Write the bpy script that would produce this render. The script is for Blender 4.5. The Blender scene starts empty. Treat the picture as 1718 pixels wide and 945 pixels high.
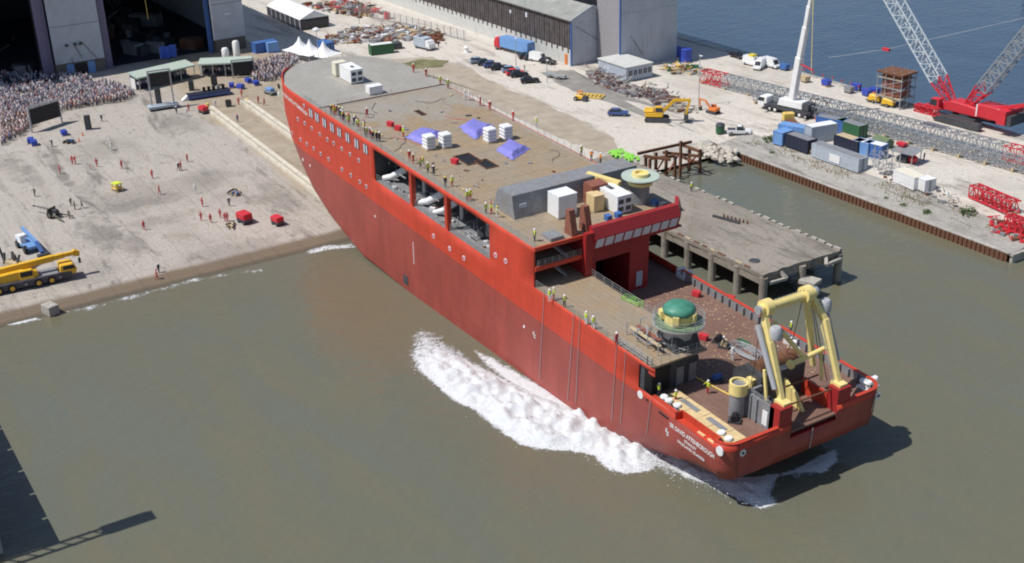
import bpy, math, random, bmesh
from mathutils import Vector, Matrix, noise as mnoise
random.seed(7)
R = math.radians
scene = bpy.context.scene
C = scene.collection

# ------------------------------------------------------------------ camera, sky, sun, exposure
FPX, CXP, CYP = 2097.1, 859.0, 472.5
YAW, PIT, ROL = R(148.468), R(24.236), R(-1.844)
CAMP = Vector((85.758, -90.458, 80.383))
_f = Vector((math.cos(YAW)*math.cos(PIT), math.sin(YAW)*math.cos(PIT), -math.sin(PIT)))
_r = _f.cross(Vector((0, 0, 1))).normalized(); _u = _r.cross(_f)
CR = math.cos(ROL)*_r + math.sin(ROL)*_u
CU = -math.sin(ROL)*_r + math.cos(ROL)*_u
cd = bpy.data.cameras.new('camera'); cam = bpy.data.objects.new('camera', cd); C.objects.link(cam)
cd.sensor_width = 36; cd.lens = FPX/1718*36; cd.clip_start = 1; cd.clip_end = 6000
m = Matrix((CR, CU, -_f)).transposed().to_4x4(); m.translation = CAMP
cam.matrix_world = m; scene.camera = cam

SUN = Vector((0.13, 0.51, -0.83)).normalized()          # direction the light travels
elev = math.asin(-SUN.z); azim = math.atan2(-SUN.x, -SUN.y)
w = bpy.data.worlds.new('World'); scene.world = w; w.use_nodes = True
nt = w.node_tree; nt.nodes.clear()
sky = nt.nodes.new('ShaderNodeTexSky'); sky.sky_type = 'NISHITA'; sky.sun_disc = False
sky.sun_elevation = elev; sky.sun_rotation = azim; sky.dust_density = 0.8; sky.ozone_density = 1.5
bg = nt.nodes.new('ShaderNodeBackground'); bg.inputs[1].default_value = 0.09
wo = nt.nodes.new('ShaderNodeOutputWorld')
nt.links.new(sky.outputs[0], bg.inputs[0]); nt.links.new(bg.outputs[0], wo.inputs[0])
sl = bpy.data.lights.new('sun', 'SUN'); sl.energy = 4.4; sl.angle = R(0.5); sl.color = (1.0, 0.955, 0.89)
so = bpy.data.objects.new('sun', sl); C.objects.link(so)
so.rotation_euler = SUN.to_track_quat('-Z', 'Y').to_euler(); so.location = (-60, -150, 200)
scene.view_settings.view_transform = 'Standard'; scene.view_settings.look = 'None'
scene.view_settings.exposure = 0.0; scene.view_settings.gamma = 1
scene.cycles.max_bounces = 5; scene.cycles.transparent_max_bounces = 8
scene.cycles.use_denoising = True; scene.cycles.filter_width = 2.0

# ------------------------------------------------------------------ pixel -> place
def raydir(u, v): return (CR*((u-CXP)/FPX) - CU*((v-CYP)/FPX) + _f)
def smooth(a, b, x):
    t = max(0, min(1, (x-a)/(b-a))); return t*t*(3-2*t)
def gh(x, y):
    slip = max(-9, min(4.6, 0.045*(-97-x)))
    yard = 3.3 - 1.9*smooth(-112, -94, x)*(1-smooth(70, 84, y))*(1 if y > 69 else 0)
    if y <= 69: yard = 3.3
    t = smooth(22, 34, y)
    return slip*(1-t)+yard*t
def W(u, v, z):
    d = raydir(u, v); return CAMP+d*((z-CAMP.z)/d.z)
def G(u, v):
    z = 3.0
    for _ in range(12):
        p = W(u, v, z); z = 0.5*z+0.5*gh(p.x, p.y)
    p = W(u, v, z); p.z = gh(p.x, p.y); return p
AL = R(2.684)
SM = Matrix.Rotation(AL, 4, 'Y'); SMI = SM.inverted()
_sc = SMI @ CAMP
def SH(u, v, val, ax=2):
    d = SMI.to_3x3() @ raydir(u, v); return _sc+d*((val-_sc[ax])/d[ax])

# ------------------------------------------------------------------ materials
MATS = {}
def nodes(name):
    mt = bpy.data.materials.new(name); mt.use_nodes = True
    return mt, mt.node_tree, mt.node_tree.nodes['Principled BSDF']
def mat(name, col, rough=0.6, metal=0.0, var=0.18, scale=1.2, bump=0.0, dirt=None, dirt_amt=0.35, dscale=0.5, bscale=6):
    """plain procedural material: base colour with two octaves of uneven tone, optional dirt colour"""
    if name in MATS: return MATS[name]
    mt, t, b = nodes(name); L = t.links
    tc = t.nodes.new('ShaderNodeTexCoord')
    n = t.nodes.new('ShaderNodeTexNoise'); n.inputs['Scale'].default_value = scale; n.inputs['Detail'].default_value = 6; n.inputs['Roughness'].default_value = 0.65
    L.new(tc.outputs['Object'], n.inputs['Vector'])
    r = t.nodes.new('ShaderNodeValToRGB'); e = r.color_ramp.elements
    e[0].position = 0.3; e[1].position = 0.72
    e[0].color = (*[c*(1-var) for c in col], 1); e[1].color = (*[min(1, c*(1+var)) for c in col], 1)
    L.new(n.outputs[0], r.inputs[0]); out = r.outputs[0]
    if dirt:
        n2 = t.nodes.new('ShaderNodeTexNoise'); n2.inputs['Scale'].default_value = dscale; n2.inputs['Detail'].default_value = 8; n2.inputs['Roughness'].default_value = 0.7
        L.new(tc.outputs['Object'], n2.inputs['Vector'])
        r2 = t.nodes.new('ShaderNodeValToRGB'); r2.color_ramp.elements[0].position = 0.5; r2.color_ramp.elements[1].position = 0.68
        r2.color_ramp.elements[1].color = (dirt_amt*2, dirt_amt*2, dirt_amt*2, 1)
        L.new(n2.outputs[0], r2.inputs[0])
        mx = t.nodes.new('ShaderNodeMix'); mx.data_type = 'RGBA'
        L.new(r2.outputs[0], mx.inputs[0]); L.new(out, mx.inputs[6]); mx.inputs[7].default_value = (*dirt, 1); out = mx.outputs[2]
    L.new(out, b.inputs['Base Color'])
    b.inputs['Roughness'].default_value = rough; b.inputs['Metallic'].default_value = metal
    if bump:
        bn = t.nodes.new('ShaderNodeTexNoise'); bn.inputs['Scale'].default_value = bscale; bn.inputs['Detail'].default_value = 4
        L.new(tc.outputs['Object'], bn.inputs['Vector'])
        bp = t.nodes.new('ShaderNodeBump'); bp.inputs['Strength'].default_value = bump; bp.inputs['Distance'].default_value = 0.1
        L.new(bn.outputs[0], bp.inputs['Height']); L.new(bp.outputs[0], b.inputs['Normal'])
    MATS[name] = mt; return mt
def M_(n): return MATS[n]

mat('white_paint', (0.78, 0.79, 0.80), 0.5, var=0.05, dirt=(0.5, 0.46, 0.4), dirt_amt=0.15)
mat('cream_paint', (0.72, 0.68, 0.55), 0.6, var=0.08)
mat('yellow_paint', (0.74, 0.53, 0.13), 0.45, var=0.1, dirt=(0.35, 0.25, 0.12), dirt_amt=0.2)
mat('pale_yellow', (0.82, 0.67, 0.27), 0.45, var=0.07, dirt=(0.5, 0.38, 0.18), dirt_amt=0.15)
mat('crane_yellow', (0.78, 0.46, 0.03), 0.4, var=0.08, dirt=(0.3, 0.2, 0.08), dirt_amt=0.15)
mat('bright_red', (0.56, 0.035, 0.03), 0.5, var=0.12)
mat('crane_red', (0.58, 0.03, 0.045), 0.45, var=0.1)
mat('orange', (0.7, 0.2, 0.04), 0.5)
mat('blue_paint', (0.05, 0.14, 0.40), 0.5, var=0.12, dirt=(0.12, 0.13, 0.16), dirt_amt=0.2)
mat('light_blue', (0.16, 0.32, 0.62), 0.5, var=0.1)
mat('tarp_blue', (0.035, 0.07, 0.42), 0.45, var=0.15, bump=0.4)
mat('sheet_violet', (0.23, 0.22, 0.62), 0.4, var=0.22, scale=2.5, bump=0.8, bscale=2.2)
mat('navy', (0.02, 0.025, 0.05), 0.55, var=0.2)
mat('green_paint', (0.03, 0.12, 0.05), 0.55)
mat('lime', (0.25, 0.62, 0.08), 0.5)
mat('pale_grey_blue', (0.42, 0.48, 0.55), 0.55, var=0.08, dirt=(0.3, 0.28, 0.26), dirt_amt=0.2)
mat('grey_steel', (0.27, 0.28, 0.30), 0.55, 0.2, var=0.2, dirt=(0.30, 0.19, 0.11), dirt_amt=0.2, dscale=0.8)
mat('dark_steel', (0.07, 0.075, 0.085), 0.55, 0.2, var=0.25)
mat('galvanised', (0.46, 0.48, 0.50), 0.45, 0.4, var=0.1)
mat('lattice_grey', (0.30, 0.33, 0.36), 0.5, 0.2, var=0.12)
mat('black_rubber', (0.018, 0.018, 0.02), 0.8, var=0.2)
mat('black', (0.012, 0.012, 0.015), 0.6, var=0.2)
mat('glass_dark', (0.03, 0.035, 0.045), 0.12, var=0.2)
mat('window_film', (0.66, 0.68, 0.76), 0.3, var=0.08)
mat('rust', (0.17, 0.075, 0.04), 0.85, var=0.35, scale=2, dirt=(0.07, 0.04, 0.03))
mat('rust_red', (0.25, 0.09, 0.06), 0.8, var=0.3, scale=2)
mat('timber', (0.50, 0.40, 0.25), 0.8, var=0.15, dirt=(0.34, 0.27, 0.18), dirt_amt=0.2)
mat('plywood', (0.66, 0.50, 0.27), 0.75, var=0.1, dirt=(0.45, 0.33, 0.18), dirt_amt=0.25)
mat('grease_rail', (0.66, 0.62, 0.52), 0.7, var=0.12, dirt=(0.35, 0.3, 0.24), dirt_amt=0.3)
mat('stone', (0.42, 0.40, 0.36), 0.85, var=0.22, scale=0.9, bump=0.5, dirt=(0.2, 0.18, 0.15))
mat('foliage', (0.07, 0.12, 0.03), 0.7, var=0.4, scale=3)
mat('dry_grass', (0.26, 0.21, 0.11), 0.85, var=0.35, scale=2)
mat('skin', (0.48, 0.30, 0.22), 0.6, var=0.05)
mat('hivis', (0.62, 0.72, 0.06), 0.6, var=0.08)
mat('hivis_orange', (0.75, 0.24, 0.03), 0.6, var=0.08)
mat('overall_red', (0.50, 0.035, 0.04), 0.75, var=0.12)
mat('overall_white', (0.72, 0.73, 0.75), 0.75, var=0.06)
mat('cloth_navy', (0.03, 0.035, 0.07), 0.8)
mat('cloth_khaki', (0.13, 0.13, 0.09), 0.8)
mat('cloth_blue', (0.08, 0.12, 0.35), 0.8)
mat('helmet_white', (0.8, 0.8, 0.8), 0.35, var=0.02)
mat('helmet_yellow', (0.75, 0.6, 0.06), 0.35, var=0.02)
mat('hair', (0.06, 0.045, 0.035), 0.7)
mat('tent_white', (0.84, 0.84, 0.86), 0.5, var=0.03)
mat('canopy_green', (0.44, 0.52, 0.46), 0.5, var=0.08)
mat('purple_clad', (0.19, 0.17, 0.27), 0.55, var=0.1)

def ramp(t, pts):
    r = t.nodes.new('ShaderNodeValToRGB'); e = r.color_ramp.elements
    while len(e) < len(pts): e.new(0.5)
    for k, (p, c) in enumerate(pts): e[k].position = p; e[k].color = (*c, 1) if len(c) == 3 else c
    return r
def tnoise(t, vec, scale, detail=6, rough=0.6, sx=(1, 1, 1), dist=0.0):
    if sx != (1, 1, 1):
        mp = t.nodes.new('ShaderNodeMapping'); mp.inputs['Scale'].default_value = sx; t.links.new(vec, mp.inputs[0]); vec = mp.outputs[0]
    n = t.nodes.new('ShaderNodeTexNoise'); n.inputs['Scale'].default_value = scale; n.inputs['Detail'].default_value = detail
    n.inputs['Roughness'].default_value = rough; n.inputs['Distortion'].default_value = dist
    t.links.new(vec, n.inputs['Vector']); return n.outputs[0]
def mixc(t, fac, a, b, mode='MIX'):
    mx = t.nodes.new('ShaderNodeMix'); mx.data_type = 'RGBA'; mx.blend_type = mode
    for s, i in ((fac, 0), (a, 6), (b, 7)):
        if hasattr(s, 'is_linked') or hasattr(s, 'links'): t.links.new(s, mx.inputs[i])
        elif i == 0: mx.inputs[0].default_value = s
        else: mx.inputs[i].default_value = (*s, 1)
    return mx.outputs[2]
def math_(t, op, a, b=None, clamp=False):
    n = t.nodes.new('ShaderNodeMath'); n.operation = op; n.use_clamp = clamp
    for s, i in ((a, 0), (b, 1)):
        if s is None: continue
        if hasattr(s, 'links'): t.links.new(s, n.inputs[i])
        else: n.inputs[i].default_value = s
    return n.outputs[0]
def bumpn(t, b, h, strength, dist=0.1):
    bp = t.nodes.new('ShaderNodeBump'); bp.inputs['Strength'].default_value = strength; bp.inputs['Distance'].default_value = dist
    t.links.new(h, bp.inputs['Height']); t.links.new(bp.outputs[0], b.inputs['Normal'])
def sepxyz(t, vec):
    s = t.nodes.new('ShaderNodeSeparateXYZ'); t.links.new(vec, s.inputs[0]); return s.outputs
def geo_pos(t): return t.nodes.new('ShaderNodeNewGeometry').outputs['Position']
def objvec(t): return t.nodes.new('ShaderNodeTexCoord').outputs['Object']

def ground_mat(name, light, dark, brown, slip):
    mt, t, b = nodes(name); p = geo_pos(t); X, Y, Z = sepxyz(t, p)
    n1 = tnoise(t, p, 0.035, 8, 0.68); n2 = tnoise(t, p, 0.28, 8, 0.7); n3 = tnoise(t, p, 2.2, 4, 0.6)
    col = mixc(t, ramp_f(t, n3, 0.3, 0.7), [c*0.86 for c in light], [min(1, c*1.1) for c in light])
    col = mixc(t, math_(t, 'MULTIPLY', ramp_f(t, n1, 0.5, 0.66), 0.45), col, dark)
    st = tnoise(t, p, 0.10, 8, 0.75, (0.35, 1.6, 1), 0.6)
    col = mixc(t, math_(t, 'MULTIPLY', ramp_f(t, st, 0.52, 0.66), 0.72), col, [c*0.62 for c in dark])
    col = mixc(t, math_(t, 'MULTIPLY', ramp_f(t, n2, 0.54, 0.72), 0.42), col, brown)
    fine = tnoise(t, p, 0.55, 6, 0.75, (0.5, 1.4, 1), 0.4)
    col = mixc(t, math_(t, 'MULTIPLY', ramp_f(t, fine, 0.57, 0.68), 0.6), col, [c*0.5 for c in dark])
    if slip:
        # trampled, greasy strip round the launch ways
        e = math_(t, 'ADD', Y, math_(t, 'MULTIPLY', math_(t, 'SUBTRACT', n1, 0.5), 26))
        a = math_(t, 'MULTIPLY', ramp_f(t, math_(t, 'MULTIPLY', e, 0.01), -0.10, -0.06), 0.75)
        tone = mixc(t, ramp_f(t, n2, 0.35, 0.65), (0.30, 0.23, 0.15), (0.40, 0.33, 0.24))
        far = ramp_f(t, math_(t, 'MULTIPLY', math_(t, 'ADD', X, 0), -0.001), 0.200, 0.150)
        col = mixc(t, math_(t, 'MULTIPLY', a, 1), col, tone)
        # tide mark: wet, silted lower edge
        wx = math_(t, 'ADD', X, math_(t, 'MULTIPLY', math_(t, 'SUBTRACT', n2, 0.5), 1.6))
        wet = ramp_f(t, math_(t, 'MULTIPLY', wx, 0.01), -1.032, -1.012)
        col = mixc(t, wet, col, (0.17, 0.13, 0.09))
        wet2 = ramp_f(t, math_(t, 'MULTIPLY', wx, 0.01), -0.992, -0.978)
        col = mixc(t, wet2, col, (0.10, 0.085, 0.06))
        # oil and mud smears where plant has worked
        for (u, v, rx, ry, am) in ((170, 395, 10, 4.0, .75), (215, 412, 7, 2.5, .6), (102, 290, 16, 1.2, .8), (60, 300, 14, 1.5, .5), (300, 205, 9, 5, .55), (240, 340, 3.5, 9, .6), (350, 300, 5, 8, .4), (470, 330, 12, 3, .5), (150, 460, 6, 7, .35), (400, 420, 4, 10, .4), (20, 280, 10, 3, .5), (270, 370, 3, 7, .5)):
            q = W(u, v, max(0, .045*(-97-W(u, v, 2.0).x)))
            dx = math_(t, 'MULTIPLY', math_(t, 'SUBTRACT', X, q.x), 1/rx); dy = math_(t, 'MULTIPLY', math_(t, 'SUBTRACT', Y, q.y), 1/ry)
            r2 = math_(t, 'ADD', math_(t, 'MULTIPLY', dx, dx), math_(t, 'MULTIPLY', dy, dy))
            r2 = math_(t, 'ADD', r2, math_(t, 'MULTIPLY', math_(t, 'SUBTRACT', n2, 0.5), 5.0))
            col = mixc(t, math_(t, 'MULTIPLY', ramp_f(t, r2, 1.1, 0.0), am*.8), col, (0.13, 0.118, 0.105))
    if not slip:
        tr_ = tnoise(t, p, 0.9, 5, 0.7, (0.06, 1.0, 1), 0.25); col = mixc(t, math_(t, 'MULTIPLY', math_(t, 'MULTIPLY', ramp_f(t, tr_, 0.56, 0.64), ramp_f(t, n1, 0.4, 0.6)), 0.5), col, dark)
    br = t.nodes.new('ShaderNodeTexBrick'); br.inputs['Scale'].default_value = 0.055; br.inputs['Mortar Size'].default_value = 0.008
    br.inputs['Color1'].default_value = (1, 1, 1, 1); br.inputs['Color2'].default_value = (0.93, 0.93, 0.93, 1); br.inputs['Mortar'].default_value = (0.66, 0.65, 0.63, 1)
    t.links.new(p, br.inputs['Vector'])
    if slip: col = mixc(t, 0.4, col, br.outputs[0], 'MULTIPLY')
    t.links.new(col, b.inputs['Base Color']); b.inputs['Roughness'].default_value = 0.88
    bumpn(t, b, n3, 0.35, 0.15); MATS[name] = mt; return mt
def ramp_f(t, v, a, b):
    m = t.nodes.new('ShaderNodeMapRange'); m.interpolation_type = 'SMOOTHSTEP'; m.clamp = True
    lo, hi = (a, b) if a < b else (b, a)
    m.inputs[1].default_value = lo; m.inputs[2].default_value = hi
    m.inputs[3].default_value, m.inputs[4].default_value = (0, 1) if a < b else (1, 0)
    t.links.new(v, m.inputs[0]); return m.outputs[0]
ground_mat('slip_concrete', (0.42, 0.385, 0.345), (0.20, 0.18, 0.16), (0.32, 0.265, 0.20), True)
ground_mat('yard_concrete', (0.58, 0.54, 0.485), (0.36, 0.33, 0.285), (0.46, 0.385, 0.30), False)
ground_mat('ramp_concrete', (0.36, 0.345, 0.32), (0.17, 0.16, 0.14), (0.30, 0.25, 0.16), False)
ground_mat('pier_concrete', (0.29, 0.262, 0.225), (0.14, 0.125, 0.105), (0.22, 0.17, 0.115), False)

def water_mat(name, c1, c2, c3, wave):
    mt, t, b = nodes(name); p = geo_pos(t)
    n1 = tnoise(t, p, 0.012, 5, 0.6, (1, 1, 1), 0.5); n2 = tnoise(t, p, 0.05, 6, 0.65, (0.4, 1.5, 1), 1.2)
    col = mixc(t, ramp_f(t, n1, 0.35, 0.65), c1, c2)
    col = mixc(t, math_(t, 'MULTIPLY', ramp_f(t, n2, 0.42, 0.68), 0.75), col, c3)
    if name == 'river_water':      # silt stirred up off the slip and along the hull
        X, Y, Z = sepxyz(t, p)
        for (qx, qy, rx, ry, am) in ((-78, -19, 24, 12, .55), (-94, -40, 9, 44, .35), (-8, -22, 22, 11, .3)):
            dx = math_(t, 'MULTIPLY', math_(t, 'SUBTRACT', X, qx), 1/rx); dy = math_(t, 'MULTIPLY', math_(t, 'SUBTRACT', Y, qy), 1/ry)
            r2 = math_(t, 'ADD', math_(t, 'ADD', math_(t, 'MULTIPLY', dx, dx), math_(t, 'MULTIPLY', dy, dy)), math_(t, 'MULTIPLY', math_(t, 'SUBTRACT', n2, 0.5), 2.5))
            col = mixc(t, math_(t, 'MULTIPLY', ramp_f(t, r2, 1.6, -0.4), am), col, (0.160, 0.134, 0.082))
    t.links.new(col, b.inputs['Base Color']); b.inputs['Roughness'].default_value = 0.12; b.inputs['IOR'].default_value = 1.33
    h = math_(t, 'ADD', tnoise(t, p, 0.7, 3, 0.55, (1.0, 0.45, 1), 0.3), math_(t, 'MULTIPLY', tnoise(t, p, 2.6, 2, 0.5, (1.0, 0.6, 1)), 0.12))
    h = math_(t, 'ADD', h, math_(t, 'MULTIPLY', tnoise(t, p, 0.13, 2, 0.5, (1, 0.5, 1)), 1.2))
    bumpn(t, b, h, wave, 0.5); MATS[name] = mt; return mt
water_mat('river_water', (0.140, 0.137, 0.097), (0.128, 0.141, 0.117), (0.152, 0.141, 0.092), 0.30)
water_mat('dock_water', (0.050, 0.085, 0.140), (0.044, 0.076, 0.128), (0.058, 0.094, 0.150), 0.28)
water_mat('inlet_water', (0.125, 0.112, 0.072), (0.135, 0.122, 0.085), (0.105, 0.098, 0.072), 0.28)

# ------------------------------------------------------------------ mesh builder
class MB:
    def __init__(s): s.v = []; s.f = []; s.mi = []
    def add(s, vs, fs, k=0):
        o = len(s.v); s.v += [tuple(p) for p in vs]; s.f += [tuple(i+o for i in f) for f in fs]; s.mi += [k]*len(fs); return s
    def box(s, x0, x1, y0, y1, z0, z1, k=0):
        if x0 > x1: x0, x1 = x1, x0
        if y0 > y1: y0, y1 = y1, y0
        if z0 > z1: z0, z1 = z1, z0
        return s.add([(x0, y0, z0), (x1, y0, z0), (x1, y1, z0), (x0, y1, z0), (x0, y0, z1), (x1, y0, z1), (x1, y1, z1), (x0, y1, z1)],
                     [(0, 3, 2, 1), (4, 5, 6, 7), (0, 1, 5, 4), (1, 2, 6, 5), (2, 3, 7, 6), (3, 0, 4, 7)], k)
    def cbox(s, c, d, k=0, rz=0.0):
        v = []
        for z in (-1, 1):
            for x, y in ((-1, -1), (1, -1), (1, 1), (-1, 1)):
                a, b = x*d[0]/2, y*d[1]/2
                v.append((c[0]+a*math.cos(rz)-b*math.sin(rz), c[1]+a*math.sin(rz)+b*math.cos(rz), c[2]+z*d[2]/2))
        return s.add(v, [(0, 3, 2, 1), (4, 5, 6, 7), (0, 1, 5, 4), (1, 2, 6, 5), (2, 3, 7, 6), (3, 0, 4, 7)], k)
    def bar(s, a, b, w=0.1, h=None, k=0, up=(0, 0, 1)):
        a, b = Vector(a), Vector(b); d = (b-a).normalized(); h = h or w
        x = d.cross(Vector(up))
        if x.length < 1e-3: x = d.cross(Vector((1, 0, 0)))
        x.normalize(); y = x.cross(d); v = []
        for p in (a, b):
            for i, j in ((-1, -1), (1, -1), (1, 1), (-1, 1)): v.append(p+x*i*w/2+y*j*h/2)
        return s.add(v, [(0, 3, 2, 1), (4, 5, 6, 7), (0, 1, 5, 4), (1, 2, 6, 5), (2, 3, 7, 6), (3, 0, 4, 7)], k)
    def cyl(s, a, b, r0, r1=None, n=12, k=0, cap=True):
        a, b = Vector(a), Vector(b); r1 = r0 if r1 is None else r1; d = (b-a).normalized()
        x = d.cross(Vector((0, 0, 1)))
        if x.length < 1e-3: x = Vector((1, 0, 0))
        x.normalize(); y = d.cross(x); v = []
        for p, r in ((a, r0), (b, r1)):
            for i in range(n):
                t = 2*math.pi*i/n; v.append(p+x*math.cos(t)*r+y*math.sin(t)*r)
        f = [(i, (i+1) % n, n+(i+1) % n, n+i) for i in range(n)]
        if cap: f += [tuple(range(n-1, -1, -1)), tuple(range(n, 2*n))]
        return s.add(v, f, k)
    def tube(s, pts, r, n=8, k=0):
        pts = [Vector(p) for p in pts]; rs = r if isinstance(r, (list, tuple)) else [r]*len(pts); v = []; px = None
        for i, p in enumerate(pts):
            d = (pts[min(i+1, len(pts)-1)]-pts[max(i-1, 0)]).normalized()
            x = d.cross(Vector((0, 0, 1))) if px is None else px-d*px.dot(d)
            if x.length < 1e-3: x = d.cross(Vector((0, 1, 0)))
            x.normalize(); px = x; y = d.cross(x)
            for j in range(n):
                t = 2*math.pi*j/n; v.append(p+x*math.cos(t)*rs[i]+y*math.sin(t)*rs[i])
        f = []
        for i in range(len(pts)-1):
            for j in range(n): f.append((i*n+j, i*n+(j+1) % n, (i+1)*n+(j+1) % n, (i+1)*n+j))
        f += [tuple(range(n-1, -1, -1)), tuple(range((len(pts)-1)*n, len(pts)*n))]
        return s.add(v, f, k)
    def lathe(s, prof, c=(0, 0, 0), n=20, k=0):
        v = []; 
        for r, z in prof:
            for i in range(n):
                t = 2*math.pi*i/n; v.append((c[0]+r*math.cos(t), c[1]+r*math.sin(t), c[2]+z))
        f = []
        for a in range(len(prof)-1):
            for i in range(n): f.append((a*n+i, a*n+(i+1) % n, (a+1)*n+(i+1) % n, (a+1)*n+i))
        f += [tuple(range(n-1, -1, -1)), tuple(range((len(prof)-1)*n, len(prof)*n))]
        return s.add(v, f, k)
    def prism(s, poly, z0, z1, k=0):
        n = len(poly); v = [(x, y, z0) for x, y in poly]+[(x, y, z1) for x, y in poly]
        return s.add(v, [tuple(range(n-1, -1, -1)), tuple(range(n, 2*n))]+[(i, (i+1) % n, n+(i+1) % n, n+i) for i in range(n)], k)
    def side(s, poly, y0, y1, k=0):
        """profile in x,z pushed along y"""
        n = len(poly); v = [(x, y0, z) for x, z in poly]+[(x, y1, z) for x, z in poly]
        return s.add(v, [tuple(range(n)), tuple(range(2*n-1, n-1, -1))]+[(i, n+i, n+(i+1) % n, (i+1) % n) for i in range(n)], k)
    def quad(s, a, b, c, d, k=0): return s.add([a, b, c, d], [(0, 1, 2, 3)], k)
    def mesh(s, name, mats):
        me = bpy.data.meshes.new(name); me.from_pydata(s.v, [], s.f)
        for x in (mats if isinstance(mats, (list, tuple)) else [mats]): me.materials.append(MATS[x] if isinstance(x, str) else x)
        if any(s.mi): me.polygons.foreach_set('material_index', s.mi)
        me.update()
        bm = bmesh.new(); bm.from_mesh(me); bmesh.ops.recalc_face_normals(bm, faces=bm.faces); bm.to_mesh(me); bm.free()
        return me
    def build(s, name, mats, parent=None, smooth=False, bevel=0.0):
        o = bpy.data.objects.new(name, s.mesh(name, mats)); C.objects.link(o)
        if parent: o.parent = parent
        if smooth:
            for p in o.data.polygons: p.use_smooth = True
            o.data.set_sharp_from_angle(angle=R(40))
        if bevel:
            b = o.modifiers.new('bevel', 'BEVEL'); b.width = bevel; b.segments = 1; b.limit_method = 'ANGLE'
        return o
def tag(o, label=None, cat=None, group=None, kind=None):
    for k, v in (('label', label), ('category', cat), ('group', group), ('kind', kind)):
        if v: o[k] = v
    return o
def thing(name, label, cat, loc=(0, 0, 0), rz=0.0, group=None, ship=False):
    o = bpy.data.objects.new(name, None); C.objects.link(o); o.empty_display_size = 0.5
    mt = Matrix.Translation(Vector(loc)) @ Matrix.Rotation(rz, 4, 'Z')
    o.matrix_world = (SM @ mt) if ship else mt
    return tag(o, label, cat, group)
def copy_tree(o, parent=None):
    c = o.copy(); C.objects.link(c); c.parent = parent
    for ch in list(o.children): copy_tree(ch, c)
    return c
def place(o, loc, rz=0.0, ship=False, scale=1.0):
    mt = Matrix.Translation(Vector(loc)) @ Matrix.Rotation(rz, 4, 'Z') @ Matrix.Scale(scale, 4)
    o.matrix_world = (SM @ mt) if ship else mt
    return o
def heading(u0, v0, u1, v1):
    a, b = G(u0, v0), G(u1, v1); return math.atan2(b.y-a.y, b.x-a.x)
# ------------------------------------------------------------------ the setting: slipway, yard, quay, water
def sheet(name, xs, ys, zf, material, skirt=None):
    mb = MB(); nx, ny = len(xs), len(ys)
    v = [(x, y, zf(x, y)) for x in xs for y in ys]
    f = [(i*ny+j, (i+1)*ny+j, (i+1)*ny+j+1, i*ny+j+1) for i in range(nx-1) for j in range(ny-1)]
    mb.add(v, f); o = mb.build(name, material); tag(o, kind='structure'); return o
def rng(a, b, st):
    n = max(1, int(round(abs(b-a)/st))); return [a+(b-a)*i/n for i in range(n+1)]
ASPH = True
def rough_h(x, y): return gh(x, y)+0.10*mnoise.noise(Vector((x*0.12, y*0.12, 1.7)))*smooth(-97, -102, x)
sheet('slipway', rng(-520, -240, 20)+rng(-236, -88, 3), rng(-200, -90, 10)+rng(-87, 24, 3), lambda x, y: rough_h(x, y) if y < 23.9 else gh(x, y), 'slip_concrete')
sheet('yard_ground', rng(-520, -240, 20)+rng(-236, -98, 3)+[-96, -94, -92.5], rng(24, 70.3, 2.3), lambda x, y: gh(x, y)-(2.6*smooth(-97, -92.5, x)*smooth(44, 46, y) if x > -98 else 0), 'yard_concrete')
sheet('quay_apron', rng(-520, -240, 20)+rng(-236, -26.5, 3), rng(70.3, 84.5, 1.6)+rng(87, 117, 5), gh, 'yard_concrete')
mb = MB()
RA = [(-21.3, 70.5), (-21.3, 76.5), (-40, 78.5), (-62, 79), (-84, 78), (-96, 75.5), (-96, 70.5)]
gx = rng(-96, -26.6, 2.5)
for a, b in zip(gx, gx[1:]):
    for y0, y1 in ((70.45, 73), (73, 75.5), (75.5, 78.2)):
        mb.quad(*[(x, y, gh(x, y)+0.035) for x, y in ((a, y0), (b, y0), (b, y1), (a, y1))])
tag(mb.build('old_slip_paving', 'ramp_concrete'), kind='structure')
# bed of the slip goes under the river; river, dock basin and inlet surfaces
def wsheet(name, poly, z, material):
    mb = MB(); mb.add([(x, y, z) for x, y in poly], [tuple(range(len(poly)))]); return tag(mb.build(name, material), kind='structure')
wsheet('river_water', [(-101, -3000), (2500, -3000), (2500, 3000), (-26.4, 3000), (-26.4, 70.2), (-97, 70.2), (-101, 28)], 0.0, 'river_water')
wsheet('dock_water', [(-2500, 117.2), (-26.45, 117.2), (-26.45, 3000), (-2500, 3000)], 0.02, 'dock_water')

# far dock wall and end face of the quay
mb = MB()
for a, b in zip(rng(-500, -26.5, 6), rng(-500, -26.5, 6)[1:]): mb.box(a+0.03, b-0.03, 116.3, 117.15+random.uniform(0, .05), -3, 3.42)
tag(mb.build('dock_wall', 'stone'), 'long stone coping wall along the blue dock basin', 'wall')
mb = MB(); mb.box(-26.5, -26.0, 70.4, 80, -3, 1.15); mb.box(-26.7, -25.8, 70.2, 78.0, 1.15, 1.5); mb.box(-26.5, -26.0, 80.02, 117.1, -3, 2.9)
tag(mb.build('end_wall', 'stone'), 'dark stone end face of the old slip jutting into the water', 'wall')

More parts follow.
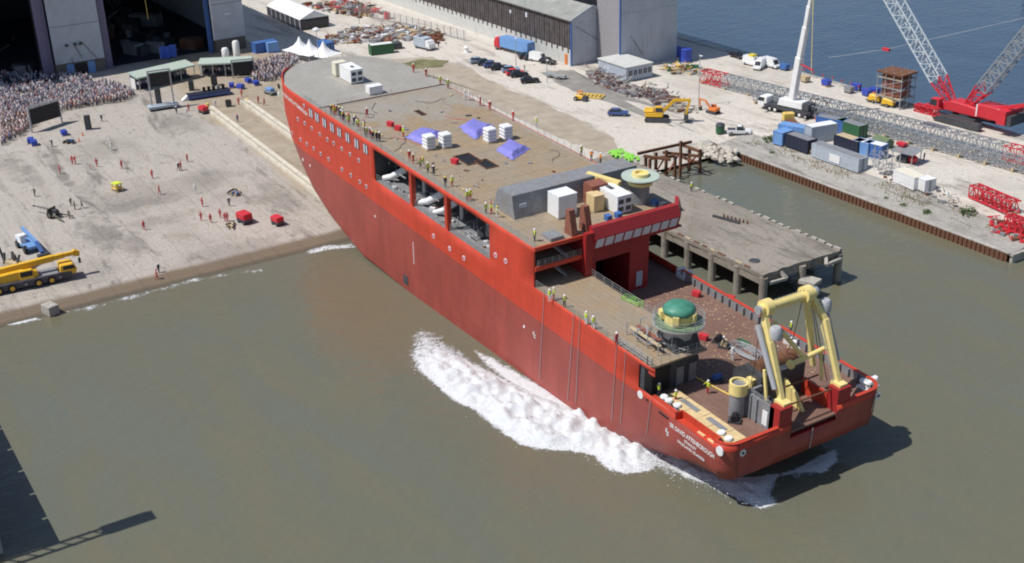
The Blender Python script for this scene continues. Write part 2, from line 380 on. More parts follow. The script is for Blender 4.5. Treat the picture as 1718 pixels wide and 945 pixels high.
# sheet pile wall: every pile is a piece
sp = thing('sheet_pile_wall', 'rusty corrugated sheet pile wall along the inlet', 'wall', (0, 0, 0))
mb = MB(); mb.box(-0.42, 0.42, -0.02, 0.30, -4, 0.0, 0); mb.box(-0.42, -0.05, -0.22, -0.02, -4, -0.03, 0)
pm = mb.mesh('sheet_pile', ['rust'])
nP = 78
for i in range(nP):
    x = -95.5+i*0.886
    o = bpy.data.objects.new('sheet_pile', pm); C.objects.link(o); o.parent = sp
    o.location = (x, 70.05+random.uniform(-.02, .02), gh(x, 70.4)+0.02+random.uniform(-.05, .03))
mb = MB()
for a, b in zip(rng(-95.9, -26.5, 5), rng(-95.9, -26.5, 5)[1:]):
    za, zb = gh(a, 70.4)+.06, gh(b, 70.4)+.06
    mb.add([(a, 69.95, za), (b, 69.95, zb), (b, 70.6, zb), (a, 70.6, za), (a, 69.95, za+.16), (b, 69.95, zb+.16), (b, 70.6, zb+.16), (a, 70.6, za+.16)],
           [(0, 3, 2, 1), (4, 5, 6, 7), (0, 1, 5, 4), (1, 2, 6, 5), (2, 3, 7, 6), (3, 0, 4, 7)])
mb.build('capping_beam', 'stone', sp)

# launch ways: greased timber rails on the slip
def ways(u0, v0, y, label, x1=-99):
    p = G(u0, v0); x0 = p.x; t = thing('launch_way', label, 'launch rail', (x0, p.y, gh(x0, p.y)), group='launch ways on the slip')
    n = int((x1-x0)/6)
    for i in range(n):
        for dy, wd, hh in ((-0.75, 0.5, 0.6), (0.35, 0.85, 0.75)):
            mb = MB(); a, b = i*6.0, i*6.0+5.92; za, zb = gh(x0+a, 0)-gh(x0, 0), gh(x0+b, 0)-gh(x0, 0)
            mb.add([(a, dy-wd/2, za-.3), (b, dy-wd/2, zb-.3), (b, dy+wd/2, zb-.3), (a, dy+wd/2, za-.3), (a, dy-wd/2, za+hh), (b, dy-wd/2, zb+hh), (b, dy+wd/2, zb+hh), (a, dy+wd/2, za+hh)],
                   [(0, 3, 2, 1), (4, 5, 6, 7), (0, 1, 5, 4), (1, 2, 6, 5), (2, 3, 7, 6), (3, 0, 4, 7)])
            mb.build('rail_timber' if wd < 1 else 'rail_plank', 'grease_rail', t)
ways(352, 184, 0, 'long pale launch way running from the red machine down beneath the bow')
ways(410, 172, 0, 'long pale launch way running straight under the bow')

# ------------------------------------------------------------------ concrete pier
PZ = 5.1
pier = thing('pier', 'weathered concrete jetty on round piles beyond the ship', 'pier', (-37, 28, 0))
def ploc(mb, name, m_, **k): return mb.build(name, m_, pier, **k)
PX0, PX1, PY0, PY1 = -58.0, 0.0, 0.0, 16.0          # local to (-37, 28)
mb = MB()
n = 30; top = []
outl = [(PX0, PY0)]+[(PX0+(PX1-PX0)*i/n, PY0+random.uniform(-.12, .12)) for i in range(1, n)]+[(PX1, PY0)]+[(PX1+random.uniform(-.5, .15), PY0+(PY1-PY0)*i/12) for i in range(1, 12)]+[(PX1, PY1)]+[(PX1+(PX0-PX1)*i/n, PY1+random.uniform(-.2, .2)) for i in range(1, n)]+[(PX0, PY1)]
mb.prism(outl, PZ-0.55, PZ); ploc(mb, 'deck_slab', 'pier_concrete')
for y in (0.35, 15.65):
    for i in range(10):
        mb = MB(); a = PX0+i*5.8; mb.box(a+.55, a+5.25, y-.25, y+.25, PZ-1.75, PZ-0.56); ploc(mb, 'edge_beam', 'pier_concrete')
mb = MB(); mb.box(-.9, -.3, .6, 15.4, PZ-1.5, PZ-.56); ploc(mb, 'end_beam', 'pier_concrete')
mb = MB(); mb.cyl((0, 0, -8), (0, 0, PZ-.56), 0.62, n=14); pl = mb.mesh('pile', ['pier_concrete'])
for y in (0.35, 8, 15.65):
    for i in range(11):
        o = bpy.data.objects.new('pile', pl); C.objects.link(o); o.parent = pier; o.location = (PX0+i*5.8+(-.25 if i == 10 else 0), y, 0)
for i in range(34):
    if random.random() < .25: continue
    mb = MB(); x = PX0+i*1.74+random.uniform(-.2, .2); mb.cbox((0, 0, 0), (random.uniform(.5, 1.5), .45, random.uniform(.18, .34)))
    o = ploc(mb, 'kerb_block', 'stone'); o.location = (x, 15.75+random.uniform(-.1, .1), PZ+.15); o.rotation_euler.z = random.uniform(-.15, .15)
for i in range(30):
    if random.random() < .3: continue
    mb = MB(); mb.cbox((0, 0, 0), (random.uniform(.8, 1.7), .3, .16))
    o = ploc(mb, 'kerb_plank', 'rust' if i % 3 else 'timber'); o.location = (PX0+i*1.94, .2, PZ+.085)
mb = MB()     # broken fender frame at the end
mb.bar((-.2, 3.6, PZ-.5), (.6, 4.2, PZ-1.4), .5); mb.bar((.6, 4.2, PZ-1.4), (.2, 1.0, PZ-1.5), .4); mb.bar((-.2, 12.8, PZ-.5), (.6, 12.2, PZ-1.3), .5); mb.bar((.6, 12.2, PZ-1.3), (.4, 15.5, PZ-1.2), .4)
ploc(mb, 'fender_bracket', 'stone')
mb = MB(); mb.cyl((1.4, 8.2, -6), (1.4, 8.2, 2.2), .55, n=12); mb.cbox((1.4, 8.2, 2.5), (2.6, 2.4, .55), 0, .3)
tag(mb.build('dolphin_pile', 'stone'), 'squat capped pile standing in the water off the jetty end', 'pile').location = (-37, 28, 0)
q_ = bpy.data.objects['dolphin_pile']
t = thing('bollard_beam', 'rusty broken timber beam lying on the concrete jetty', 'beam', (*G(1200, 375).xy, PZ)); p = W(1220, 370, PZ); t.location = (p.x, p.y, PZ)
mb = MB(); mb.bar((-2.6, -.8, .2), (2.4, .5, .2), .35); mb.build('timber', 'dark_steel', t)
for i in range(7):
    mb = MB(); mb.cyl((-1.4+i*.75, .5+i*.17, 0), (-1.4+i*.75, .5+i*.17, .55), .18, .12, 6); mb.build('stub_post', 'rust', t)
p = W(1266, 438, PZ); mb = MB(); mb.cyl((0, 0, 0), (0, 0, .12), .9, .8, 10); o = tag(mb.build('drain_cover', 'dark_steel'), 'round dark cover lying on the jetty near its end', 'cover'); o.location = (p.x, p.y, PZ+.005)

# rubble at the head of the inlet and the rusty trestle
def rock(r, seed):
    bm = bmesh.new(); bmesh.ops.create_icosphere(bm, subdivisions=1, radius=r)
    for v in bm.verts: v.co *= 1+0.45*mnoise.noise(v.co*1.3/r+Vector((seed, 0, 0))); v.co.z *= .7
    me = bpy.data.meshes.new('rock'); bm.to_mesh(me); bm.free(); me.materials.append(MATS['rubble']); return me
mat('rubble', (0.52, 0.48, 0.42), 0.9, var=0.25, scale=1, dirt=(0.3, 0.24, 0.18))
rocks = [rock(1.0, i*7.3) for i in range(6)]
for i in range(110):
    u = random.uniform(1172, 1236); v = 246+(u-1172)*.25+random.uniform(-8, 14)*(0.5+0.5*(u > 1185))
    p = W(u, v, 2.2-(v-250)*.05); s = random.choice((.35, .5, .7, .9))
    o = bpy.data.objects.new('rubble_boulder', rocks[i % 6]); C.objects.link(o); o.location = p; o.scale = (s, s*random.uniform(.7, 1.1), s*.8); o.rotation_euler = (random.random(), random.random(), random.random()*6)
    tag(o, 'pale broken rock in the rubble bank at the head of the inlet', 'rock', 'rubble bank at the inlet head')
tr = thing('steel_trestle', 'rust brown ruined steel trestle at the shore end of the jetty', 'trestle', (-88, 44, 0))
for (u0, u1, vt, vb) in ((1083, 1083, 262, 296), (1100, 1102, 258, 294), (1117, 1117, 255, 300), (1141, 1141, 240, 292), (1156, 1156, 250, 282), (1174, 1174, 252, 284), (1090, 1090, 268, 290), (1132, 1132, 264, 296)):
    b_ = W(u0, vb, 0.6); h = (vb-vt)/8.0
    mb = MB(); mb.bar((b_.x+88, b_.y-44, -3), (b_.x+88, b_.y-44, .6+h), .45); mb.build('post', 'rust', tr)
for (u0, v0, u1, v1, z) in ((1070, 258, 1160, 238, 5.5), (1092, 266, 1132, 262, 4.6), (1112, 256, 1172, 262, 4.2), (1141, 262, 1174, 275, 2.5), (1080, 262, 1125, 268, 5), (1141, 242, 1173, 254, 5)):
    a, b = W(u0, v0, z), W(u1, v1, z); o_ = Vector((88, -44, 0)); mb = MB(); mb.bar(a+o_, b+o_, .4, .5); mb.build('girder', 'rust', tr)
for (u0, v0, u1, v1) in ((1117, 296, 1141, 255), (1141, 286, 1174, 258), (1100, 290, 1117, 262)):
    a, b = W(u0, v0, .8), W(u1, v1, 4); o_ = Vector((88, -44, 0)); mb = MB(); mb.bar(a+o_, b+o_, .25); mb.build('brace', 'rust_red', tr)
p = W(1041, 262, 5.2); t = thing('lime_netting', 'bright lime green netting bundled on the jetty by the rusty trestle', 'netting', (p.x, p.y, 5.1))
for i in range(26):
    mb = MB(); a, b = random.uniform(-3.2, 3.2), random.uniform(-1.6, 1.6); mb.tube([(a, b, .3), (a+.5, b+.35, .65), (a+1.1, b+.2, .5), (a+1.5, b-.2, .25)], .22, 6); mb.build('fold', 'lime', t, smooth=True)

# ------------------------------------------------------------------ foam and wash
def inpoly(x, y, P):
    r = False; j = len(P)-1
    for i in range(len(P)):
        xi, yi = P[i]; xj, yj = P[j]
        if (yi > y) != (yj > y) and x < (xj-xi)*(y-yi)/(yj-yi)+xi: r = not r
        j = i
    return r
def pdist(x, y, P):
    d = 1e9
    for i in range(len(P)):
        ax, ay = P[i-1]; bx, by = P[i]; dx, dy = bx-ax, by-ay
        t = max(0, min(1, ((x-ax)*dx+(y-ay)*dy)/(dx*dx+dy*dy+1e-9))); d = min(d, math.hypot(x-ax-t*dx, y-ay-t*dy))
    return d
mt, t_, b_ = nodes('foam'); p_ = geo_pos(t_)
at = t_.nodes.new('ShaderNodeAttribute'); at.attribute_name = 'foam_cover'
nn = math_(t_, 'ADD', math_(t_, 'MULTIPLY', tnoise(t_, p_, 1.1, 8, 0.75, (1, 1, 1), 0.9), 0.72), math_(t_, 'MULTIPLY', tnoise(t_, p_, 5.5, 5, 0.7), 0.28))
al_ = ramp_f(t_, math_(t_, 'ADD', at.outputs['Fac'], math_(t_, 'MULTIPLY', math_(t_, 'SUBTRACT', nn, 0.5), 2.6)), 0.25, 0.75)
b_.inputs['Base Color'].default_value = (0.70, 0.73, 0.76, 1); b_.inputs['Roughness'].default_value = 0.75
t_.links.new(al_, b_.inputs['Alpha']); bumpn(t_, b_, nn, 0.8, 0.5); MATS['foam'] = mt
def foam(name, pix, label, hmax, step=0.33, soft=2.2, dens=1.0, z0=0.03, holes=0.0, taper=None):
    P = [tuple(W(u, v, z0).xy) for u, v in pix]
    x0, x1 = min(a for a, _ in P)-.5, max(a for a, _ in P)+.5; y0, y1 = min(b for _, b in P)-.5, max(b for _, b in P)+.5
    nx, ny = int((x1-x0)/step)+1, int((y1-y0)/step)+1; idx = {}; vs = []; ds = []; fs = []
    for i in range(nx+1):
        for j in range(ny+1):
            x, y = x0+i*step, y0+j*step
            ins = inpoly(x, y, P); d = pdist(x, y, P)
            if not ins and d > 0.9: continue
            sd = d if ins else -d
            den = smooth(-.9, soft, sd)*dens
            if taper: den *= taper(x, y)
            n_ = mnoise.fractal(Vector((x*.55, y*.55, 3)), 1.0, 2.0, 5)
            h = hmax*smooth(0, 2.6, max(0, sd))*(0.5+0.6*n_+0.25*mnoise.noise(Vector((x*1.7, y*1.7, 1))))
            if taper: h *= taper(x, y)
            idx[(i, j)] = len(vs); vs.append((x, y, z0+max(0, h))); ds.append(max(0, den-holes*(0.5+mnoise.noise(Vector((x*.3, y*.3, 9))))))
    for (i, j) in list(idx):
        q = [(i, j), (i+1, j), (i+1, j+1), (i, j+1)]
        if all(k in idx for k in q): fs.append(tuple(idx[k] for k in q))
    mb = MB(); mb.add(vs, fs); o = mb.build(name, 'foam'); 
    for p in o.data.polygons: p.use_smooth = True
    a = o.data.attributes.new('foam_cover', 'FLOAT', 'POINT'); a.data.foreach_set('value', ds)
    return tag(o, label, 'foam', kind='stuff')
foam('launch_wave_foam', [(684, 598), (690, 570), (704, 553), (722, 552), (745, 574), (790, 606), (850, 638), (905, 664), (960, 683), (990, 690), (1060, 722), (1118, 748), (1110, 772), (1090, 790), (1050, 794), (1020, 787), (998, 764), (960, 756), (905, 753), (872, 744), (846, 726), (818, 706), (796, 686), (766, 674), (732, 646), (700, 622)],
     'broad white foaming wave thrown up along the port side of the hull', 1.7, soft=1.5, dens=1.9, taper=lambda x, y: (0.24+0.76*smooth(-57, -38, x))*(1 if x > -27 else .36+.64*smooth(-16+(x+58.8)*.155, -19.5+(x+58.8)*.155, y)))
foam('hull_edge_foam', [(795, 588), (830, 602), (890, 638), (940, 664), (985, 684), (1000, 700), (960, 692), (900, 668), (850, 640), (815, 612)], 'thin streak of foam hugging the hull beside the brown water', 0.2, dens=0.85, soft=1.0)
foam('stern_wash', [(1100, 752), (1150, 764), (1215, 800), (1262, 802), (1325, 795), (1400, 755), (1402, 772), (1380, 792), (1330, 792), (1300, 800), (1288, 828), (1300, 845), (1275, 852), (1235, 834), (1190, 812), (1150, 800), (1118, 775)], 'grey white spray churning under the stern', 1.0, dens=2.0, soft=1.3)
foam('shore_foam', [(100, 523), (150, 512), (250, 487), (340, 463), (440, 450), (442, 455), (340, 470), (250, 495), (150, 520), (100, 528)], 'broken white line of foam along the slipway water edge', 0.0, step=.25, soft=.7, dens=0.55, holes=.4)
foam('bow_ripple_foam', [(515, 421), (540, 413), (590, 410), (598, 415), (560, 418), (520, 426)], 'small white ripple where the hull meets the slipway edge', 0.0, step=.25, soft=.6, dens=.6)
foam('corner_ripple_foam', [(8, 542), (60, 533), (66, 536), (20, 546)], 'short white ripple at the water edge beside the left border', 0.0, step=.25, soft=.6, dens=.8)

foam('spray_veil', [(676, 600), (684, 560), (706, 545), (735, 556), (800, 600), (880, 642), (960, 678), (1060, 715), (1140, 752), (1215, 796), (1300, 800), (1395, 752), (1412, 775), (1380, 802), (1312, 815), (1310, 850), (1260, 860), (1200, 832), (1140, 806), (1080, 796), (1030, 794), (990, 765), (900, 754), (850, 732), (800, 694), (730, 650), (690, 622)],
     'thin broken lace of foam spreading round the launch wave', 0.1, step=.4, soft=3.0, dens=.60, z0=.02)
mb = MB()
def droplet(x, y, z, r):
    mb.add([(x, y, z+r), (x+r, y, z), (x, y+r, z), (x-r, y, z), (x, y-r, z), (x, y, z-r)], [(0, 1, 2), (0, 2, 3), (0, 3, 4), (0, 4, 1), (5, 2, 1), (5, 3, 2), (5, 4, 3), (5, 1, 4)])
EDGE = [(700, 618), (735, 640), (800, 678), (850, 718), (905, 744), (960, 748), (1010, 770), (1050, 788), (1090, 784), (1108, 764), (1150, 800), (1215, 826), (1285, 846)]
for a, b in zip(EDGE, EDGE[1:]):
    for i in range(90):
        f = random.random(); q = W(a[0]+(b[0]-a[0])*f, a[1]+(b[1]-a[1])*f, .1); d = random.gauss(0, .9); droplet(q.x+d*.5+random.gauss(0, .4), q.y-d, .1+abs(random.gauss(0, .7)), random.uniform(.02, .075))
mt2, t2, b2 = nodes('spray'); b2.inputs['Base Color'].default_value = (.88, .9, .92, 1); b2.inputs['Roughness'].default_value = .6; MATS['spray'] = mt2
tag(mb.build('spray', 'spray'), 'flying drops of spray along the edge of the launch wave', 'spray', kind='stuff')
# ------------------------------------------------------------------ quay at the left edge and its crane (their shadow falls on the river)
QT = 8.2
t = thing('river_wall', 'tall grey river wall at the lower left corner', 'wall', (-40, -80, 0))
mb = MB(); mb.box(-75, 1.5, -40, .4, -4, QT); mb.build('wall_body', 'stone', t)
for i in range(13):
    mb = MB(); mb.box(-74.5+i*5.9, -69+i*5.9, -.9, .8, QT, QT+.3); mb.build('coping_stone', 'stone', t)
t = thing('quay_crane', 'lattice quay crane whose jib throws its shadow on the river', 'crane', (-41, -108, QT))
mb = MB()
for sx in (-1, 1):
    for sy in (-1, 1): mb.bar((sx, sy, 0), (sx, sy, 24), .22)
for k in range(8):
    for a, b in (((-1, -1), (1, -1)), ((1, -1), (1, 1)), ((1, 1), (-1, 1)), ((-1, 1), (-1, -1))): mb.bar((*a, k*3), (*b, k*3+3), .12)
mb.build('mast', 'lattice_grey', t)
mb = MB()
for dx, dz in ((-.8, 0), (.8, 0), (-.8, 1.5), (.8, 1.5)): mb.bar((dx, -6, 21+dz), (dx*.7, 24.5, 21+dz), .2)
for k in range(17):
    y = -6+k*1.8; mb.bar((-.8, y, 21), (.8, y+.9, 22.5), .14); mb.bar((-.8, y, 21), (.8, y+1.8, 21), .1)
mb.build('jib', 'lattice_grey', t)
mb = MB(); mb.cbox((0, 23, 21.6), (1.9, 5, 1.4)); mb.build('jib_head', 'lattice_grey', t)
# ------------------------------------------------------------------ the ship (ship frame: x aft of stern = 0, bow at -128; y starboard +)
def lerp3(z, pts):
    if z <= pts[0][0]: return pts[0][1]
    for (a, b), (c, d) in zip(pts, pts[1:]):
        if z <= c: return b+(d-b)*(z-a)/(c-a)
    return pts[-1][1]
XT = [(-4, -103), (-3, -108), (-1, -116), (1.2, -121), (4, -125.5), (7.9, -127.5), (12, -128.3), (17.7, -128.2), (19, -128.3)]
X0 = [(-4, -84), (-3, -90), (-1, -98), (1.2, -103), (4, -106), (7.9, -110), (12, -112), (17.7, -112)]
NN = [(-4, 1.9), (4, 2.1), (12, 2.3), (17.7, 2.4)]
MM = [(-4, 1.7), (4, 1.9), (12, 2.3), (17.7, 2.4)]
def hb(x, z):
    xt, x0 = lerp3(z, XT), lerp3(z, X0); B = 12.0
    if z < -3.4: B = 12-2*(-3.4-z)
    if x >= x0: return B
    t = (x0-x)/(x0-xt)
    return 0.0 if t >= 1 else B*(1-t**lerp3(z, NN))**(1/lerp3(z, MM))
FD, MD, AD, PL = 17.7, 12.2, 7.6, 7.9           # fore deck, platform deck, aft deck, paint line
SHIP = thing('ship', 'huge red unfinished ship hull sliding stern first off the slipway', 'ship', ship=True)
def hull_paint(name, c, var, rough, pale):
    mt, t, b = nodes(name); p = objvec(t); X, Y, Z = sepxyz(t, p)
    n = tnoise(t, p, 0.25, 6, 0.65, (1, 1, 0.35)); n2 = tnoise(t, p, 1.6, 5, 0.7, (1, 1, 0.15))
    col = mixc(t, ramp_f(t, n, 0.35, 0.7), [k*(1-var) for k in c], [min(1, k*(1+var)) for k in c])
    col = mixc(t, math_(t, 'MULTIPLY', ramp_f(t, n2, 0.55, 0.75), 0.35), col, pale)
    n4 = tnoise(t, p, 2.4, 5, 0.7, (1, 1, 0.05)); col = mixc(t, math_(t, 'MULTIPLY', ramp_f(t, n4, 0.56, 0.7), 0.22), col, [k*0.62 for k in c])
    br = t.nodes.new('ShaderNodeTexBrick'); br.inputs['Scale'].default_value = 0.16; br.inputs['Mortar Size'].default_value = 0.006; br.offset = 0
    mp = t.nodes.new('ShaderNodeCombineXYZ'); t.links.new(X, mp.inputs[0]); t.links.new(Z, mp.inputs[1]); t.links.new(mp.outputs[0], br.inputs['Vector'])
    br.inputs['Color1'].default_value = (1, 1, 1, 1); br.inputs['Color2'].default_value = (0.95, 0.95, 0.95, 1); br.inputs['Mortar'].default_value = (0.62, 0.62, 0.62, 1)
    col = mixc(t, 0.7, col, br.outputs[0], 'MULTIPLY')
    t.links.new(col, b.inputs['Base Color']); b.inputs['Roughness'].default_value = rough
    bumpn(t, b, tnoise(t, p, 0.5, 3, 0.5), 0.12, 0.08); MATS[name] = mt
hull_paint('hull_red', (0.55, 0.055, 0.026), 0.10, 0.55, (0.56, 0.10, 0.07))
hull_paint('hull_maroon', (0.335, 0.066, 0.051), 0.12, 0.48, (0.36, 0.11, 0.09))
def deck_paint(name, a, b_, c, s1=0.18):
    mt, t, b = nodes(name); p = objvec(t); X, Y, Z = sepxyz(t, p)
    n = tnoise(t, p, s1, 8, 0.7); n2 = tnoise(t, p, 0.9, 7, 0.72, (1, 1, 1), 0.5); n3 = tnoise(t, p, 3.5, 3, 0.6)
    col = mixc(t, ramp_f(t, n, 0.38, 0.62), a, b_)
    col = mixc(t, math_(t, 'MULTIPLY', ramp_f(t, n2, 0.52, 0.7), 0.55), col, c)
    col = mixc(t, math_(t, 'MULTIPLY', ramp_f(t, n3, 0.62, 0.72), 0.35), col, [min(1, k*1.7) for k in b_])
    br = t.nodes.new('ShaderNodeTexBrick'); br.inputs['Scale'].default_value = 0.30; br.inputs['Mortar Size'].default_value = 0.010
    t.links.new(p, br.inputs['Vector'])
    br.inputs['Color1'].default_value = (1, 1, 1, 1); br.inputs['Color2'].default_value = (0.90, 0.90, 0.90, 1); br.inputs['Mortar'].default_value = (0.66, 0.64, 0.62, 1)
    col = mixc(t, 0.75, col, br.outputs[0], 'MULTIPLY')
    t.links.new(col, b.inputs['Base Color']); b.inputs['Roughness'].default_value = 0.75; bumpn(t, b, n2, 0.25, 0.05); MATS[name] = mt
deck_paint('fore_deck', (0.32, 0.275, 0.215), (0.325, 0.30, 0.26), (0.27, 0.20, 0.13))
deck_paint('brown_deck', (0.335, 0.25, 0.16), (0.31, 0.26, 0.195), (0.25, 0.16, 0.09))
deck_paint('bow_deck', (0.33, 0.315, 0.285), (0.36, 0.35, 0.325), (0.28, 0.25, 0.20))
deck_paint('aft_deck', (0.185, 0.105, 0.080), (0.225, 0.135, 0.105), (0.135, 0.065, 0.050))
mat('shaded_red', (0.33, 0.022, 0.024), 0.45, var=0.08)  # ship's red darkened so the aft faces carry their shade in the colour

ZL = [-4, -3.4, -2, -1, 0, 1.2, 2.6, 4, 5.4, 6.8, 7.9, 8.7, 10.3, 11.8, 12.3, 14.4, 16.95, 17.75]
def zmin(x): return -4 if x < -34 else -4+8.4*smooth(-34, 3, x)*1.0
def hull_side(sg):
    xf = [-83.5, -82.3, -77, -70.9, -70.1, -65, -60.4, -59.6, -54, -48.2, -46, -41, -37.4, -30, -24, -20, -15.3, -12.6, -8.5, -5, -2.0]
    cols = []
    NB = 26
    def pt(z, j):
        xt, x0 = lerp3(z, XT), lerp3(z, X0)
        if j <= NB:
            s = 1-j/NB; x = x0+(xt-x0)*math.sin(s*math.pi/2)
            return (x, sg*hb(x, z), z)
        j -= NB
        if j <= 6: x = x0+(xf[0]-x0)*j/6; return (x, sg*hb(x, z), z)
        j -= 6
        if j < len(xf):
            x = xf[j]; zm = zmin(x); zz = max(z, zm); y = 12-(0.9*(1-smooth(0, 1.6, zz-zm)) if zm > -3.9 else 0)-(2*(-3.4-zz) if zz < -3.4 else 0)
            return (x, sg*y, zz)
        j -= len(xf)-1; a = j*math.pi/2/6; x = -2+2*math.sin(a); zz = max(z, zmin(x)); zm = zmin(x)
        return (x, sg*(10+2*math.cos(a)-0.5*(1-smooth(0, 1.6, zz-zm))), zz)
    nc = NB+6+len(xf)+6
    v = [pt(z, j) for j in range(nc) for z in ZL]; nz = len(ZL); f = []; mi = []
    for j in range(nc-1):
        for k in range(nz-1):
            xm = (v[j*nz+k][0]+v[(j+1)*nz+k][0])/2; zm = (ZL[k]+ZL[k+1])/2
            jx = j-NB-6
            if sg < 0:
                top = 17.8 if xm < -37.4 else (12.4 if xm < -12.6 else (PL+.01 if -8.5 < xm < -2 else 8.75))
                hole = (11.8 < zm < 16.95 and any(a < xm < b for a, b in ((-82.3, -70.9), (-70.1, -60.4), (-59.6, -48.2)))) or (-15.3 < xm < -12.6 and 8.7 < zm < 11.8)
            else:
                top = 17.8 if xm < -46 else 8.75; hole = False
            if zm > top or hole: continue
            f.append((j*nz+k, (j+1)*nz+k, (j+1)*nz+k+1, j*nz+k+1)); mi.append(0 if zm > PL else 1)
    return v, f, mi
mb = MB()
for sg in (-1, 1):
    v, f, mi = hull_side(sg); o_ = len(mb.v); mb.v += v; mb.f += [tuple(i+o_ for i in q) for q in f]; mb.mi += mi
ty = [-10, -4.5, -2.6, 1, 4.4, 6.4, 10]; tz = [zmin(0)+.0]+[z for z in ZL if z > 4.6 and z < 9]
for a, b in zip(ty, ty[1:]):
    for c_, d_ in zip(tz, tz[1:]):
        if a >= -2.6 and b <= 4.4 and c_ > 6.7: continue
        mb.quad((0, a, c_), (0, b, c_), (0, b, d_), (0, a, d_), 0 if c_ >= PL-.01 else 1)
mb.quad((0, -10, tz[0]), (0, 10, tz[0]), (-8, 11, zmin(-8)), (-8, -11, zmin(-8)), 1)
for a, b in zip([-8, -14, -20, -27], [-14, -20, -27, -34]):
    mb.quad((a, -11.2, zmin(a)), (a, 11.2, zmin(a)), (b, 11.2, zmin(b)), (b, -11.2, zmin(b)), 1)
hull = mb.build('hull', ['hull_red', 'hull_maroon'], SHIP)
bm = bmesh.new(); bm.from_mesh(hull.data); bmesh.ops.remove_doubles(bm, verts=bm.verts, dist=0.004); bmesh.ops.dissolve_degenerate(bm, dist=0.003, edges=bm.edges); bmesh.ops.recalc_face_normals(bm, faces=bm.faces); bm.to_mesh(hull.data); bm.free()
for p in hull.data.polygons: p.use_smooth = True
hull.data.set_sharp_from_angle(angle=R(28))
md = hull.modifiers.new('plate', 'SOLIDIFY'); md.thickness = 0.10; md.offset = 0
def hullhit(u, v):
    """port side of the hull at a pixel, ship frame"""
    d = SMI.to_3x3() @ raydir(u, v); t = (-14-_sc.y)/d.y
    for _ in range(400):
        p = _sc+d*t
        if p.y >= -hb(p.x, p.z): return p
        t += 0.05/max(.2, abs(d.y))
    return p
def sb(name, m_, *boxes, parent=None, **k):
    mb = MB()
    for b in boxes: mb.box(*b)
    return mb.build(name, m_, parent or SHIP, **k)

# decks
def outline(z, x_aft, inset=0.03):
    L = []
    xt = lerp3(z, XT)
    xs = [x_aft, -60, -80, -100, -112]+[lerp3(z, X0)+(xt-lerp3(z, X0))*math.sin(i/16*math.pi/2) for i in range(1, 17)]
    P = [(x, -max(0, hb(x, z)-inset)) for x in xs]
    return P, [(x, -y) for x, y in reversed(P[:-1])]
pp, ss = outline(FD, -37.4)
brk = -102.6
mb = MB(); poly = [q for q in pp if q[0] > brk]+[(brk, -11.95), (brk, 11.95)]+[q for q in ss if q[0] > brk and q[0] < -37.5]+[(-36.9, 11.95), (-36.9, -4.5), (-37.4, -4.5)]
mb.prism(poly, FD-.18, FD); mb.build('fore_deck', 'fore_deck', SHIP)
mb = MB(); poly = [(brk, -11.95)]+[q for q in pp if q[0] < brk]+[q for q in ss if q[0] < brk]+[(brk, 11.95)]
mb.prism(poly, FD-.18, FD+.12); mb.build('bow_deck', 'bow_deck', SHIP)
mb = MB(); poly = [(-83, -11.9), (-37.45, -11.9), (-37.45, -4.55), (-83, -4.55)]
# brown worn plates aft of the bow deck
mb = MB()
gx = rng(-92, -37.6, 2.7); gy = rng(-11.3, 11.3, 2.26)
for a, b in zip(gx, gx[1:]):
    for c_, d_ in zip(gy, gy[1:]):
        if a < -86 and random.random() < (-86-a)/9: continue
        mb.box(a+.02, b-.02, c_+.02, d_-.02, FD+.004, FD+.018+random.uniform(0, .006))
o = mb.build('deck_plating', 'brown_deck', SHIP); o['kind'] = 'stuff'
mb = MB(); mb.box(brk-.05, brk+.03, -11.7, 11.7, FD+.08, FD+.16); mb.build('deck_step', 'rust_red', SHIP)
for i in range(13):      # hoses and cables left lying on the fore deck
    x, y, a = random.uniform(-100, -52), random.uniform(-9, 9.5), random.random()*6.28; P_ = [Vector((x, y, FD+.07))]
    for k in range(9): a += random.uniform(-.6, .6); P_.append(P_[-1]+Vector((math.cos(a), math.sin(a), 0))*.7)
    if any(abs(q.y) > 11 for q in P_): continue
    mb = MB(); mb.tube(P_, .032, 5); mb.build('deck_hose', random.choice(['black_rubber', 'black_rubber', 'crane_red', 'yellow_paint', 'grey_steel']), SHIP)
for i in range(40):
    x, y = random.uniform(-100, -54), random.uniform(-10, 10); s = random.uniform(.15, .45); mb = MB(); mb.cbox((x, y, FD+.03+s*.2), (s*random.uniform(1, 4), s, s*.4), 0, random.random()*3); mb.build('deck_offcut', random.choice(['plywood', 'timber', 'grey_steel', 'rust', 'dark_steel']), SHIP)
# aft deck polygon with rounded corners
cor = lambda sg: [(-2+1.95*math.sin(i*math.pi/12), sg*(10+1.95*math.cos(i*math.pi/12))) for i in range(7)]
mb = MB(); poly = [(-50, -11.9)]+[(x, y) for x, y in cor(-1)]+list(reversed(cor(1)))+[(-50, 11.9)]
mb.prism(poly, AD-.25, AD); mb.build('aft_deck', 'aft_deck', SHIP)
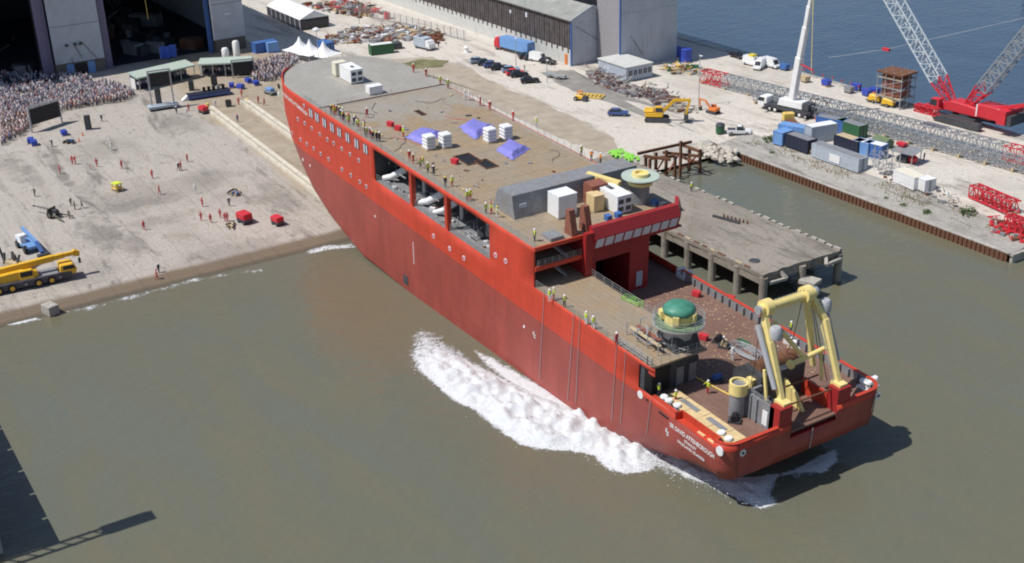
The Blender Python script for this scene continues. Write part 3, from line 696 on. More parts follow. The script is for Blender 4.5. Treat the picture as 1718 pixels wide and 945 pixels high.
# bulwark lining round the stern (cap rail + inner face), each run its own piece
def bulwark(path, z0, z1, name='bulwark', th=0.28):
    mb = MB()
    for (a, b) in zip(path, path[1:]):
        a, b = Vector((*a, 0)), Vector((*b, 0)); d = (b-a).normalized(); n_ = Vector((-d.y, d.x, 0))
        q = [a+n_*.06, b+n_*.06, b+n_*(.06+th), a+n_*(.06+th)]
        mb.add([(p.x, p.y, z) for z in (z0, z1) for p in q], [(0, 3, 2, 1), (4, 5, 6, 7), (0, 1, 5, 4), (1, 2, 6, 5), (2, 3, 7, 6), (3, 0, 4, 7)])
    o = mb.build(name, 'grey_steel', SHIP); mb = MB()
    for (a, b) in zip(path, path[1:]):
        a, b = Vector((*a, 0)), Vector((*b, 0)); d = (b-a).normalized(); n_ = Vector((-d.y, d.x, 0)); q = [a-n_*.08, b-n_*.08, b+n_*(.1+th), a+n_*(.1+th)]
        mb.add([(p.x, p.y, z) for z in (z1, z1+.07) for p in q], [(0, 3, 2, 1), (4, 5, 6, 7), (0, 1, 5, 4), (1, 2, 6, 5), (2, 3, 7, 6), (3, 0, 4, 7)])
    mb.build('cap_rail', 'hull_red', o); return o
bulwark([(-12.7, -12), (-8.5, -12)], AD, 8.8)
bulwark([(-2, -12)]+[(-2+2*math.sin(i*math.pi/12), -(10+2*math.cos(i*math.pi/12))) for i in range(7)]+[(0, -4.5)], AD, 8.8)
bulwark([(0, 6.4)]+[(x*1.0+.0, y) for x, y in reversed([(-2+2*math.sin(i*math.pi/12), 10+2*math.cos(i*math.pi/12)) for i in range(7)])]+[(-36.5, 12)], AD, 8.8)
sb('recess_wall', 'hull_red', (-8.5, -2.0, -11.05, -10.9, AD, 8.78), (-8.62, -8.45, -11.9, -10.9, AD, 8.78), (-2.08, -1.95, -11.9, -10.9, AD, 8.78))
sb('recess_shelf', 'hull_red', (-8.5, -2.0, -11.95, -11.05, PL-.25, PL-.02))
for i, x in enumerate((-4.6, -2.9)): sb('shelf_pad', 'plywood', (x-.6, x+.5, -11.6, -11.3, PL-.02, PL+.1))
for i in range(24):      # stiffeners inside the starboard bulwark
    sb('bulwark_rib', 'grey_steel', (-35+i*1.42, -34.85+i*1.42, 11.35, 11.7, AD, 8.7))
# transom posts
for y0, y1, zt in ((-4.5, -2.6, 11.0), (4.4, 6.4, 10.6)):
    sb('transom_post', 'shaded_red', (-1.6, -.02, y0, y1, AD-.5, zt)); 
sb('transom_sill', 'shaded_red', (-.5, .06, -2.6, 4.4, 6.6, 6.85))
sb('ramp_side', 'hull_red', (-6, -1.6, 4.3, 4.5, 6.4, 9.6)); sb('ramp_side', 'dark_steel', (-7, -1.6, -2.7, -2.45, 6.4, 10.2))
sb('ramp_floor', 'aft_deck', (-7, -.5, -2.6, 4.4, AD+.01, AD+.03))
for x, z in ((-1.2, 10.3), (-3.6, 10.9)):
    mb = MB(); mb.cyl((x, -2.9, z), (x, 4.7, z-.1), .11, n=8); mb.build('rusty_pipe', 'rust', SHIP)
mb = MB(); mb.side([(-6, 7.7), (-2.2, 7.7), (-3.6, 9.4), (-5.6, 10.4)], 1.3, 1.7); mb.build('roller_cheek', 'pale_yellow', SHIP)
mb = MB(); mb.side([(-10.2, 7.6), (-5.6, 7.6), (-5.6, 11.6), (-8.6, 11.9), (-10.2, 10.6)], -2.2, 4.6); mb.build('winch_house', 'dark_steel', SHIP)
mb = MB(); mb.cyl((-7.4, -1.5, 11.6), (-7.4, 4.2, 11.6), 1.0, n=14); mb.build('winch_drum', 'rust', SHIP, smooth=True)

# lower side: platform house
sb('platform_house', 'dark_steel', (-37.3, -14.5, -11.85, -4.0, AD, MD-.2))
sb('platform_deck', 'brown_deck', (-41, -13.2, -11.93, -3.7, MD-.2, MD))
for y0 in (-7.1, -5.2): sb('door', 'grey_steel', (-14.52, -14.38, y0, y0+1.05, AD+.1, AD+2.5))
sb('door', 'black', (-14.5, -14.42, -10.6, -8.1, AD+.1, AD+3.2))
sb('aft_bulwark_end', 'hull_red', (-13.6, -12.5, -12.02, -11.9, 11.4, 12.3))

# port gallery with three big openings
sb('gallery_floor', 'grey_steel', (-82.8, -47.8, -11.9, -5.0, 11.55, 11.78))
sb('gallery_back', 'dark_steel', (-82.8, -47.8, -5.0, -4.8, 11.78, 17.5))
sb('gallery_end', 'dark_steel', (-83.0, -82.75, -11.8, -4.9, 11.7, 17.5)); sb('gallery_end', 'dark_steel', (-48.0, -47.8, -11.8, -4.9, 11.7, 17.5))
for xc in (-70.5, -60.0): sb('mullion', 'hull_red', (xc-.45, xc+.45, -11.95, -11.4, 11.7, 17.0))
for xc in (-79.5, -75.2, -68, -64.5, -56.5, -52):
    sb('gallery_frame', 'dark_steel', (xc-.15, xc+.15, -5.6, -5.05, 11.8, 17.4))
for (x, dx, r) in ((-78.6, 3.0, .55), (-67.0, 3.0, .58), (-63.0, 2.6, .48)):
    mb = MB(); pts = [(x-dx, -10.9, 12.2), (x-dx*.55, -10.2, 12.7), (x-.4, -8.6, 13.9), (x+.2, -7.8, 15.4), (x+.4, -7.4, 17.2)]
    mb.tube(pts, [r*.75, r*.9, r, r, r], 12); mb.build('duct', 'white_paint', SHIP, smooth=True)
for (x, h) in ((-73.2, 2.2), (-65.4, 3.2), (-62.0, 2.6), (-54.8, 3.4), (-51.2, 2.0)):
    mb = MB(); mb.cyl((x, -8.2, 11.8), (x, -8.2, 11.8+h), .4, n=12); mb.cyl((x, -8.2, 11.8+h), (x, -8.2, 12.1+h), .5, .3, 12); mb.build('vent_trunk', 'galvanised', SHIP, smooth=True)
mb = MB(); mb.bar((-57.2, -8.5, 17.2), (-54.6, -9.6, 12.2), .7, .9); mb.build('inclined_brace', 'dark_steel', SHIP)
for i in range(44):
    x = random.uniform(-82, -48.6); y = random.uniform(-11.2, -9.4); s = random.uniform(.18, .6)
    mb = MB(); mb.cbox((x, y, 11.8+s*.35), (s*random.uniform(.6, 2), s*.7, s*.7), 0, random.random()); mb.build('fitting', random.choice(['galvanised', 'white_paint', 'grey_steel', 'galvanised', 'rust']), SHIP)

mb = MB()
for i in range(130):
    x = random.uniform(-82, -48.8); y = random.uniform(-11.4, -6); a = Vector((x, y, 11.9+random.choice((.1, .3, .6, 2.5, 4.5, 5.0)))); mb.bar(a, a+random.choice((Vector((random.uniform(.6, 3), 0, 0)), Vector((0, random.uniform(.6, 2), 0)), Vector((0, 0, random.uniform(.4, 1.6))))), random.choice((.06, .1, .14)))
o = mb.build('pipework', 'galvanised', SHIP); o['kind'] = 'stuff'
def railing(path, h=1.05, sp=1.8, name='railing', m_='galvanised', parent=None, r=.032, bars=3):
    mb = MB()
    for a, b in zip(path, path[1:]):
        a, b = Vector(a), Vector(b); L = (b-a).length; n = max(1, int(L/sp))
        for i in range(n+1):
            p = a.lerp(b, i/n); mb.bar(p, p+Vector((0, 0, h)), r*1.3)
        for k in range(bars):
            o_ = Vector((0, 0, h*(k+1)/bars)); mb.bar(a+o_, b+o_, r)
    return mb.build(name, m_, parent or SHIP)
pth = [(x, -hb(x, FD)+.18, FD) for x in (-37.6, -60, -80, -100, -106, -110)]
railing(pth); railing([(x, -y, z) for x, y, z in pth[1:]])
railing([(-82.2, -11.8, 11.8), (-48.4, -11.8, 11.8)], 1.0, 1.9)
railing([(-37.2, -11.8, MD), (-22, -11.8, MD)]); railing([(-37, -3.9, MD), (-17, -3.9, MD)])
railing([(-20.5, -11.9, MD), (-14, -11.9, MD), (-13.3, -11.9, MD)], 1.2, 1.3, r=.07); railing([(-13.3, -11.8, MD), (-13.3, -4, MD)], 1.2, 1.3)
railing([(-102.3, -11, FD), (-102.3, 4, FD)], 1.0, 2.4); 

# aft face of the superstructure
sb('aft_wall', 'shaded_red', (-43, -37, -4.5, -2.6, AD, 17.5)); sb('aft_wall', 'shaded_red', (-43, -37, 3.0, 6.2, AD, 15.4)); sb('aft_wall', 'shaded_red', (-43, -37, -2.6, 3.0, 13.6, 15.4))
sb('corner_column', 'shaded_red', (-37.0, -36.3, -4.75, -3.5, MD, 18.25))
sb('hangar_side', 'dark_steel', (-50, -43, -4.5, -2.7, AD, 13.7)); sb('hangar_side', 'dark_steel', (-50, -43, 3.1, 6.1, AD, 13.7)); sb('hangar_back', 'dark_steel', (-50.2, -50, -4.5, 11.9, AD, FD-.2)); sb('hangar_roof', 'dark_steel', (-50, -43, -4.5, 11.9, 13.7, 13.9))
sb('soffit', 'shaded_red', (-50, -37.3, 6.2, 11.95, 15.0, 15.2))
sb('door', 'pale_grey_blue', (-36.99, -36.9, 4.2, 5.2, AD+.5, AD+2.7))
mb = MB(); prof = [(-37.35, 15.2), (-36.7, 15.3), (-36.0, 17.35), (-36.7, 18.75), (-37.5, 18.75)]
mb.side(prof, -3.5, 10.6)
n = len(prof); mb.add([(x, 10.6, z) for x, z in prof]+[(x-2.0, 12.35, z) for x, z in prof], [(i, n+i, n+(i+1) % n, (i+1) % n) for i in range(n)]+[tuple(range(n, 2*n))])
mb.build('bridge_band', 'shaded_red', SHIP)
for i in range(9):
    y0 = -3.15+i*1.52; y1 = y0+1.22; q = lambda y, z: (-36.7+(z-15.3)*.342+.03, y, z)
    mb = MB(); mb.quad(q(y0, 15.85), q(y1, 15.85), q(y1, 17.2), q(y0, 17.2)); o = mb.build('window', 'window_film', SHIP)
    md = o.modifiers.new('th', 'SOLIDIFY'); md.thickness = .04
for (a, b) in ((.18, .42), (.6, .84)):
    q = lambda s, z: (-36.7+(z-15.3)*.342-2*s+.03, 10.63+1.75*s, z); mb = MB(); mb.quad(q(a, 16.05), q(b, 16.05), q(b, 17.15), q(a, 17.15)); mb.build('window', 'window_film', SHIP)
# port corner balconies
sb('balcony_back', 'shaded_red', (-41.2, -41, -11.9, -4.5, MD, FD-.2)); sb('balcony_floor', 'brown_deck', (-41, -37.2, -11.9, -4.5, 14.75, 14.95)); sb('balcony_fascia', 'hull_red', (-37.25, -37.05, -11.98, -4.5, 14.55, 15.15)); sb('roof_fascia', 'hull_red', (-37.45, -37.2, -12.0, -4.6, 17.3, 17.82))
sb('hull_return', 'shaded_red', (-41, -37.42, -11.93, -11.8, MD, FD-.18))
railing([(-37.15, -11.6, 14.95), (-37.15, -4.9, 14.95)], 1.0, 1.1)
for z in (MD, 14.95):
    mb = MB(); mb.bar((-38.2, -6.4, z), (-40.2, -8.8, z+2.6), .9, .12); mb.build('stair', 'galvanised', SHIP)
sb('door', 'pale_grey_blue', (-41.0, -40.9, -11.2, -10.3, 15.0, 17.0))
# casing on the fore deck
mb = MB(); L_, R_ = -9.3, 11.3
a = [(-51.8, FD), (-46.2, FD), (-46.9, FD+3.2), (-50.4, FD+3.2)]
mb.side(a, L_, R_); mb.build('funnel_casing', 'grey_steel', SHIP)
for y in (-8.3, -3.4): sb('casing_panel', 'pale_grey_blue', (-46.75, -46.5, y, y+1.1, FD+.9, FD+1.9))
sb('casing_box', 'rust_red', (-46.3, -44.2, 1.8, 4.4, FD, FD+3.0))
for y, c_ in ((-5.6, 'rust_red'), (-3.3, 'rust_red')):
    mb = MB(); mb.side([(-39.4, FD), (-37.5, FD), (-38.4, FD+3.4), (-39.1, FD+3.4)], y-.45, y+.45); mb.build('mast_stub', c_, SHIP)
sb('vent_hood', 'grey_steel', (-40, -37.8, -9.2, -7.2, FD, FD+.5))
# forward crane pedestal with yellow ring and arm
pc = Vector((-42.2, 8.3, FD))
mb = MB(); mb.cyl(pc, pc+Vector((0, 0, 3.2)), 1.35, 1.35, 18); mb.build('crane_pedestal', 'grey_steel', SHIP, smooth=True)
mb = MB(); mb.lathe([(1.5, 3.2), (2.1, 3.5), (2.6, 3.75), (2.6, 3.9), (1.2, 3.9)], pc, 24); mb.build('pedestal_platform', 'canopy_green', SHIP, smooth=True)
mb = MB(); mb.lathe([(1.15, 3.9), (1.15, 4.35), (.75, 4.35), (.75, 4.0)], pc, 20); mb.build('slewing_ring', 'pale_yellow', SHIP, smooth=True)
mb = MB(); mb.lathe([(1.6, 2.75), (1.75, 2.8), (1.75, 3.2), (1.6, 3.2)], pc, 20); mb.build('collar', 'pale_yellow', SHIP, smooth=True)
mb = MB(); mb.bar(pc+Vector((-1.5, -2.3, 2.6)), pc+Vector((-6.2, -4.4, 2.9)), .9, .8); mb.bar(pc+Vector((-5.0, -4, 0)), pc+Vector((-5.0, -4, 2.5)), .4); mb.bar(pc+Vector((-2.6, -3, 0)), pc+Vector((-2.6, -3, 2.5)), .4); mb.build('crane_arm', 'pale_yellow', SHIP)
# aft pedestal with round railed platform, yellow base and green sheet
pc = Vector((-16.2, -5.8, MD))
mb = MB(); mb.add([(pc.x+sx*2.1, pc.y+sy*2.0, MD) for sx, sy in ((-1, -1), (1, -1), (1, 1), (-1, 1))]+[(pc.x+sx*1.65, pc.y+sy*1.65, MD+1.7) for sx, sy in ((-1, -1), (1, -1), (1, 1), (-1, 1))], [(0, 3, 2, 1), (4, 5, 6, 7), (0, 1, 5, 4), (1, 2, 6, 5), (2, 3, 7, 6), (3, 0, 4, 7)]); mb.build('pedestal_base', 'dark_steel', SHIP, bevel=.15)
mb = MB(); mb.lathe([(1.85, 1.2), (1.85, 2.0), (1.95, 2.3), (2.25, 2.66)], pc, 24); mb.build('pedestal_neck', 'galvanised', SHIP, smooth=True)
pf = MB(); pf.lathe([(2.2, 2.62), (3.05, 2.72), (3.1, 2.95), (2.8, 2.97)], pc, 32); plat = pf.build('round_platform', 'galvanised', SHIP, smooth=True)
mb = MB(); mb.lathe([(.2, 2.98), (2.95, 2.98), (2.95, 3.02), (.2, 3.02)], pc, 32); mb.build('platform_floor', 'green_floor' if 'green_floor' in MATS else mat('green_floor', (0.16, 0.24, 0.14), .7), SHIP)
mb = MB()
for i in range(28):
    a0, a1 = i*math.pi/14, (i+1)*math.pi/14; c0 = Vector((pc.x+3.0*math.cos(a0), pc.y+3.0*math.sin(a0), MD+2.95)); c1 = Vector((pc.x+3.0*math.cos(a1), pc.y+3.0*math.sin(a1), MD+2.95))
    for h in (.37, .74, 1.1): mb.bar(c0+Vector((0, 0, h)), c1+Vector((0, 0, h)), .045)
    if i % 2 == 0: mb.bar(c0, c0+Vector((0, 0, 1.1)), .06)
mb.build('platform_railing', 'galvanised', SHIP)
mb = MB(); mb.lathe([(1.75, 3.02), (1.75, 4.35), (1.5, 4.5)], pc, 12)
for i in range(5):
    a0 = i*1.2566+.4; mb.cbox((pc.x+1.9*math.cos(a0), pc.y+1.9*math.sin(a0), MD+3.9), (.5, .7, 1.0), 0, a0)
mb.cbox((pc.x-1.2, pc.y-1.5, MD+4.0), (.8, .6, .7)); mb.build('slewing_base', 'pale_yellow', SHIP)
bm = bmesh.new(); bmesh.ops.create_icosphere(bm, subdivisions=3, radius=1.95)
for v in bm.verts:
    v.co.z *= .5; v.co *= 1+.07*mnoise.noise(v.co*1.5)
    if v.co.z < -.15: v.co.z = -.15-.25*abs(mnoise.noise(v.co*2))
me = bpy.data.meshes.new('cover_sheet'); bm.to_mesh(me); bm.free(); me.materials.append(mat('green_sheet', (0.06, 0.235, 0.165), .5, var=.25, bump=.5, bscale=2)); o = bpy.data.objects.new('cover_sheet', me); C.objects.link(o); o.parent = SHIP; o.location = pc+Vector((0, 0, 4.5))
for p in me.polygons: p.use_smooth = True
# scaffold clutter by the pedestal
mb = MB()
for i in range(34):
    a = Vector((random.uniform(-21.5, -15), random.uniform(-9.6, -7.4), MD+random.uniform(.1, 1.6))); mb.bar(a, a+Vector((random.uniform(-2, 2), random.uniform(-.6, .6), random.uniform(-.4, .6))), .09)
for x in (-21, -19, -17, -15):
    for y in (-9.6, -7.6): mb.bar((x, y, MD), (x, y, MD+1.7), .1)
mb.build('scaffolding', 'galvanised', SHIP)
sb('scaffold_board', 'timber', (-21, -15.2, -9.4, -8.9, MD+1.0, MD+1.06)); sb('scaffold_board', 'rust_red', (-20.6, -16.2, -8.6, -8.1, MD+1.1, MD+1.16))

# stern pedestal pipe and grey bulkhead
mb = MB(); mb.cyl((-6.0, -5.2, AD), (-6.0, -5.2, AD+4.0), .95, n=20); pd = mb.build('stern_pedestal', 'grey_steel', SHIP, smooth=True)
mb = MB(); mb.lathe([(.98, 2.9), (1.08, 2.9), (1.08, 4.3), (.85, 4.3), (.85, 3.7), (.1, 3.7)], (-6.0, -5.2, AD), 20); mb.build('pedestal_ring', 'pale_yellow', SHIP, smooth=True)
sb('stern_bulkhead', 'grey_steel', (-5.2, -.9, -4.5, -4.3, AD, AD+3.2)); sb('stern_bulkhead', 'grey_steel', (-5.3, -5.0, -4.6, -2.5, AD, AD+3.4)); sb('bulkhead_rib', 'grey_steel', (-3.6, -3.45, -4.7, -4.5, AD, AD+3.1)); sb('bulkhead_rib', 'grey_steel', (-4.6, -4.45, -4.7, -4.5, AD, AD+3.1))
sb('door', 'white_paint', (-2.6, -1.8, -4.58, -4.5, AD+.4, AD+2.2)); railing([(-5.2, -4.4, AD+3.3), (-1.6, -4.4, AD+3.2)], .5, .9)
sb('yellow_bracket', 'pale_yellow', (-7.4, -6.4, -2.8, -2.2, AD+2.2, AD+3.4))
# A-frame
AF = bpy.data.objects.new('a_frame', None); C.objects.link(AF); AF.parent = SHIP
mb = MB(); mb.cyl((-6, -3.1, 20.4), (-6, 5.1, 20.25), .55, n=18); mb.build('crossbeam', 'pale_yellow', AF, smooth=True)
for y in (-2.1, 3.9):
    mb = MB(); mb.cyl((-6, y-.5, 20.4), (-6, y+.5, 20.4), .95, n=20); mb.build('collar', 'pale_yellow', AF, smooth=True)
for y in (-3.45, 5.0):
    mb = MB(); mb.cyl((-6, y, 20.38), (-6, y+.45, 20.38), .5, n=14); mb.build('end_cap', 'galvanised', AF, smooth=True)
def beam(a, b, w0, w1, d0, d1, name, m_):
    a, b = Vector(a), Vector(b); d = (b-a).normalized(); x = Vector((0, 1, 0)); y = d.cross(x).normalized(); mb = MB(); v = []
    for p, ww, dd in ((a, w0, d0), (b, w1, d1)):
        for i, j in ((-1, -1), (1, -1), (1, 1), (-1, 1)): v.append(p+x*i*ww*.4+y*j*dd*.42)
    mb.add(v, [(0, 3, 2, 1), (4, 5, 6, 7), (0, 1, 5, 4), (1, 2, 6, 5), (2, 3, 7, 6), (3, 0, 4, 7)]); return mb.build(name, m_, AF, bevel=.06)
beam((-1.1, -3.0, 10.4), (-4.4, -2.75, 17.0), .75, .85, .7, 1.1, 'leg', 'pale_yellow'); beam((-4.4, -2.75, 16.9), (-6, -2.5, 20.2), .85, .75, 1.1, .8, 'leg', 'pale_yellow')
beam((-1.2, 5.6, 10.4), (-4.6, 5.7, 17.3), .75, .95, .7, 1.2, 'leg', 'pale_yellow'); beam((-4.6, 5.7, 17.2), (-6, 4.7, 20.0), .9, .75, 1.1, .8, 'leg', 'pale_yellow')
beam((-5.2, 5.4, 11.0), (-5.9, 4.0, 19.8), .65, .8, .7, .8, 'strut', 'pale_yellow'); beam((-4.1, 2.5, 13.6), (-5.9, -1.0, 18.4), .6, .7, .6, .7, 'strut', 'pale_yellow')
beam((-3.3, -3.4, 10.2), (-4.4, -3.1, 13.6), .4, .4, .4, .4, 'strut', 'pale_yellow'); beam((-3.2, 4.9, 10.2), (-4.2, 5.3, 13.8), .4, .4, .4, .4, 'strut', 'pale_yellow')
mb = MB(); mb.cyl((-4.0, .6, 13.3), (-4.0, 5.7, 13.8), .3, n=12); mb.cyl((-4.0, .35, 13.28), (-4.0, .65, 13.3), .55, n=12); mb.build('tie_bar', 'pale_yellow', AF, smooth=True)
mat('wrap_grey', (0.40, 0.41, 0.44), .6, var=.15, scale=5, bump=.6)
for (a, b) in (((-2.1, -3.55, 12.4), (-5.7, -3.45, 18.7)), ((-2.6, 6.5, 12.6), (-5.2, 6.4, 18.0))):
    mb = MB(); mb.cyl(a, b, .3, .36, 10); mb.build('wrapped_ram', 'wrap_grey', AF, smooth=True)
for c_ in ((-4.3, -2.0, 17.9), (-5.2, 6.2, 18.6)):
    mb = MB(); mb.lathe([(.3, -.8), (.75, -.6), (.8, .4), (.5, .8)], c_, 12); mb.build('wrapped_hinge', 'wrap_grey', AF, smooth=True)
for y, z in ((-3.1, 11.0), (5.5, 10.6)):
    mb = MB(); mb.cbox((-1.1, y, z), (1.5, 1.2, .6)); mb.build('foot_plate', 'pale_yellow', AF)

for (a, b) in (((-1.5, -2.5, 10.8), (-5.4, -2.2, 19.6)), ((-1.6, 5.1, 10.9), (-5.4, 5.0, 19.2))):
    a, b = Vector(a), Vector(b); mb = MB()
    for s_ in (-.22, .22): mb.bar(a+Vector((0, s_, 0)), b+Vector((0, s_, 0)), .05)
    for k in range(26): q = a.lerp(b, k/25); mb.bar(q+Vector((0, -.22, 0)), q+Vector((0, .22, 0)), .04)
    mb.build('ladder', 'galvanised', AF)
for (a, b, s_) in (((-6, -2.8, 20.0), (-5.0, -4.4, 11.2), .5), ((-6, 4.6, 19.9), (-4.6, 6.6, 9.2), .6), ((-5.9, -1.4, 19.7), (-7.4, .4, 12.0), .9), ((-5.9, 3.2, 19.7), (-7.2, 2.8, 12.0), .8), ((-6.4, 5.4, 19.0), (-4.2, 7.0, 8.9), .3)):
    a, b = Vector(a), Vector(b); mb = MB(); mb.tube([a.lerp(b, k/10)+Vector((0, .25*s_*math.sin(k*.314), -s_*math.sin(k*.314))) for k in range(11)], .045, 5); mb.build('hydraulic_hose', 'black_rubber', AF)
for k in range(14):
    mb = MB(); mb.cbox((-6, -1.4+k*.36, 21.02), (.12, .12, .1)); mb.build('bolt', 'grey_steel', AF)
# mooring gear, plywood, lettering, windows, portholes
for i, (u, v) in enumerate(((1114, 672), (1122, 678), (1136, 686), (1210, 732), (1222, 742), (1448, 645), (1456, 648), (1466, 640))):
    p = SH(u, v, AD+.5); mb = MB(); mb.cyl((p.x, p.y, AD), (p.x, p.y, AD+1.0), .32, n=10); mb.cyl((p.x, p.y, AD+.95), (p.x, p.y, AD+1.15), .5, .4, 10); mb.cbox((p.x, p.y, AD+.1), (1.3, .8, .2)); mb.build('bollard', 'white_paint', SHIP)
p = SH(1148, 462, AD+.3)
mb = MB(); mb.cbox((p.x, p.y, AD+.25), (1.8, 1.6, .5)); mb.cbox((p.x-.7, p.y, AD+.8), (.5, 1.4, .7)); mb.cbox((p.x+.7, p.y, AD+.8), (.5, 1.4, .7)); mb.build('fairlead', 'white_paint', SHIP)
for i, (u, v) in enumerate(((1310, 560), (1322, 572), (1330, 578), (1335, 590))):
    p = SH(u, v, AD+.3); mb = MB(); mb.cbox((p.x, min(11.2, p.y), AD+.4), (.9, .7, .8), 0, i*.4); mb.build('fairlead', 'white_paint', SHIP)
def hull_disc(u, v, r, name, m_, tilt=None, n=10, dz=.02):
    p = hullhit(u, v); e = .3
    nrm = Vector((p.x+e, -hb(p.x+e, p.z), p.z))-Vector((p.x-e, -hb(p.x-e, p.z), p.z)); nv = Vector((nrm.y, -nrm.x, 0)).normalized()
    nv = nv if nv.y < 0 else -nv
    q = Vector((p.x, -hb(p.x, p.z), p.z)); mb = MB(); mb.cyl(q-nv*.05, q+nv*(.09+dz), r, r, n); return mb.build(name, m_, SHIP), q, nv
port = [(278, 345), (237, 432), (283, 460), (330, 492), (383, 533), (433, 567), (475, 592), (528, 630), (583, 665), (640, 705), (200, 525), (257, 568), (297, 597), (342, 628), (388, 662), (440, 698), (530, 765), (588, 803), (648, 848), (690, 878)]
for a, b in port:
    u, v = 440+a/3.939, 90+b/3.939; o, q, nv = hull_disc(u, v, .36, 'porthole', 'window_film')
    mb = MB(); mb.cyl(q+nv*.05, q+nv*.13, .24, n=8); mb.build('pane', 'glass_dark', o)
for u, v in ((728, 396), (755, 417), (779, 433), (832, 428), (849, 438)): 
    o, q, nv = hull_disc(u, v, .38, 'porthole', 'window_film'); mb = MB(); mb.cyl(q+nv*.05, q+nv*.13, .22, n=8); mb.build('pane', 'bright_red', o)
for u, v, r in ((1075, 662, .5), (1208, 757, .55), (509, 268, .3), (521, 278, .22), (880, 548, .2), (630, 363, .18)): hull_disc(u, v, r, 'disc_marking', 'white_paint', n=14)
for u, v, r in ((1246, 760, .42), (1473, 664, .45)):
    p = SH(u, v, .03, 0); mb = MB(); mb.cyl((-.02, p.y, p.z), (.1, p.y, p.z), r, n=14); o = mb.build('disc_marking', 'white_paint', SHIP); mb = MB(); mb.cyl((.1, p.y, p.z), (.13, p.y, p.z), r*.45, n=10); mb.build('hole', 'black', o)
def ico(u, v):      # thruster warning mark: a small cross in white
    q = hullhit(u, v); mb = MB()
    for dx, dz, sx, sz in ((0, 0, .16, .9), (0, .05, .55, .18), (.1, -.3, .4, .16), (-.1, .32, .36, .16)): mb.cbox((q.x+dx, -12.075, q.z+dz), (sx, .03, sz))
    mb.build('thruster_mark', 'white_paint', SHIP)
ico(897, 562); ico(1120, 725)
for u, v in ((1086, 671), (1110, 694), (1118, 700)):
    p = SH(u, v, -12.02, 1); mb = MB(); mb.cbox((p.x, -12.05, p.z), (.5 if u < 1100 else .9, .06, .28)); mb.build('freeing_port', 'black', SHIP)
p = SH(681, 470, -12.05, 1); mb = MB(); mb.cbox((p.x, -12.05, p.z), (1.6, .08, 1.5)); mb.build('sea_chest_grid', 'dark_steel', SHIP)
p = SH(694, 425, -12.05, 1); mb = MB(); mb.cbox((p.x, -12.05, p.z), (.14, .06, 3.6)); mb.build('draught_scale', 'white_paint', SHIP)
for (u, v) in ((522.5, 190), (532.7, 197), (545, 206), (558, 214), (570, 222), (584, 231), (599, 241), (614, 250)):
    p = hullhit(u, v)
    for k in (-1, 1):
        x = p.x+k*.40; y = -hb(x, p.z); y2 = -hb(x+.2, p.z); a = math.atan2(y2-y, .2)
        mb = MB(); mb.cbox((0, 0, 0), (.74, .14, 1.55)); o = mb.build('window', 'dark_steel', SHIP); o.location = (x, y-.04, p.z); o.rotation_euler.z = a
        mb = MB(); mb.cbox((.08, -.10, 0), (.36, .06, 1.35)); mb.build('pane', 'window_film', o)
for (u, v) in ((846, 436),): pass
# wires trailing down the side
for (u0, v0, u1, v1) in ((913, 490, 905, 640), (963, 525, 952, 672), (973, 532, 966, 676), (1035, 575, 1026, 706), (1050, 590, 1041, 712), (1092, 670, 1085, 728)):
    a, b = SH(u0, v0, -12.12, 1), SH(u1, v1, -12.12, 1); b.z = max(b.z, -.6); mb = MB(); mb.cyl(a, b, .038, n=5); mb.build('mooring_wire', 'galvanised', SHIP)
for (u0, v0, u1, v1) in ((1364, 718, 1358, 752), (1470, 664, 1462, 690)):
    a, b = SH(u0, v0, .12, 0), SH(u1, v1, .12, 0); mb = MB(); mb.cyl(a, b, .05, n=5); mb.build('mooring_wire', 'galvanised', SHIP)
def hull_text(txt, x0, x1, z0, z1, size, name='lettering', m_='white_paint'):
    cu = bpy.data.curves.new('t', 'FONT'); cu.body = txt; cu.size = size; cu.offset = .022*size
    o = bpy.data.objects.new('t', cu); C.objects.link(o); dg = bpy.context.evaluated_depsgraph_get(); me = bpy.data.meshes.new_from_object(o.evaluated_get(dg)); bpy.data.objects.remove(o)
    bm = bmesh.new(); bm.from_mesh(me); wd = max(v.co.x for v in bm.verts)
    for v in bm.verts:
        f = v.co.x/wd
        if x0 is None:
            k = min(39, int(f*40)); q = x1[k].lerp(x1[k+1], f*40-k); x, z = q.x, q.z-.3+v.co.y
        else: x = x0+(x1-x0)*f; z = z0+(z1-z0)*f+v.co.y
        v.co = (x, -hb(x, z)-.065, z)
    r = bmesh.ops.solidify(bm, geom=bm.faces[:], thickness=-.03) if False else None
    bm.to_mesh(me); bm.free(); me.materials.clear(); me.materials.append(MATS[m_]); me.name = name
    o = bpy.data.objects.new(name, me); C.objects.link(o); o.parent = SHIP; return o
pa = hullhit(474, 156); pb = hullhit(516, 192)
hull_text('RRS SIR DAVID ATTENBOROUGH', None, [hullhit(474+42*k/40, 156+36*k/40) for k in range(41)], 0, 0, .9)
pa = SH(1124, 714, -12, 1); pb = SH(1199, 768, -12, 1); zc = (pa.z+pb.z)/2-.1
hull_text('SIR DAVID ATTENBOROUGH', pa.x, pb.x, zc, zc, .78)
xm = (pa.x+pb.x)/2; hull_text('STANLEY', xm-1.2, xm+.9, zc-.66, zc-.66, .5); hull_text('FALKLAND ISLANDS', xm-2.3, xm+2.3, zc-1.28, zc-1.28, .5)
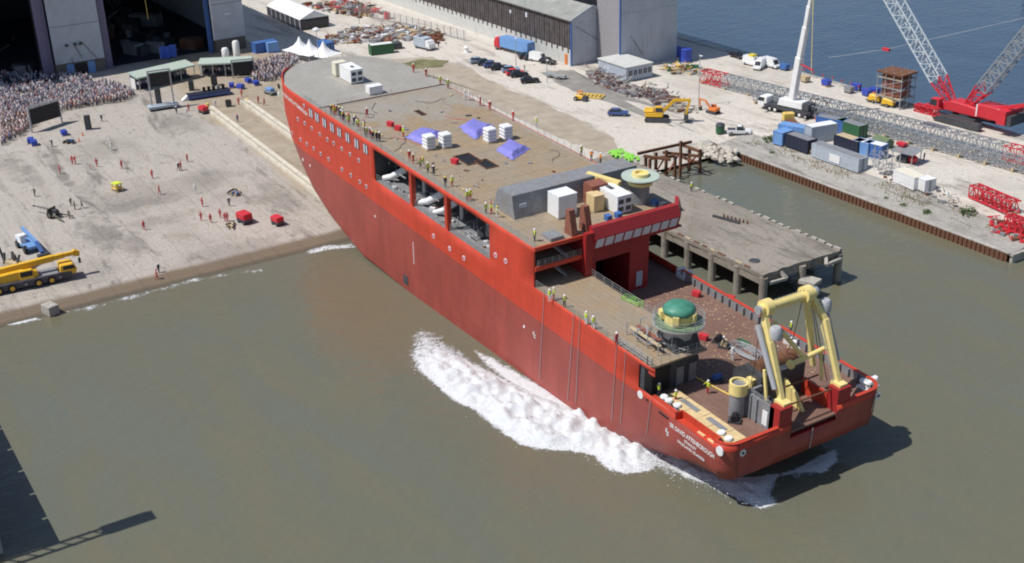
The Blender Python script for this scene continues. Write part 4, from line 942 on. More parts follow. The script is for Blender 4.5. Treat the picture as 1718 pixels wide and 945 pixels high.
# raised fairlead at the bow shoulder
mb = MB(); xs = rng(-127.2, -117.5, .9)
for a, b in zip(xs, xs[1:]):
    for sg in (-1,): 
        y0, y1 = -hb(a, FD), -hb(b, FD); h0 = FD+.05+.5*smooth(-117.5, -121, a)*smooth(-127.5, -125, a); h1 = FD+.05+.5*smooth(-117.5, -121, b)*smooth(-127.5, -125, b)
        mb.add([(a, y0, FD-.3), (b, y1, FD-.3), (b, y1+.2, FD-.3), (a, y0+.2, FD-.3), (a, y0, h0), (b, y1, h1), (b, y1+.2, h1), (a, y0+.2, h0)], [(0, 3, 2, 1), (4, 5, 6, 7), (0, 1, 5, 4), (1, 2, 6, 5), (2, 3, 7, 6), (3, 0, 4, 7)])
mb.build('bow_bulwark', 'hull_red', SHIP)
o, q, nv = hull_disc(468, 145, .55, 'bow_fairlead', 'black'); hull_disc(467.5, 157, .4, 'disc_marking', 'white_paint')
# ------------------------------------------------------------------ people
def person_mesh(kind, sub=1):
    V = {'pel': (0, 0, .95, .155, .12), 'sp': (0, 0, 1.15, .14, .11), 'ch': (0, 0, 1.36, .18, .125), 'nk': (0, 0, 1.53, .065, .065), 'hd': (0, .015, 1.63, .095, .105), 'tp': (0, .01, 1.74, .085, .095)}
    E = [('pel', 'sp'), ('sp', 'ch'), ('ch', 'nk'), ('nk', 'hd'), ('hd', 'tp')]
    st = {'stand': (0, 0), 'walk': (.22, -.2), 'reach': (.06, -.06), 'look': (.03, -.05)}[kind]
    for sg, n in ((-1, 'l'), (1, 'r')):
        dy = st[0] if sg < 0 else st[1]
        V['h'+n] = (sg*.10, 0, .86, .10, .10); V['k'+n] = (sg*.11, dy*.6+.03, .48, .07, .07); V['a'+n] = (sg*.115, dy-.02, .09, .052, .055); V['t'+n] = (sg*.12, dy+.14, .04, .045, .035)
        E += [('pel', 'h'+n), ('h'+n, 'k'+n), ('k'+n, 'a'+n), ('a'+n, 't'+n)]
        V['s'+n] = (sg*.20, 0, 1.43, .075, .075)
        if kind == 'reach' and sg > 0: e_, h_ = (sg*.30, .22, 1.28), (sg*.24, .46, 1.34)
        elif kind == 'look' : e_, h_ = (sg*.36, -.04, 1.2), (sg*.20, .10, 1.02)
        else: e_, h_ = (sg*.27, -dy*.4-.02, 1.16), (sg*.27, -dy*.9+.08, .92)
        V['e'+n] = (*e_, .05, .05); V['w'+n] = (*h_, .038, .038); V['f'+n] = (h_[0], h_[1]+.05, h_[2]-.12, .035, .03)
        E += [('ch', 's'+n), ('s'+n, 'e'+n), ('e'+n, 'w'+n), ('w'+n, 'f'+n)]
    ks = list(V); me = bpy.data.meshes.new('p'); me.from_pydata([V[k][:3] for k in ks], [(ks.index(a), ks.index(b)) for a, b in E], [])
    o = bpy.data.objects.new('p', me); C.objects.link(o); o.modifiers.new('s', 'SKIN')
    for i, k in enumerate(ks):
        sv = me.skin_vertices[0].data[i]; sv.radius = V[k][3:5]; sv.use_root = (k == 'pel')
    if sub: m_ = o.modifiers.new('u', 'SUBSURF'); m_.levels = sub; m_.render_levels = sub
    dg = bpy.context.evaluated_depsgraph_get(); r = bpy.data.meshes.new_from_object(o.evaluated_get(dg)); bpy.data.objects.remove(o)
    for n_ in ('overall_red', 'overall_red', 'overall_red', 'skin', 'hair', 'black'): r.materials.append(MATS[n_])
    for p in r.polygons:
        c = p.center; p.use_smooth = True
        hand = any((c-Vector(V['f'+n][:3])).length < .11 for n in 'lr')
        if c.z > 1.69: k = 4
        elif c.z > 1.52 or hand: k = 3
        elif abs(c.x) > .215 and c.z > .8: k = 2
        elif c.z > .93: k = 1
        elif c.z < .075: k = 5
        else: k = 0
        p.material_index = k
    r.name = 'person_'+kind; return r
PM = {k: person_mesh(k) for k in ('stand', 'walk', 'reach', 'look')}
mb = MB(); mb.lathe([(.17, 1.665), (.155, 1.70), (.14, 1.76), (.09, 1.815), (.02, 1.835)], (0, .015, 0), 10); HELM = {}
def helmet(col):
    if col not in HELM: HELM[col] = mb_h.mesh('helmet', [col])
    return HELM[col]
mb_h = mb
LOOK = {'red': ('overall_red', 'overall_red', 'overall_red'), 'white': ('overall_white', 'overall_white', 'overall_white'), 'hivis': ('cloth_navy', 'hivis', 'cloth_navy'), 'hivisred': ('overall_red', 'hivis', 'hivis'),
        'hivisorange': ('cloth_navy', 'hivis_orange', 'hivis_orange'), 'dark': ('cloth_navy', 'cloth_navy', 'cloth_navy'), 'khaki': ('cloth_khaki', 'cloth_khaki', 'cloth_khaki'), 'blue': ('cloth_navy', 'cloth_blue', 'cloth_blue'), 'hiviswhite': ('overall_white', 'hivis', 'overall_white')}
def person(loc, rz, look, label, ship=False, helm='helmet_white', pose=None, group=None, s=1.0):
    o = bpy.data.objects.new('person', PM[pose or random.choice(('stand', 'walk', 'reach', 'look'))]); C.objects.link(o)
    for i, n_ in enumerate(LOOK[look]): o.material_slots[i].link = 'OBJECT'; o.material_slots[i].material = MATS[n_]
    place(o, loc, rz, ship, s*random.uniform(.97, 1.05)); tag(o, label, 'person', group)
    if helm:
        h = bpy.data.objects.new('helmet', helmet(helm)); C.objects.link(h); h.parent = o
    return o
def pg(u, v, look, label, **k): return person(G(u, v), random.uniform(0, 6.28), look, label, **k)
S_ = 0.98     # slightly burly in work gear
for u, v, look, lab in (
    (101, 292, 'red', 'worker in red overalls alone near the dark gully on the slipway'),
    (122, 276, 'red', 'left one of two red workers standing close together below the big screen'),
    (127, 276, 'red', 'right one of two red workers standing close together below the big screen'),
    (163, 280, 'red', 'worker in red overalls by a dark scuff, left of the slipway centre'),
    (205, 284, 'red', 'worker in red overalls above the yellow frame on the slipway'),
    (256, 300, 'red', 'worker in red overalls midway between yellow frame and launch way'),
    (315, 272, 'red', 'tall worker in red overalls nearest the launch way, upper slipway'),
    (304, 286, 'red', 'worker in red overalls beside a dark clad colleague near the launch way'),
    (300, 287, 'dark', 'dark clad man beside the red worker near the launch way'),
    (268, 327, 'red', 'worker in red overalls right of the yellow frame on the slipway'),
    (340, 347, 'red', 'worker in red overalls above the group by the red canopy'),
    (338, 371, 'red', 'leftmost red worker of the four beside the red canopy'),
    (354, 374, 'red', 'second red worker from the left beside the red canopy'),
    (370, 366, 'red', 'third red worker from the left beside the red canopy'),
    (378, 372, 'red', 'red worker standing nearest the red canopy'),
    (242, 386, 'red', 'lone worker in red overalls at the centre of the lower slipway'),
    (264, 469, 'red', 'worker in red overalls nearest the water edge'),
    (267, 458, 'dark', 'dark clad man in white helmet behind the red worker at the water edge'),
    (187, 253, 'white', 'person in white coveralls on the upper slipway'),
    (328, 325, 'white', 'person in white coveralls right of the slipway centre'),
    (385, 346, 'dark', 'man in black standing above the red canopy'),
    (59, 330, 'khaki', 'soldier in khaki alone on the far left of the slipway'),
    (120, 346, 'khaki', 'soldier in khaki behind the gun, left of three'),
    (126, 352, 'khaki', 'soldier in khaki behind the gun, middle of three'),
    (138, 350, 'khaki', 'soldier in khaki behind the gun, right of three'),
    (117, 367, 'khaki', 'soldier in khaki at the tail of the gun'),
    (88, 247, 'dark', 'dark figure beside the blue boxes below the crowd'),
    (171, 204, 'dark', 'dark figure below the right end of the crowd'),
    (297, 192, 'dark', 'dark clad man below the trailer of the tall screen'),
    (317, 187, 'red', 'worker in red overalls left of the launch way machine'),
    (314, 195, 'white', 'person in white in front of a red worker by the machine'),
    (362, 180, 'white', 'person in white at the head of the launch way'),
    (399, 205, 'blue', 'man in blue jacket between the two launch ways'),
    (401, 177, 'red', 'worker in red overalls at the head of the right launch way'),
    (434, 174, 'red', 'worker in red overalls in front of the bow, left of a pair'),
    (444, 178, 'red', 'worker in red overalls in front of the bow, right of a pair'),
    (406, 163, 'red', 'worker in red by the blue stage near the bow'),
    (382, 372, 'red', 'red worker half hidden behind the red canopy'),
    (1550, 270, 'dark', 'dark figure alone on the pale quay right of the containers'),
    (736, 80, 'dark', 'dark figure beside the satellite truck'),
    (880, 119, 'hivis', 'person in hi-vis among the parked cars')):
    pg(u, v, look, lab, helm='helmet_white' if look in ('dark', 'white', 'hivis') else (None if look == 'khaki' else 'overall_red'), s=S_)
p = W(1160, 322, 5.1); person(p, 1, 'hivis', 'person in hi-vis vest alone on the concrete jetty', s=S_)
def ps(u, v, z, look, label, **k): return person(SH(u, v, z), random.uniform(0, 6.28), look, label, ship=True, s=S_, **k)
for u, v, z, look, lab in (
    (616, 198, FD, 'red', 'worker in red overalls alone in the middle of the fore deck'),
    (677, 230, FD, 'hivisred', 'worker in hi-vis and red trousers left of the first violet sheet'),
    (897, 405, FD, 'hivis', 'worker in hi-vis at the aft port corner of the fore deck'),
    (900, 214, FD, 'hiviswhite', 'worker in hi-vis by the starboard deck edge above the violet sheets'),
    (780, 168, FD, 'white', 'left one of two people in white at the starboard deck edge'),
    (787, 169, FD, 'white', 'right one of two people in white at the starboard deck edge'),
    (694, 123, FD, 'red', 'worker in red nearest the bow on the starboard deck edge'),
    (715, 130, FD, 'red', 'second red worker from the bow on the starboard deck edge'),
    (739, 143, FD, 'hivisred', 'worker in hi-vis at the deck step, starboard side'),
    (752, 149, FD, 'hivis', 'worker with yellow bundle at the deck step, starboard side'),
    (806, 178, FD, 'red', 'red worker right of the pair in white on starboard edge'),
    (822, 186, FD, 'red', 'red worker left of the hi-vis man on starboard edge'),
    (861, 203, FD, 'red', 'red worker above the right violet sheet on starboard edge'),
    (975, 262, FD, 'hivis', 'worker in hi-vis at the starboard edge above the casing, leftmost of three'),
    (992, 270, FD, 'hivisorange', 'worker in orange at the starboard edge above the casing, middle of three'),
    (1007, 276, FD, 'hivisorange', 'worker in orange at the starboard edge above the casing, rightmost of three'),
    (929, 503, MD, 'hivisred', 'worker in red and hi-vis on the platform by the balcony'),
    (922, 506, MD, 'hiviswhite', 'worker in white and hi-vis at the platform edge by the balcony'),
    (947, 516, MD, 'hivis', 'worker in dark and hi-vis a step aft of the balcony group'),
    (983, 545, MD, 'hiviswhite', 'left one of two in white at the platform edge amidships'),
    (995, 552, MD, 'hiviswhite', 'right one of two in white at the platform edge amidships'),
    (1034, 580, MD, 'red', 'worker in red at the platform edge near the stairs'),
    (1187, 660, AD, 'hivisred', 'worker in hi-vis and red trousers alone on the brown aft deck'),
    (1105, 665, AD, 'hivis', 'worker in hi-vis at the bulwark below the platform'),
    (1133, 676, AD+.3, 'hivisred', 'worker in hi-vis and red standing on the plywood'),
    (1213, 585, AD, 'dark', 'dark clad worker by the hoses on the aft deck'),
    (1228, 605, AD, 'white', 'crouched looking worker in white by the hoses on the aft deck'),
    (1326, 560, AD, 'hivis', 'worker in hi-vis at the starboard bulwark behind the A-frame')):
    ps(u, v, z, look, lab)
# crowd of workers lined up along the port deck edge
ORD = 'first second third fourth fifth sixth seventh eighth ninth tenth eleventh twelfth thirteenth fourteenth fifteenth sixteenth seventeenth eighteenth nineteenth twentieth twenty-first twenty-second twenty-third twenty-fourth twenty-fifth twenty-sixth'.split()
CLO = {'hivis': 'hi-vis vest and dark trousers', 'hivisred': 'hi-vis vest and red trousers', 'red': 'red overalls', 'dark': 'dark clothes', 'hiviswhite': 'hi-vis vest over white'}
us = sorted(552+(i % 23)*3.3+random.uniform(-1.2, 1.2) for i in range(26)); ua = sorted(random.uniform(668, 815) for i in range(14))
for row_, wd_ in ((us, 'packed port rail row'), (ua, 'loose port rail row')):
    for i, u in enumerate(row_):
        x = SH(u, 225.6+.674*(u-600), FD).x; y = -hb(x, FD)+random.uniform(.55, 1.7); lk = random.choice(('hivis', 'hivisred', 'red', 'dark', 'hiviswhite', 'hivisred', 'dark'))
        person((x, y, FD), random.uniform(-2.2, -.9), lk, ORD[i]+' from the bow in the '+wd_+', '+CLO[lk], ship=True, helm=random.choice(('helmet_white', 'helmet_white', 'helmet_yellow', 'overall_red')), group='workers lined up along the port deck edge', s=S_*.95)

# spectators: the nearest as individuals, the rest one mass
CROWD = [(3, 128), (60, 128), (92, 127), (108, 124), (136, 128), (168, 140), (205, 150), (227, 160), (212, 170), (170, 176), (112, 186), (66, 204), (36, 228), (3, 246)]
CROWD2 = [(424, 112), (455, 104), (490, 96), (500, 104), (488, 118), (470, 132), (455, 138), (425, 137)]
STAND1 = [(236, 138), (300, 118), (328, 122), (326, 140), (262, 152), (238, 148)]
STAND2 = [(338, 118), (420, 114), (420, 130), (338, 130)]
def mkcol(name, cols):
    mt, t, b = nodes(name); oi = t.nodes.new('ShaderNodeObjectInfo'); r = ramp(t, [(i/len(cols), c) for i, c in enumerate(cols)]); r.color_ramp.interpolation = 'CONSTANT'
    t.links.new(oi.outputs['Random'], r.inputs[0]); t.links.new(r.outputs[0], b.inputs['Base Color']); b.inputs['Roughness'].default_value = .8; MATS[name] = mt
SHC = [(0.72, 0.70, 0.73), (0.16, 0.18, 0.30), (0.42, 0.20, 0.21), (0.32, 0.36, 0.46), (0.12, 0.12, 0.15), (0.68, 0.58, 0.58), (0.54, 0.42, 0.44), (0.32, 0.32, 0.38), (0.70, 0.70, 0.71), (0.40, 0.37, 0.45), (0.56, 0.55, 0.60), (0.18, 0.19, 0.30)]
mkcol('crowd_shirt', SHC); mkcol('crowd_legs', [(0.04, 0.05, 0.10), (0.25, 0.22, 0.18), (0.06, 0.06, 0.07), (0.10, 0.12, 0.2), (0.35, 0.33, 0.3), (0.05, 0.05, 0.08)])
cl = person_mesh('look', 0); cl.name = 'spectator_body'
for i, n_ in enumerate(('crowd_legs', 'crowd_shirt', 'skin', 'skin', 'hair', 'black')): cl.materials[i] = MATS[n_]
pts = []
def fill(poly, n, mind):
    Wp = [G(u, v) for u, v in poly]; P = [(q.x, q.y) for q in Wp]; x0, x1 = min(a for a, _ in P), max(a for a, _ in P); y0, y1 = min(b for _, b in P), max(b for _, b in P); got = []; cells = {}
    for _ in range(n*30):
        if len(got) >= n: break
        x, y = random.uniform(x0, x1), random.uniform(y0, y1)
        if not inpoly(x, y, P): continue
        c = (int(x/mind), int(y/mind))
        if any((x-a)**2+(y-b)**2 < mind*mind for i in (-1, 0, 1) for j in (-1, 0, 1) for a, b in cells.get((c[0]+i, c[1]+j), ())): continue
        cells.setdefault(c, []).append((x, y)); got.append((x, y))
    return got
main_c = fill(CROWD, 1750, .66); c2 = fill(CROWD2, 190, .7)
main_c = [q for q in main_c if mnoise.noise(Vector((q[0]*.22, q[1]*.22, 2))) > -.34 and random.random() < 1-.55*smooth(-205, -225, q[0])]
main_c.sort(key=lambda q: -q[0])
for i, (x, y) in enumerate(main_c[:230]+c2[:60]):
    o = bpy.data.objects.new('spectator', cl); C.objects.link(o); place(o, (x, y, gh(x, y)), random.uniform(-2.2, -.9), False, random.uniform(.92, 1.08))
    tag(o, 'spectator at the front of the packed crowd on the left' if i < 230 else 'spectator in the small crowd between the canopy and the bow', 'person', 'front of the crowd' if i < 230 else 'small crowd by the bow')
# the mass: reduced bodies of a dozen shades
rest = main_c[230:]+c2[60:]
cmats = [mat('crowd_%d' % i, c, .8) for i, c in enumerate(SHC)]
def mass(name, P, label, zoff=0.0, sit=False):
    mb = MB()
    for (x, y) in P:
        z = gh(x, y)+zoff; s = random.uniform(.92, 1.06); k = random.randrange(len(SHC)); a = random.random()*3.14; h = -.45 if sit else 0
        mb.cbox((x-.09*math.cos(a), y-.09*math.sin(a), z+.42*s), (.15, .17, .84*s), 12, a); mb.cbox((x+.09*math.cos(a), y+.09*math.sin(a), z+.42*s), (.15, .17, .84*s), 12, a)
        mb.cyl((x, y, z+.8*s), (x, y, z+1.42*s), .19, .23, 6, k); mb.cyl((x, y, z+1.42*s), (x, y, z+1.55*s), .2, .06, 6, k)
        mb.lathe([(.05, 1.5*s), (.11, 1.58*s), (.11, 1.68*s), (.04, 1.76*s)], (x, y, z), 6, 13 if random.random() < .5 else 14)
        for sg in (-1, 1): mb.bar((x+sg*.25*math.cos(a), y+sg*.25*math.sin(a), z+1.4*s), (x+sg*.28*math.cos(a)+.1, y+sg*.28*math.sin(a)-.1, z+.9*s), .09, .09, k)
    return tag(mb.build(name, cmats+[MATS['crowd_legs2'], MATS['hair'], MATS['skin']]), label, 'crowd', kind='stuff')
mat('crowd_legs2', (0.07, 0.07, 0.10), .8, var=.5, scale=.8)
mass('crowd', rest, 'dense mass of spectators standing behind the front rows')
# ------------------------------------------------------------------ vehicles and yard kit (each builder makes one thing with its parts)
def wheel(parent, x, y, r, wd, m_='grey_steel', n=14):
    mb = MB(); mb.cyl((x, y-wd/2, r), (x, y+wd/2, r), r, n=n); t = mb.build('wheel', 'black_rubber', parent)
    mb = MB(); mb.cyl((x, y-wd/2-.02, r), (x, y+wd/2+.02, r), r*.55, n=10); mb.build('rim', m_, t); return t
def car(loc, rz, col, label, kind='car', name='parked_car'):
    t = thing(name, label, 'van' if kind == 'van' else ('pickup' if kind == 'pickup' else 'car'), loc, rz)
    L, wd = (4.9, 1.95) if kind != 'car' else (4.4, 1.82); h = 1.5 if kind != 'van' else 2.2
    lo = [(-L/2, .35), (L/2, .35), (L/2, .75), (L/2-.15, .9), (L*.22, 1.0), (-L/2+.1, 1.02), (-L/2, .8)]
    mb = MB(); mb.side(lo, -wd/2, wd/2); mb.build('body', col, t, bevel=.08)
    if kind == 'car': cab = [(-L*.46, 1.0), (L*.2, 1.0), (L*.06, h), (-L*.33, h)]
    elif kind == 'van': cab = [(-L*.49, 1.0), (L*.36, 1.0), (L*.2, h), (-L*.49, h)]
    else: cab = [(-L*.12, 1.0), (L*.24, 1.0), (L*.1, 1.75), (-L*.1, 1.75)]
    n = len(cab); v = [(x, -wd/2+.06+(.16 if z > 1.1 else 0), z) for x, z in cab]+[(x, wd/2-.06-(.16 if z > 1.1 else 0), z) for x, z in cab]
    mb = MB(); mb.add(v, [tuple(range(n)), tuple(range(2*n-1, n-1, -1))]+[(i, n+i, n+(i+1) % n, (i+1) % n) for i in range(n)]); mb.build('windows' if kind != 'van' else 'cabin', 'glass_dark' if kind != 'van' else col, t)
    hh = h if kind != 'pickup' else 1.75
    x0, x1 = cab[3][0], cab[2][0]; mb = MB(); mb.box(x0+.04, x1-.04, -wd/2+.23, wd/2-.23, hh-.02, hh+.04); mb.build('roof', col, t)
    if kind == 'van': mb = MB(); mb.add([(L*.35, -.7, 1.12), (L*.35, .7, 1.12), (L*.235, .66, 1.95), (L*.235, -.66, 1.95)], [(0, 1, 2, 3)]); o = mb.build('windscreen', 'glass_dark', t); o.location = (.03, 0, .02)
    if kind == 'pickup': mb = MB(); mb.box(-L/2+.1, -L*.15, -wd/2+.1, wd/2-.1, 1.02, 1.06); mb.build('load_bed', 'dark_steel', t)
    for sx in (-.31, .31):
        for sy in (-1, 1): wheel(t, sx*L, sy*(wd/2-.1), .34, .24)
    for sy in (-1, 1): mb = MB(); mb.cbox((L/2, sy*.62, .75), (.06, .36, .16)); mb.build('headlight', 'window_film', t); mb = MB(); mb.cbox((-L/2, sy*.66, .8), (.06, .3, .16)); mb.build('tail_light', 'crane_red', t)
    return t
mat('car_blue', (0.05, 0.10, 0.28), .25, var=.05); mat('car_black', (0.012, 0.013, 0.018), .22, var=.05); mat('car_sky', (0.28, 0.38, 0.52), .25, var=.05); mat('car_green', (0.02, 0.05, 0.06), .25, var=.05); mat('car_white', (.75, .76, .77), .3, var=.04)
row = R(-62)
for (u, v, c_, lab) in ((803, 106, 'car_sky', 'pale blue car, leftmost of the parked row on the yard'), (815, 109, 'car_green', 'dark green car, second from the left in the parked row'), (826, 113, 'car_blue', 'blue car, third from the left in the parked row'), (838, 117, 'car_black', 'black car, fourth from the left in the parked row'),
                        (857, 121, 'car_sky', 'pale blue car after the gap in the parked row'), (864, 126, 'crane_red', 'red car squeezed between pale and black cars in the row'), (871, 129, 'car_black', 'black car beside the red one in the parked row'), (889, 139, 'car_black', 'black car standing alone at the right end of the row')):
    car(G(u, v), R(68)+random.uniform(-.05, .05), c_, lab)
car(G(884, 98), R(75), 'car_black', 'dark car directly behind the blue lorry trailer'); car(G(893, 100), R(75), 'car_green', 'grey green car between dark car and white van by the shed')
car(G(904, 103), R(20), 'car_white', 'white van parked along the long shed', 'van', 'parked_van'); car(G(919, 107), R(20), 'car_black', 'black estate car parked in front of the white van')
car(G(1037, 194), R(48), 'car_blue', 'blue car alone on the pale yard left of the excavator')
car(G(1240, 225), R(48), 'car_white', 'white pickup truck beside the inlet head', 'pickup', 'pickup_truck')
car(G(1237, 97), R(0), 'car_black', 'dark car at the dock edge, left of the white vans'); car(G(1262, 110), R(5), 'car_white', 'white van with yellow roof box by the dock edge', 'van', 'parked_van'); car(G(1274, 115), R(-60), 'car_white', 'white van nosed in beside the yellow roofed one', 'van', 'parked_van')
car(G(1294, 113), R(0), 'car_white', 'white van next to the blue skip on the dock edge', 'van', 'parked_van')
o = None
p = G(1262, 110); mb = MB(); mb.cbox((0, 0, 0), (1.6, 1.3, .5)); o = tag(mb.build('roof_box', 'helmet_yellow'), 'yellow box on the roof of a white van at the dock', 'box'); o.location = (p.x, p.y, p.z+2.5)

def container(loc, rz, L, col, label, roof=None, h=2.6, wd=2.44, group=None, name='container', z=0):
    loc = Vector(loc)+Vector((0, 0, z)); t = thing(name, label, 'container', loc, rz, group)
    mb = MB(); n = int(L/.5); xs = [-L/2+.15+i*(L-.3)/n for i in range(n+1)]
    for sg in (-1, 1):
        v = []
        for i, x in enumerate(xs): y = sg*(wd/2-(.06 if i % 2 else 0)); v += [(x, y, .15), (x, y, h-.12)]
        mb.add(v, [(2*i, 2*i+2, 2*i+3, 2*i+1) for i in range(n)])
    mb.box(-L/2+.08, -L/2+.14, -wd/2+.1, wd/2-.1, .15, h-.12); mb.build('side_panel', col, t)
    mb = MB()
    for sx in (-1, 1):
        for sy in (-1, 1): mb.cbox((sx*(L/2-.08), sy*(wd/2-.08), h/2), (.16, .17, h))
        for zz in (.08, h-.06): mb.cbox((sx*(L/2-.08), 0, zz), (.16, wd, .14))
    for sy in (-1, 1):
        for zz in (.08, h-.06): mb.cbox((0, sy*(wd/2-.06), zz), (L-.3, .13, .14))
    mb.build('frame', col, t)
    mb = MB(); mb.cbox((0, 0, h-.03), (L-.2, wd-.2, .05)); mb.build('roof', roof or col, t)
    for sy in (-1, 1):
        mb = MB(); mb.cbox((L/2-.06, sy*wd/4, h/2), (.07, wd/2-.2, h-.32)); d = mb.build('door', col, t)
        mb = MB(); mb.cyl((L/2, sy*.3, .3), (L/2, sy*.3, h-.3), .03, n=6); mb.build('locking_bar', 'galvanised', d)
    return t
AX = R(0)
container(G(444, 86), R(95), 6, 'blue_paint', 'dark blue container at the hall corner behind the white tanks'); container(G(456, 87), R(95), 3, 'light_blue', 'lighter blue cabin against the dark blue container by the hall', name='cabin')
container(G(547, 86), R(5), 5, 'blue_paint', 'blue container behind the white peaked tents'); container(G(640, 90), R(80), 6, 'green_paint', 'long green container beyond the bow, roof pale', 'white_paint'); container(G(662, 82), R(80), 3.5, 'dark_steel', 'dark skip behind the green container', h=1.6, name='skip')
CT = ((1313, 240, 95, 3.2, 'light_blue', None, 'small bright blue container left of the black one by the bush'), (1332, 231, 20, 6, 'light_blue', None, 'bright blue container behind the black one, beside yellow truck'), (1343, 250, 0, 6.1, 'navy', 'grey_steel', 'black container with dusty roof nearest the sheet pile wall'),
      (1376, 236, 80, 6, 'pale_grey_blue', 'white_paint', 'tall pale grey unit between blue and green containers'), (1395, 218, 15, 6, 'blue_paint', 'grey_steel', 'blue container with grey roof half hidden behind the others'), (1428, 226, 0, 6.1, 'green_paint', 'grey_steel', 'dark green container furthest from the inlet'),
      (1425, 252, 0, 6.1, 'navy', 'timber', 'black container with a light timber roof'), (1448, 258, 10, 3.5, 'light_blue', 'white_paint', 'small blue container with white roof right of the black one'), (1407, 274, 0, 12.0, 'pale_grey_blue', 'grey_steel', 'longest pale grey container with a white placard'), (1468, 262, 10, 4, 'blue_paint', 'white_paint', 'blue container behind the scaffold rack'))
for u, v, rz, L, c_, rf, lab in CT: container(G(u, v), R(rz), L, c_, lab, rf, h=2.6 if 'tall' not in lab else 3.4, group='containers by the inlet')
p = G(1402, 277); mb = MB(); mb.cbox((0, 0, 0), (2.6, .04, 1.5)); o = tag(mb.build('placard', 'white_paint'), 'white placard on the side of the long grey container', 'sign'); o.location = (p.x, G(1407, 274).y-1.27, p.z+1.3)
container(G(1524, 310), R(-8), 5.5, 'white_paint', 'white tank like container on the weedy quay', 'cream_paint', h=2.3); container(G(1552, 318), R(-8), 2.4, 'white_paint', 'small white cabinet right of the white container', h=2.2, name='cabinet')

# lorry with blue box
p = G(868, 90); t = thing('lorry', 'red cabbed lorry with a blue box trailer by the long shed', 'lorry', p, R(7))
mb = MB(); mb.box(-5.5, 5.5, -1.25, 1.25, 1.1, 3.7); mb.build('box_body', 'light_blue', t); mb = MB(); mb.box(-5.5, 5.5, -.9, .9, .8, 1.08); mb.build('chassis', 'dark_steel', t)
mb = MB(); mb.side([(-8, .6), (-5.9, .6), (-5.9, 3.2), (-7.4, 3.2), (-8, 2.1)], -1.2, 1.2); cb = mb.build('cab', 'crane_red', t, bevel=.1); mb = MB(); mb.add([(-8.02, -1, 2.1), (-8.02, 1, 2.1), (-7.45, .95, 3.05), (-7.45, -.95, 3.05)], [(0, 1, 2, 3)]); mb.build('windscreen', 'glass_dark', cb)
for x in (-7, 2.6, 3.9): 
    for y in (-1.05, 1.05): wheel(t, x, y, .5, .35)
# satellite truck
p = G(712, 82); t = thing('satellite_truck', 'grey white broadcast truck with a dish on its roof', 'truck', p, R(10))
mb = MB(); mb.box(-3, 1.7, -1.15, 1.15, .6, 3.1); mb.build('box_body', 'pale_grey_blue', t, bevel=.06); mb = MB(); mb.side([(1.75, .6), (3.4, .6), (3.3, 1.6), (2.7, 2.5), (1.75, 2.6)], -1.05, 1.05); mb.build('cab', 'white_paint', t)
mb = MB(); mb.lathe([(.1, 0), (.7, .15), (1.0, .45)], (0, 0, 0), 16); o = mb.build('dish', 'white_paint', t); o.location = (-1, 0, 3.6); o.rotation_euler = (.5, -1.0, 0); mb = MB(); mb.cyl((-1, 0, 3.1), (-1, 0, 3.7), .1, n=8); mb.build('dish_mount', 'grey_steel', t)
for x in (-2, 2.4):
    for y in (-1, 1): wheel(t, x, y, .45, .3)

# yellow mobile crane at the left edge
p = G(53, 479); t = thing('mobile_crane', 'yellow mobile crane with folded boom at the left edge of the slipway', 'crane', p, heading(10, 486, 112, 464))
mb = MB(); mb.side([(-6.5, .75), (6.2, .75), (6.2, 1.5), (4.2, 1.65), (-6.5, 1.65)], -1.35, 1.35); mb.build('carrier', 'dark_steel', t, bevel=.05); mb = MB(); mb.box(-6.5, 4.2, -1.42, 1.42, 1.5, 1.72); mb.build('fender', 'grey_steel', t)
mb = MB(); mb.box(-6.6, 6.0, -1.4, 1.4, .55, .78); mb.build('chassis', 'dark_steel', t)
for x in (-5.0, -3.0, 1.0, 3.0):
    for y in (-1.15, 1.15): wheel(t, x, y, .68, .5, 'crane_yellow', 16)
mb = MB(); mb.side([(4.4, 1.0), (6.9, 1.0), (7.1, 1.8), (6.6, 2.7), (4.6, 2.7)], -1.3, 1.3); cb = mb.build('driver_cab', 'crane_yellow', t, bevel=.1); mb = MB(); mb.side([(5.0, 1.9), (6.9, 1.9), (6.55, 2.55), (5.0, 2.55)], -1.34, 1.34); mb.build('cab_window', 'glass_dark', cb)
mb = MB(); mb.side([(-5.6, 1.7), (1.2, 1.7), (1.2, 2.7), (-1.2, 3.2), (-5.6, 3.0)], -1.2, .9); mb.build('upper_body', 'crane_yellow', t, bevel=.08)
mb = MB(); mb.side([(-1.6, 1.7), (.6, 1.7), (.4, 3.2), (-1.6, 3.2)], -1.42, -.62); cb = mb.build('operator_cab', 'crane_yellow', t, bevel=.06); mb = MB(); mb.box(-1.5, .35, -1.46, -1.41, 2.2, 3.0); mb.build('cab_window', 'glass_dark', cb)
mb = MB(); mb.box(-6.4, -5.4, -1.25, 1.25, 1.7, 3.0); mb.build('counterweight', 'pale_yellow', t)
for i, (a, b, s_) in enumerate((((-5.8, .2, 3.3), (4.0, .2, 3.75), .95), ((4.0, .2, 3.75), (5.6, .2, 3.83), .8), ((5.6, .2, 3.83), (7.3, .2, 3.9), .66))):
    mb = MB(); mb.bar(a, b, s_*.85, s_); mb.build('boom_section', 'crane_yellow', t, bevel=.06)
mb = MB(); mb.side([(7.1, 3.4), (8.0, 3.3), (8.1, 4.0), (7.4, 4.4), (7.1, 4.3)], -.15, .55); mb.build('boom_head', 'crane_yellow', t); mb = MB(); mb.cyl((7.9, .2, 2.7), (7.9, .2, 3.4), .05, n=6); mb.cbox((7.9, .2, 2.4), (.35, .35, .8)); mb.build('hook_block', 'dark_steel', t)
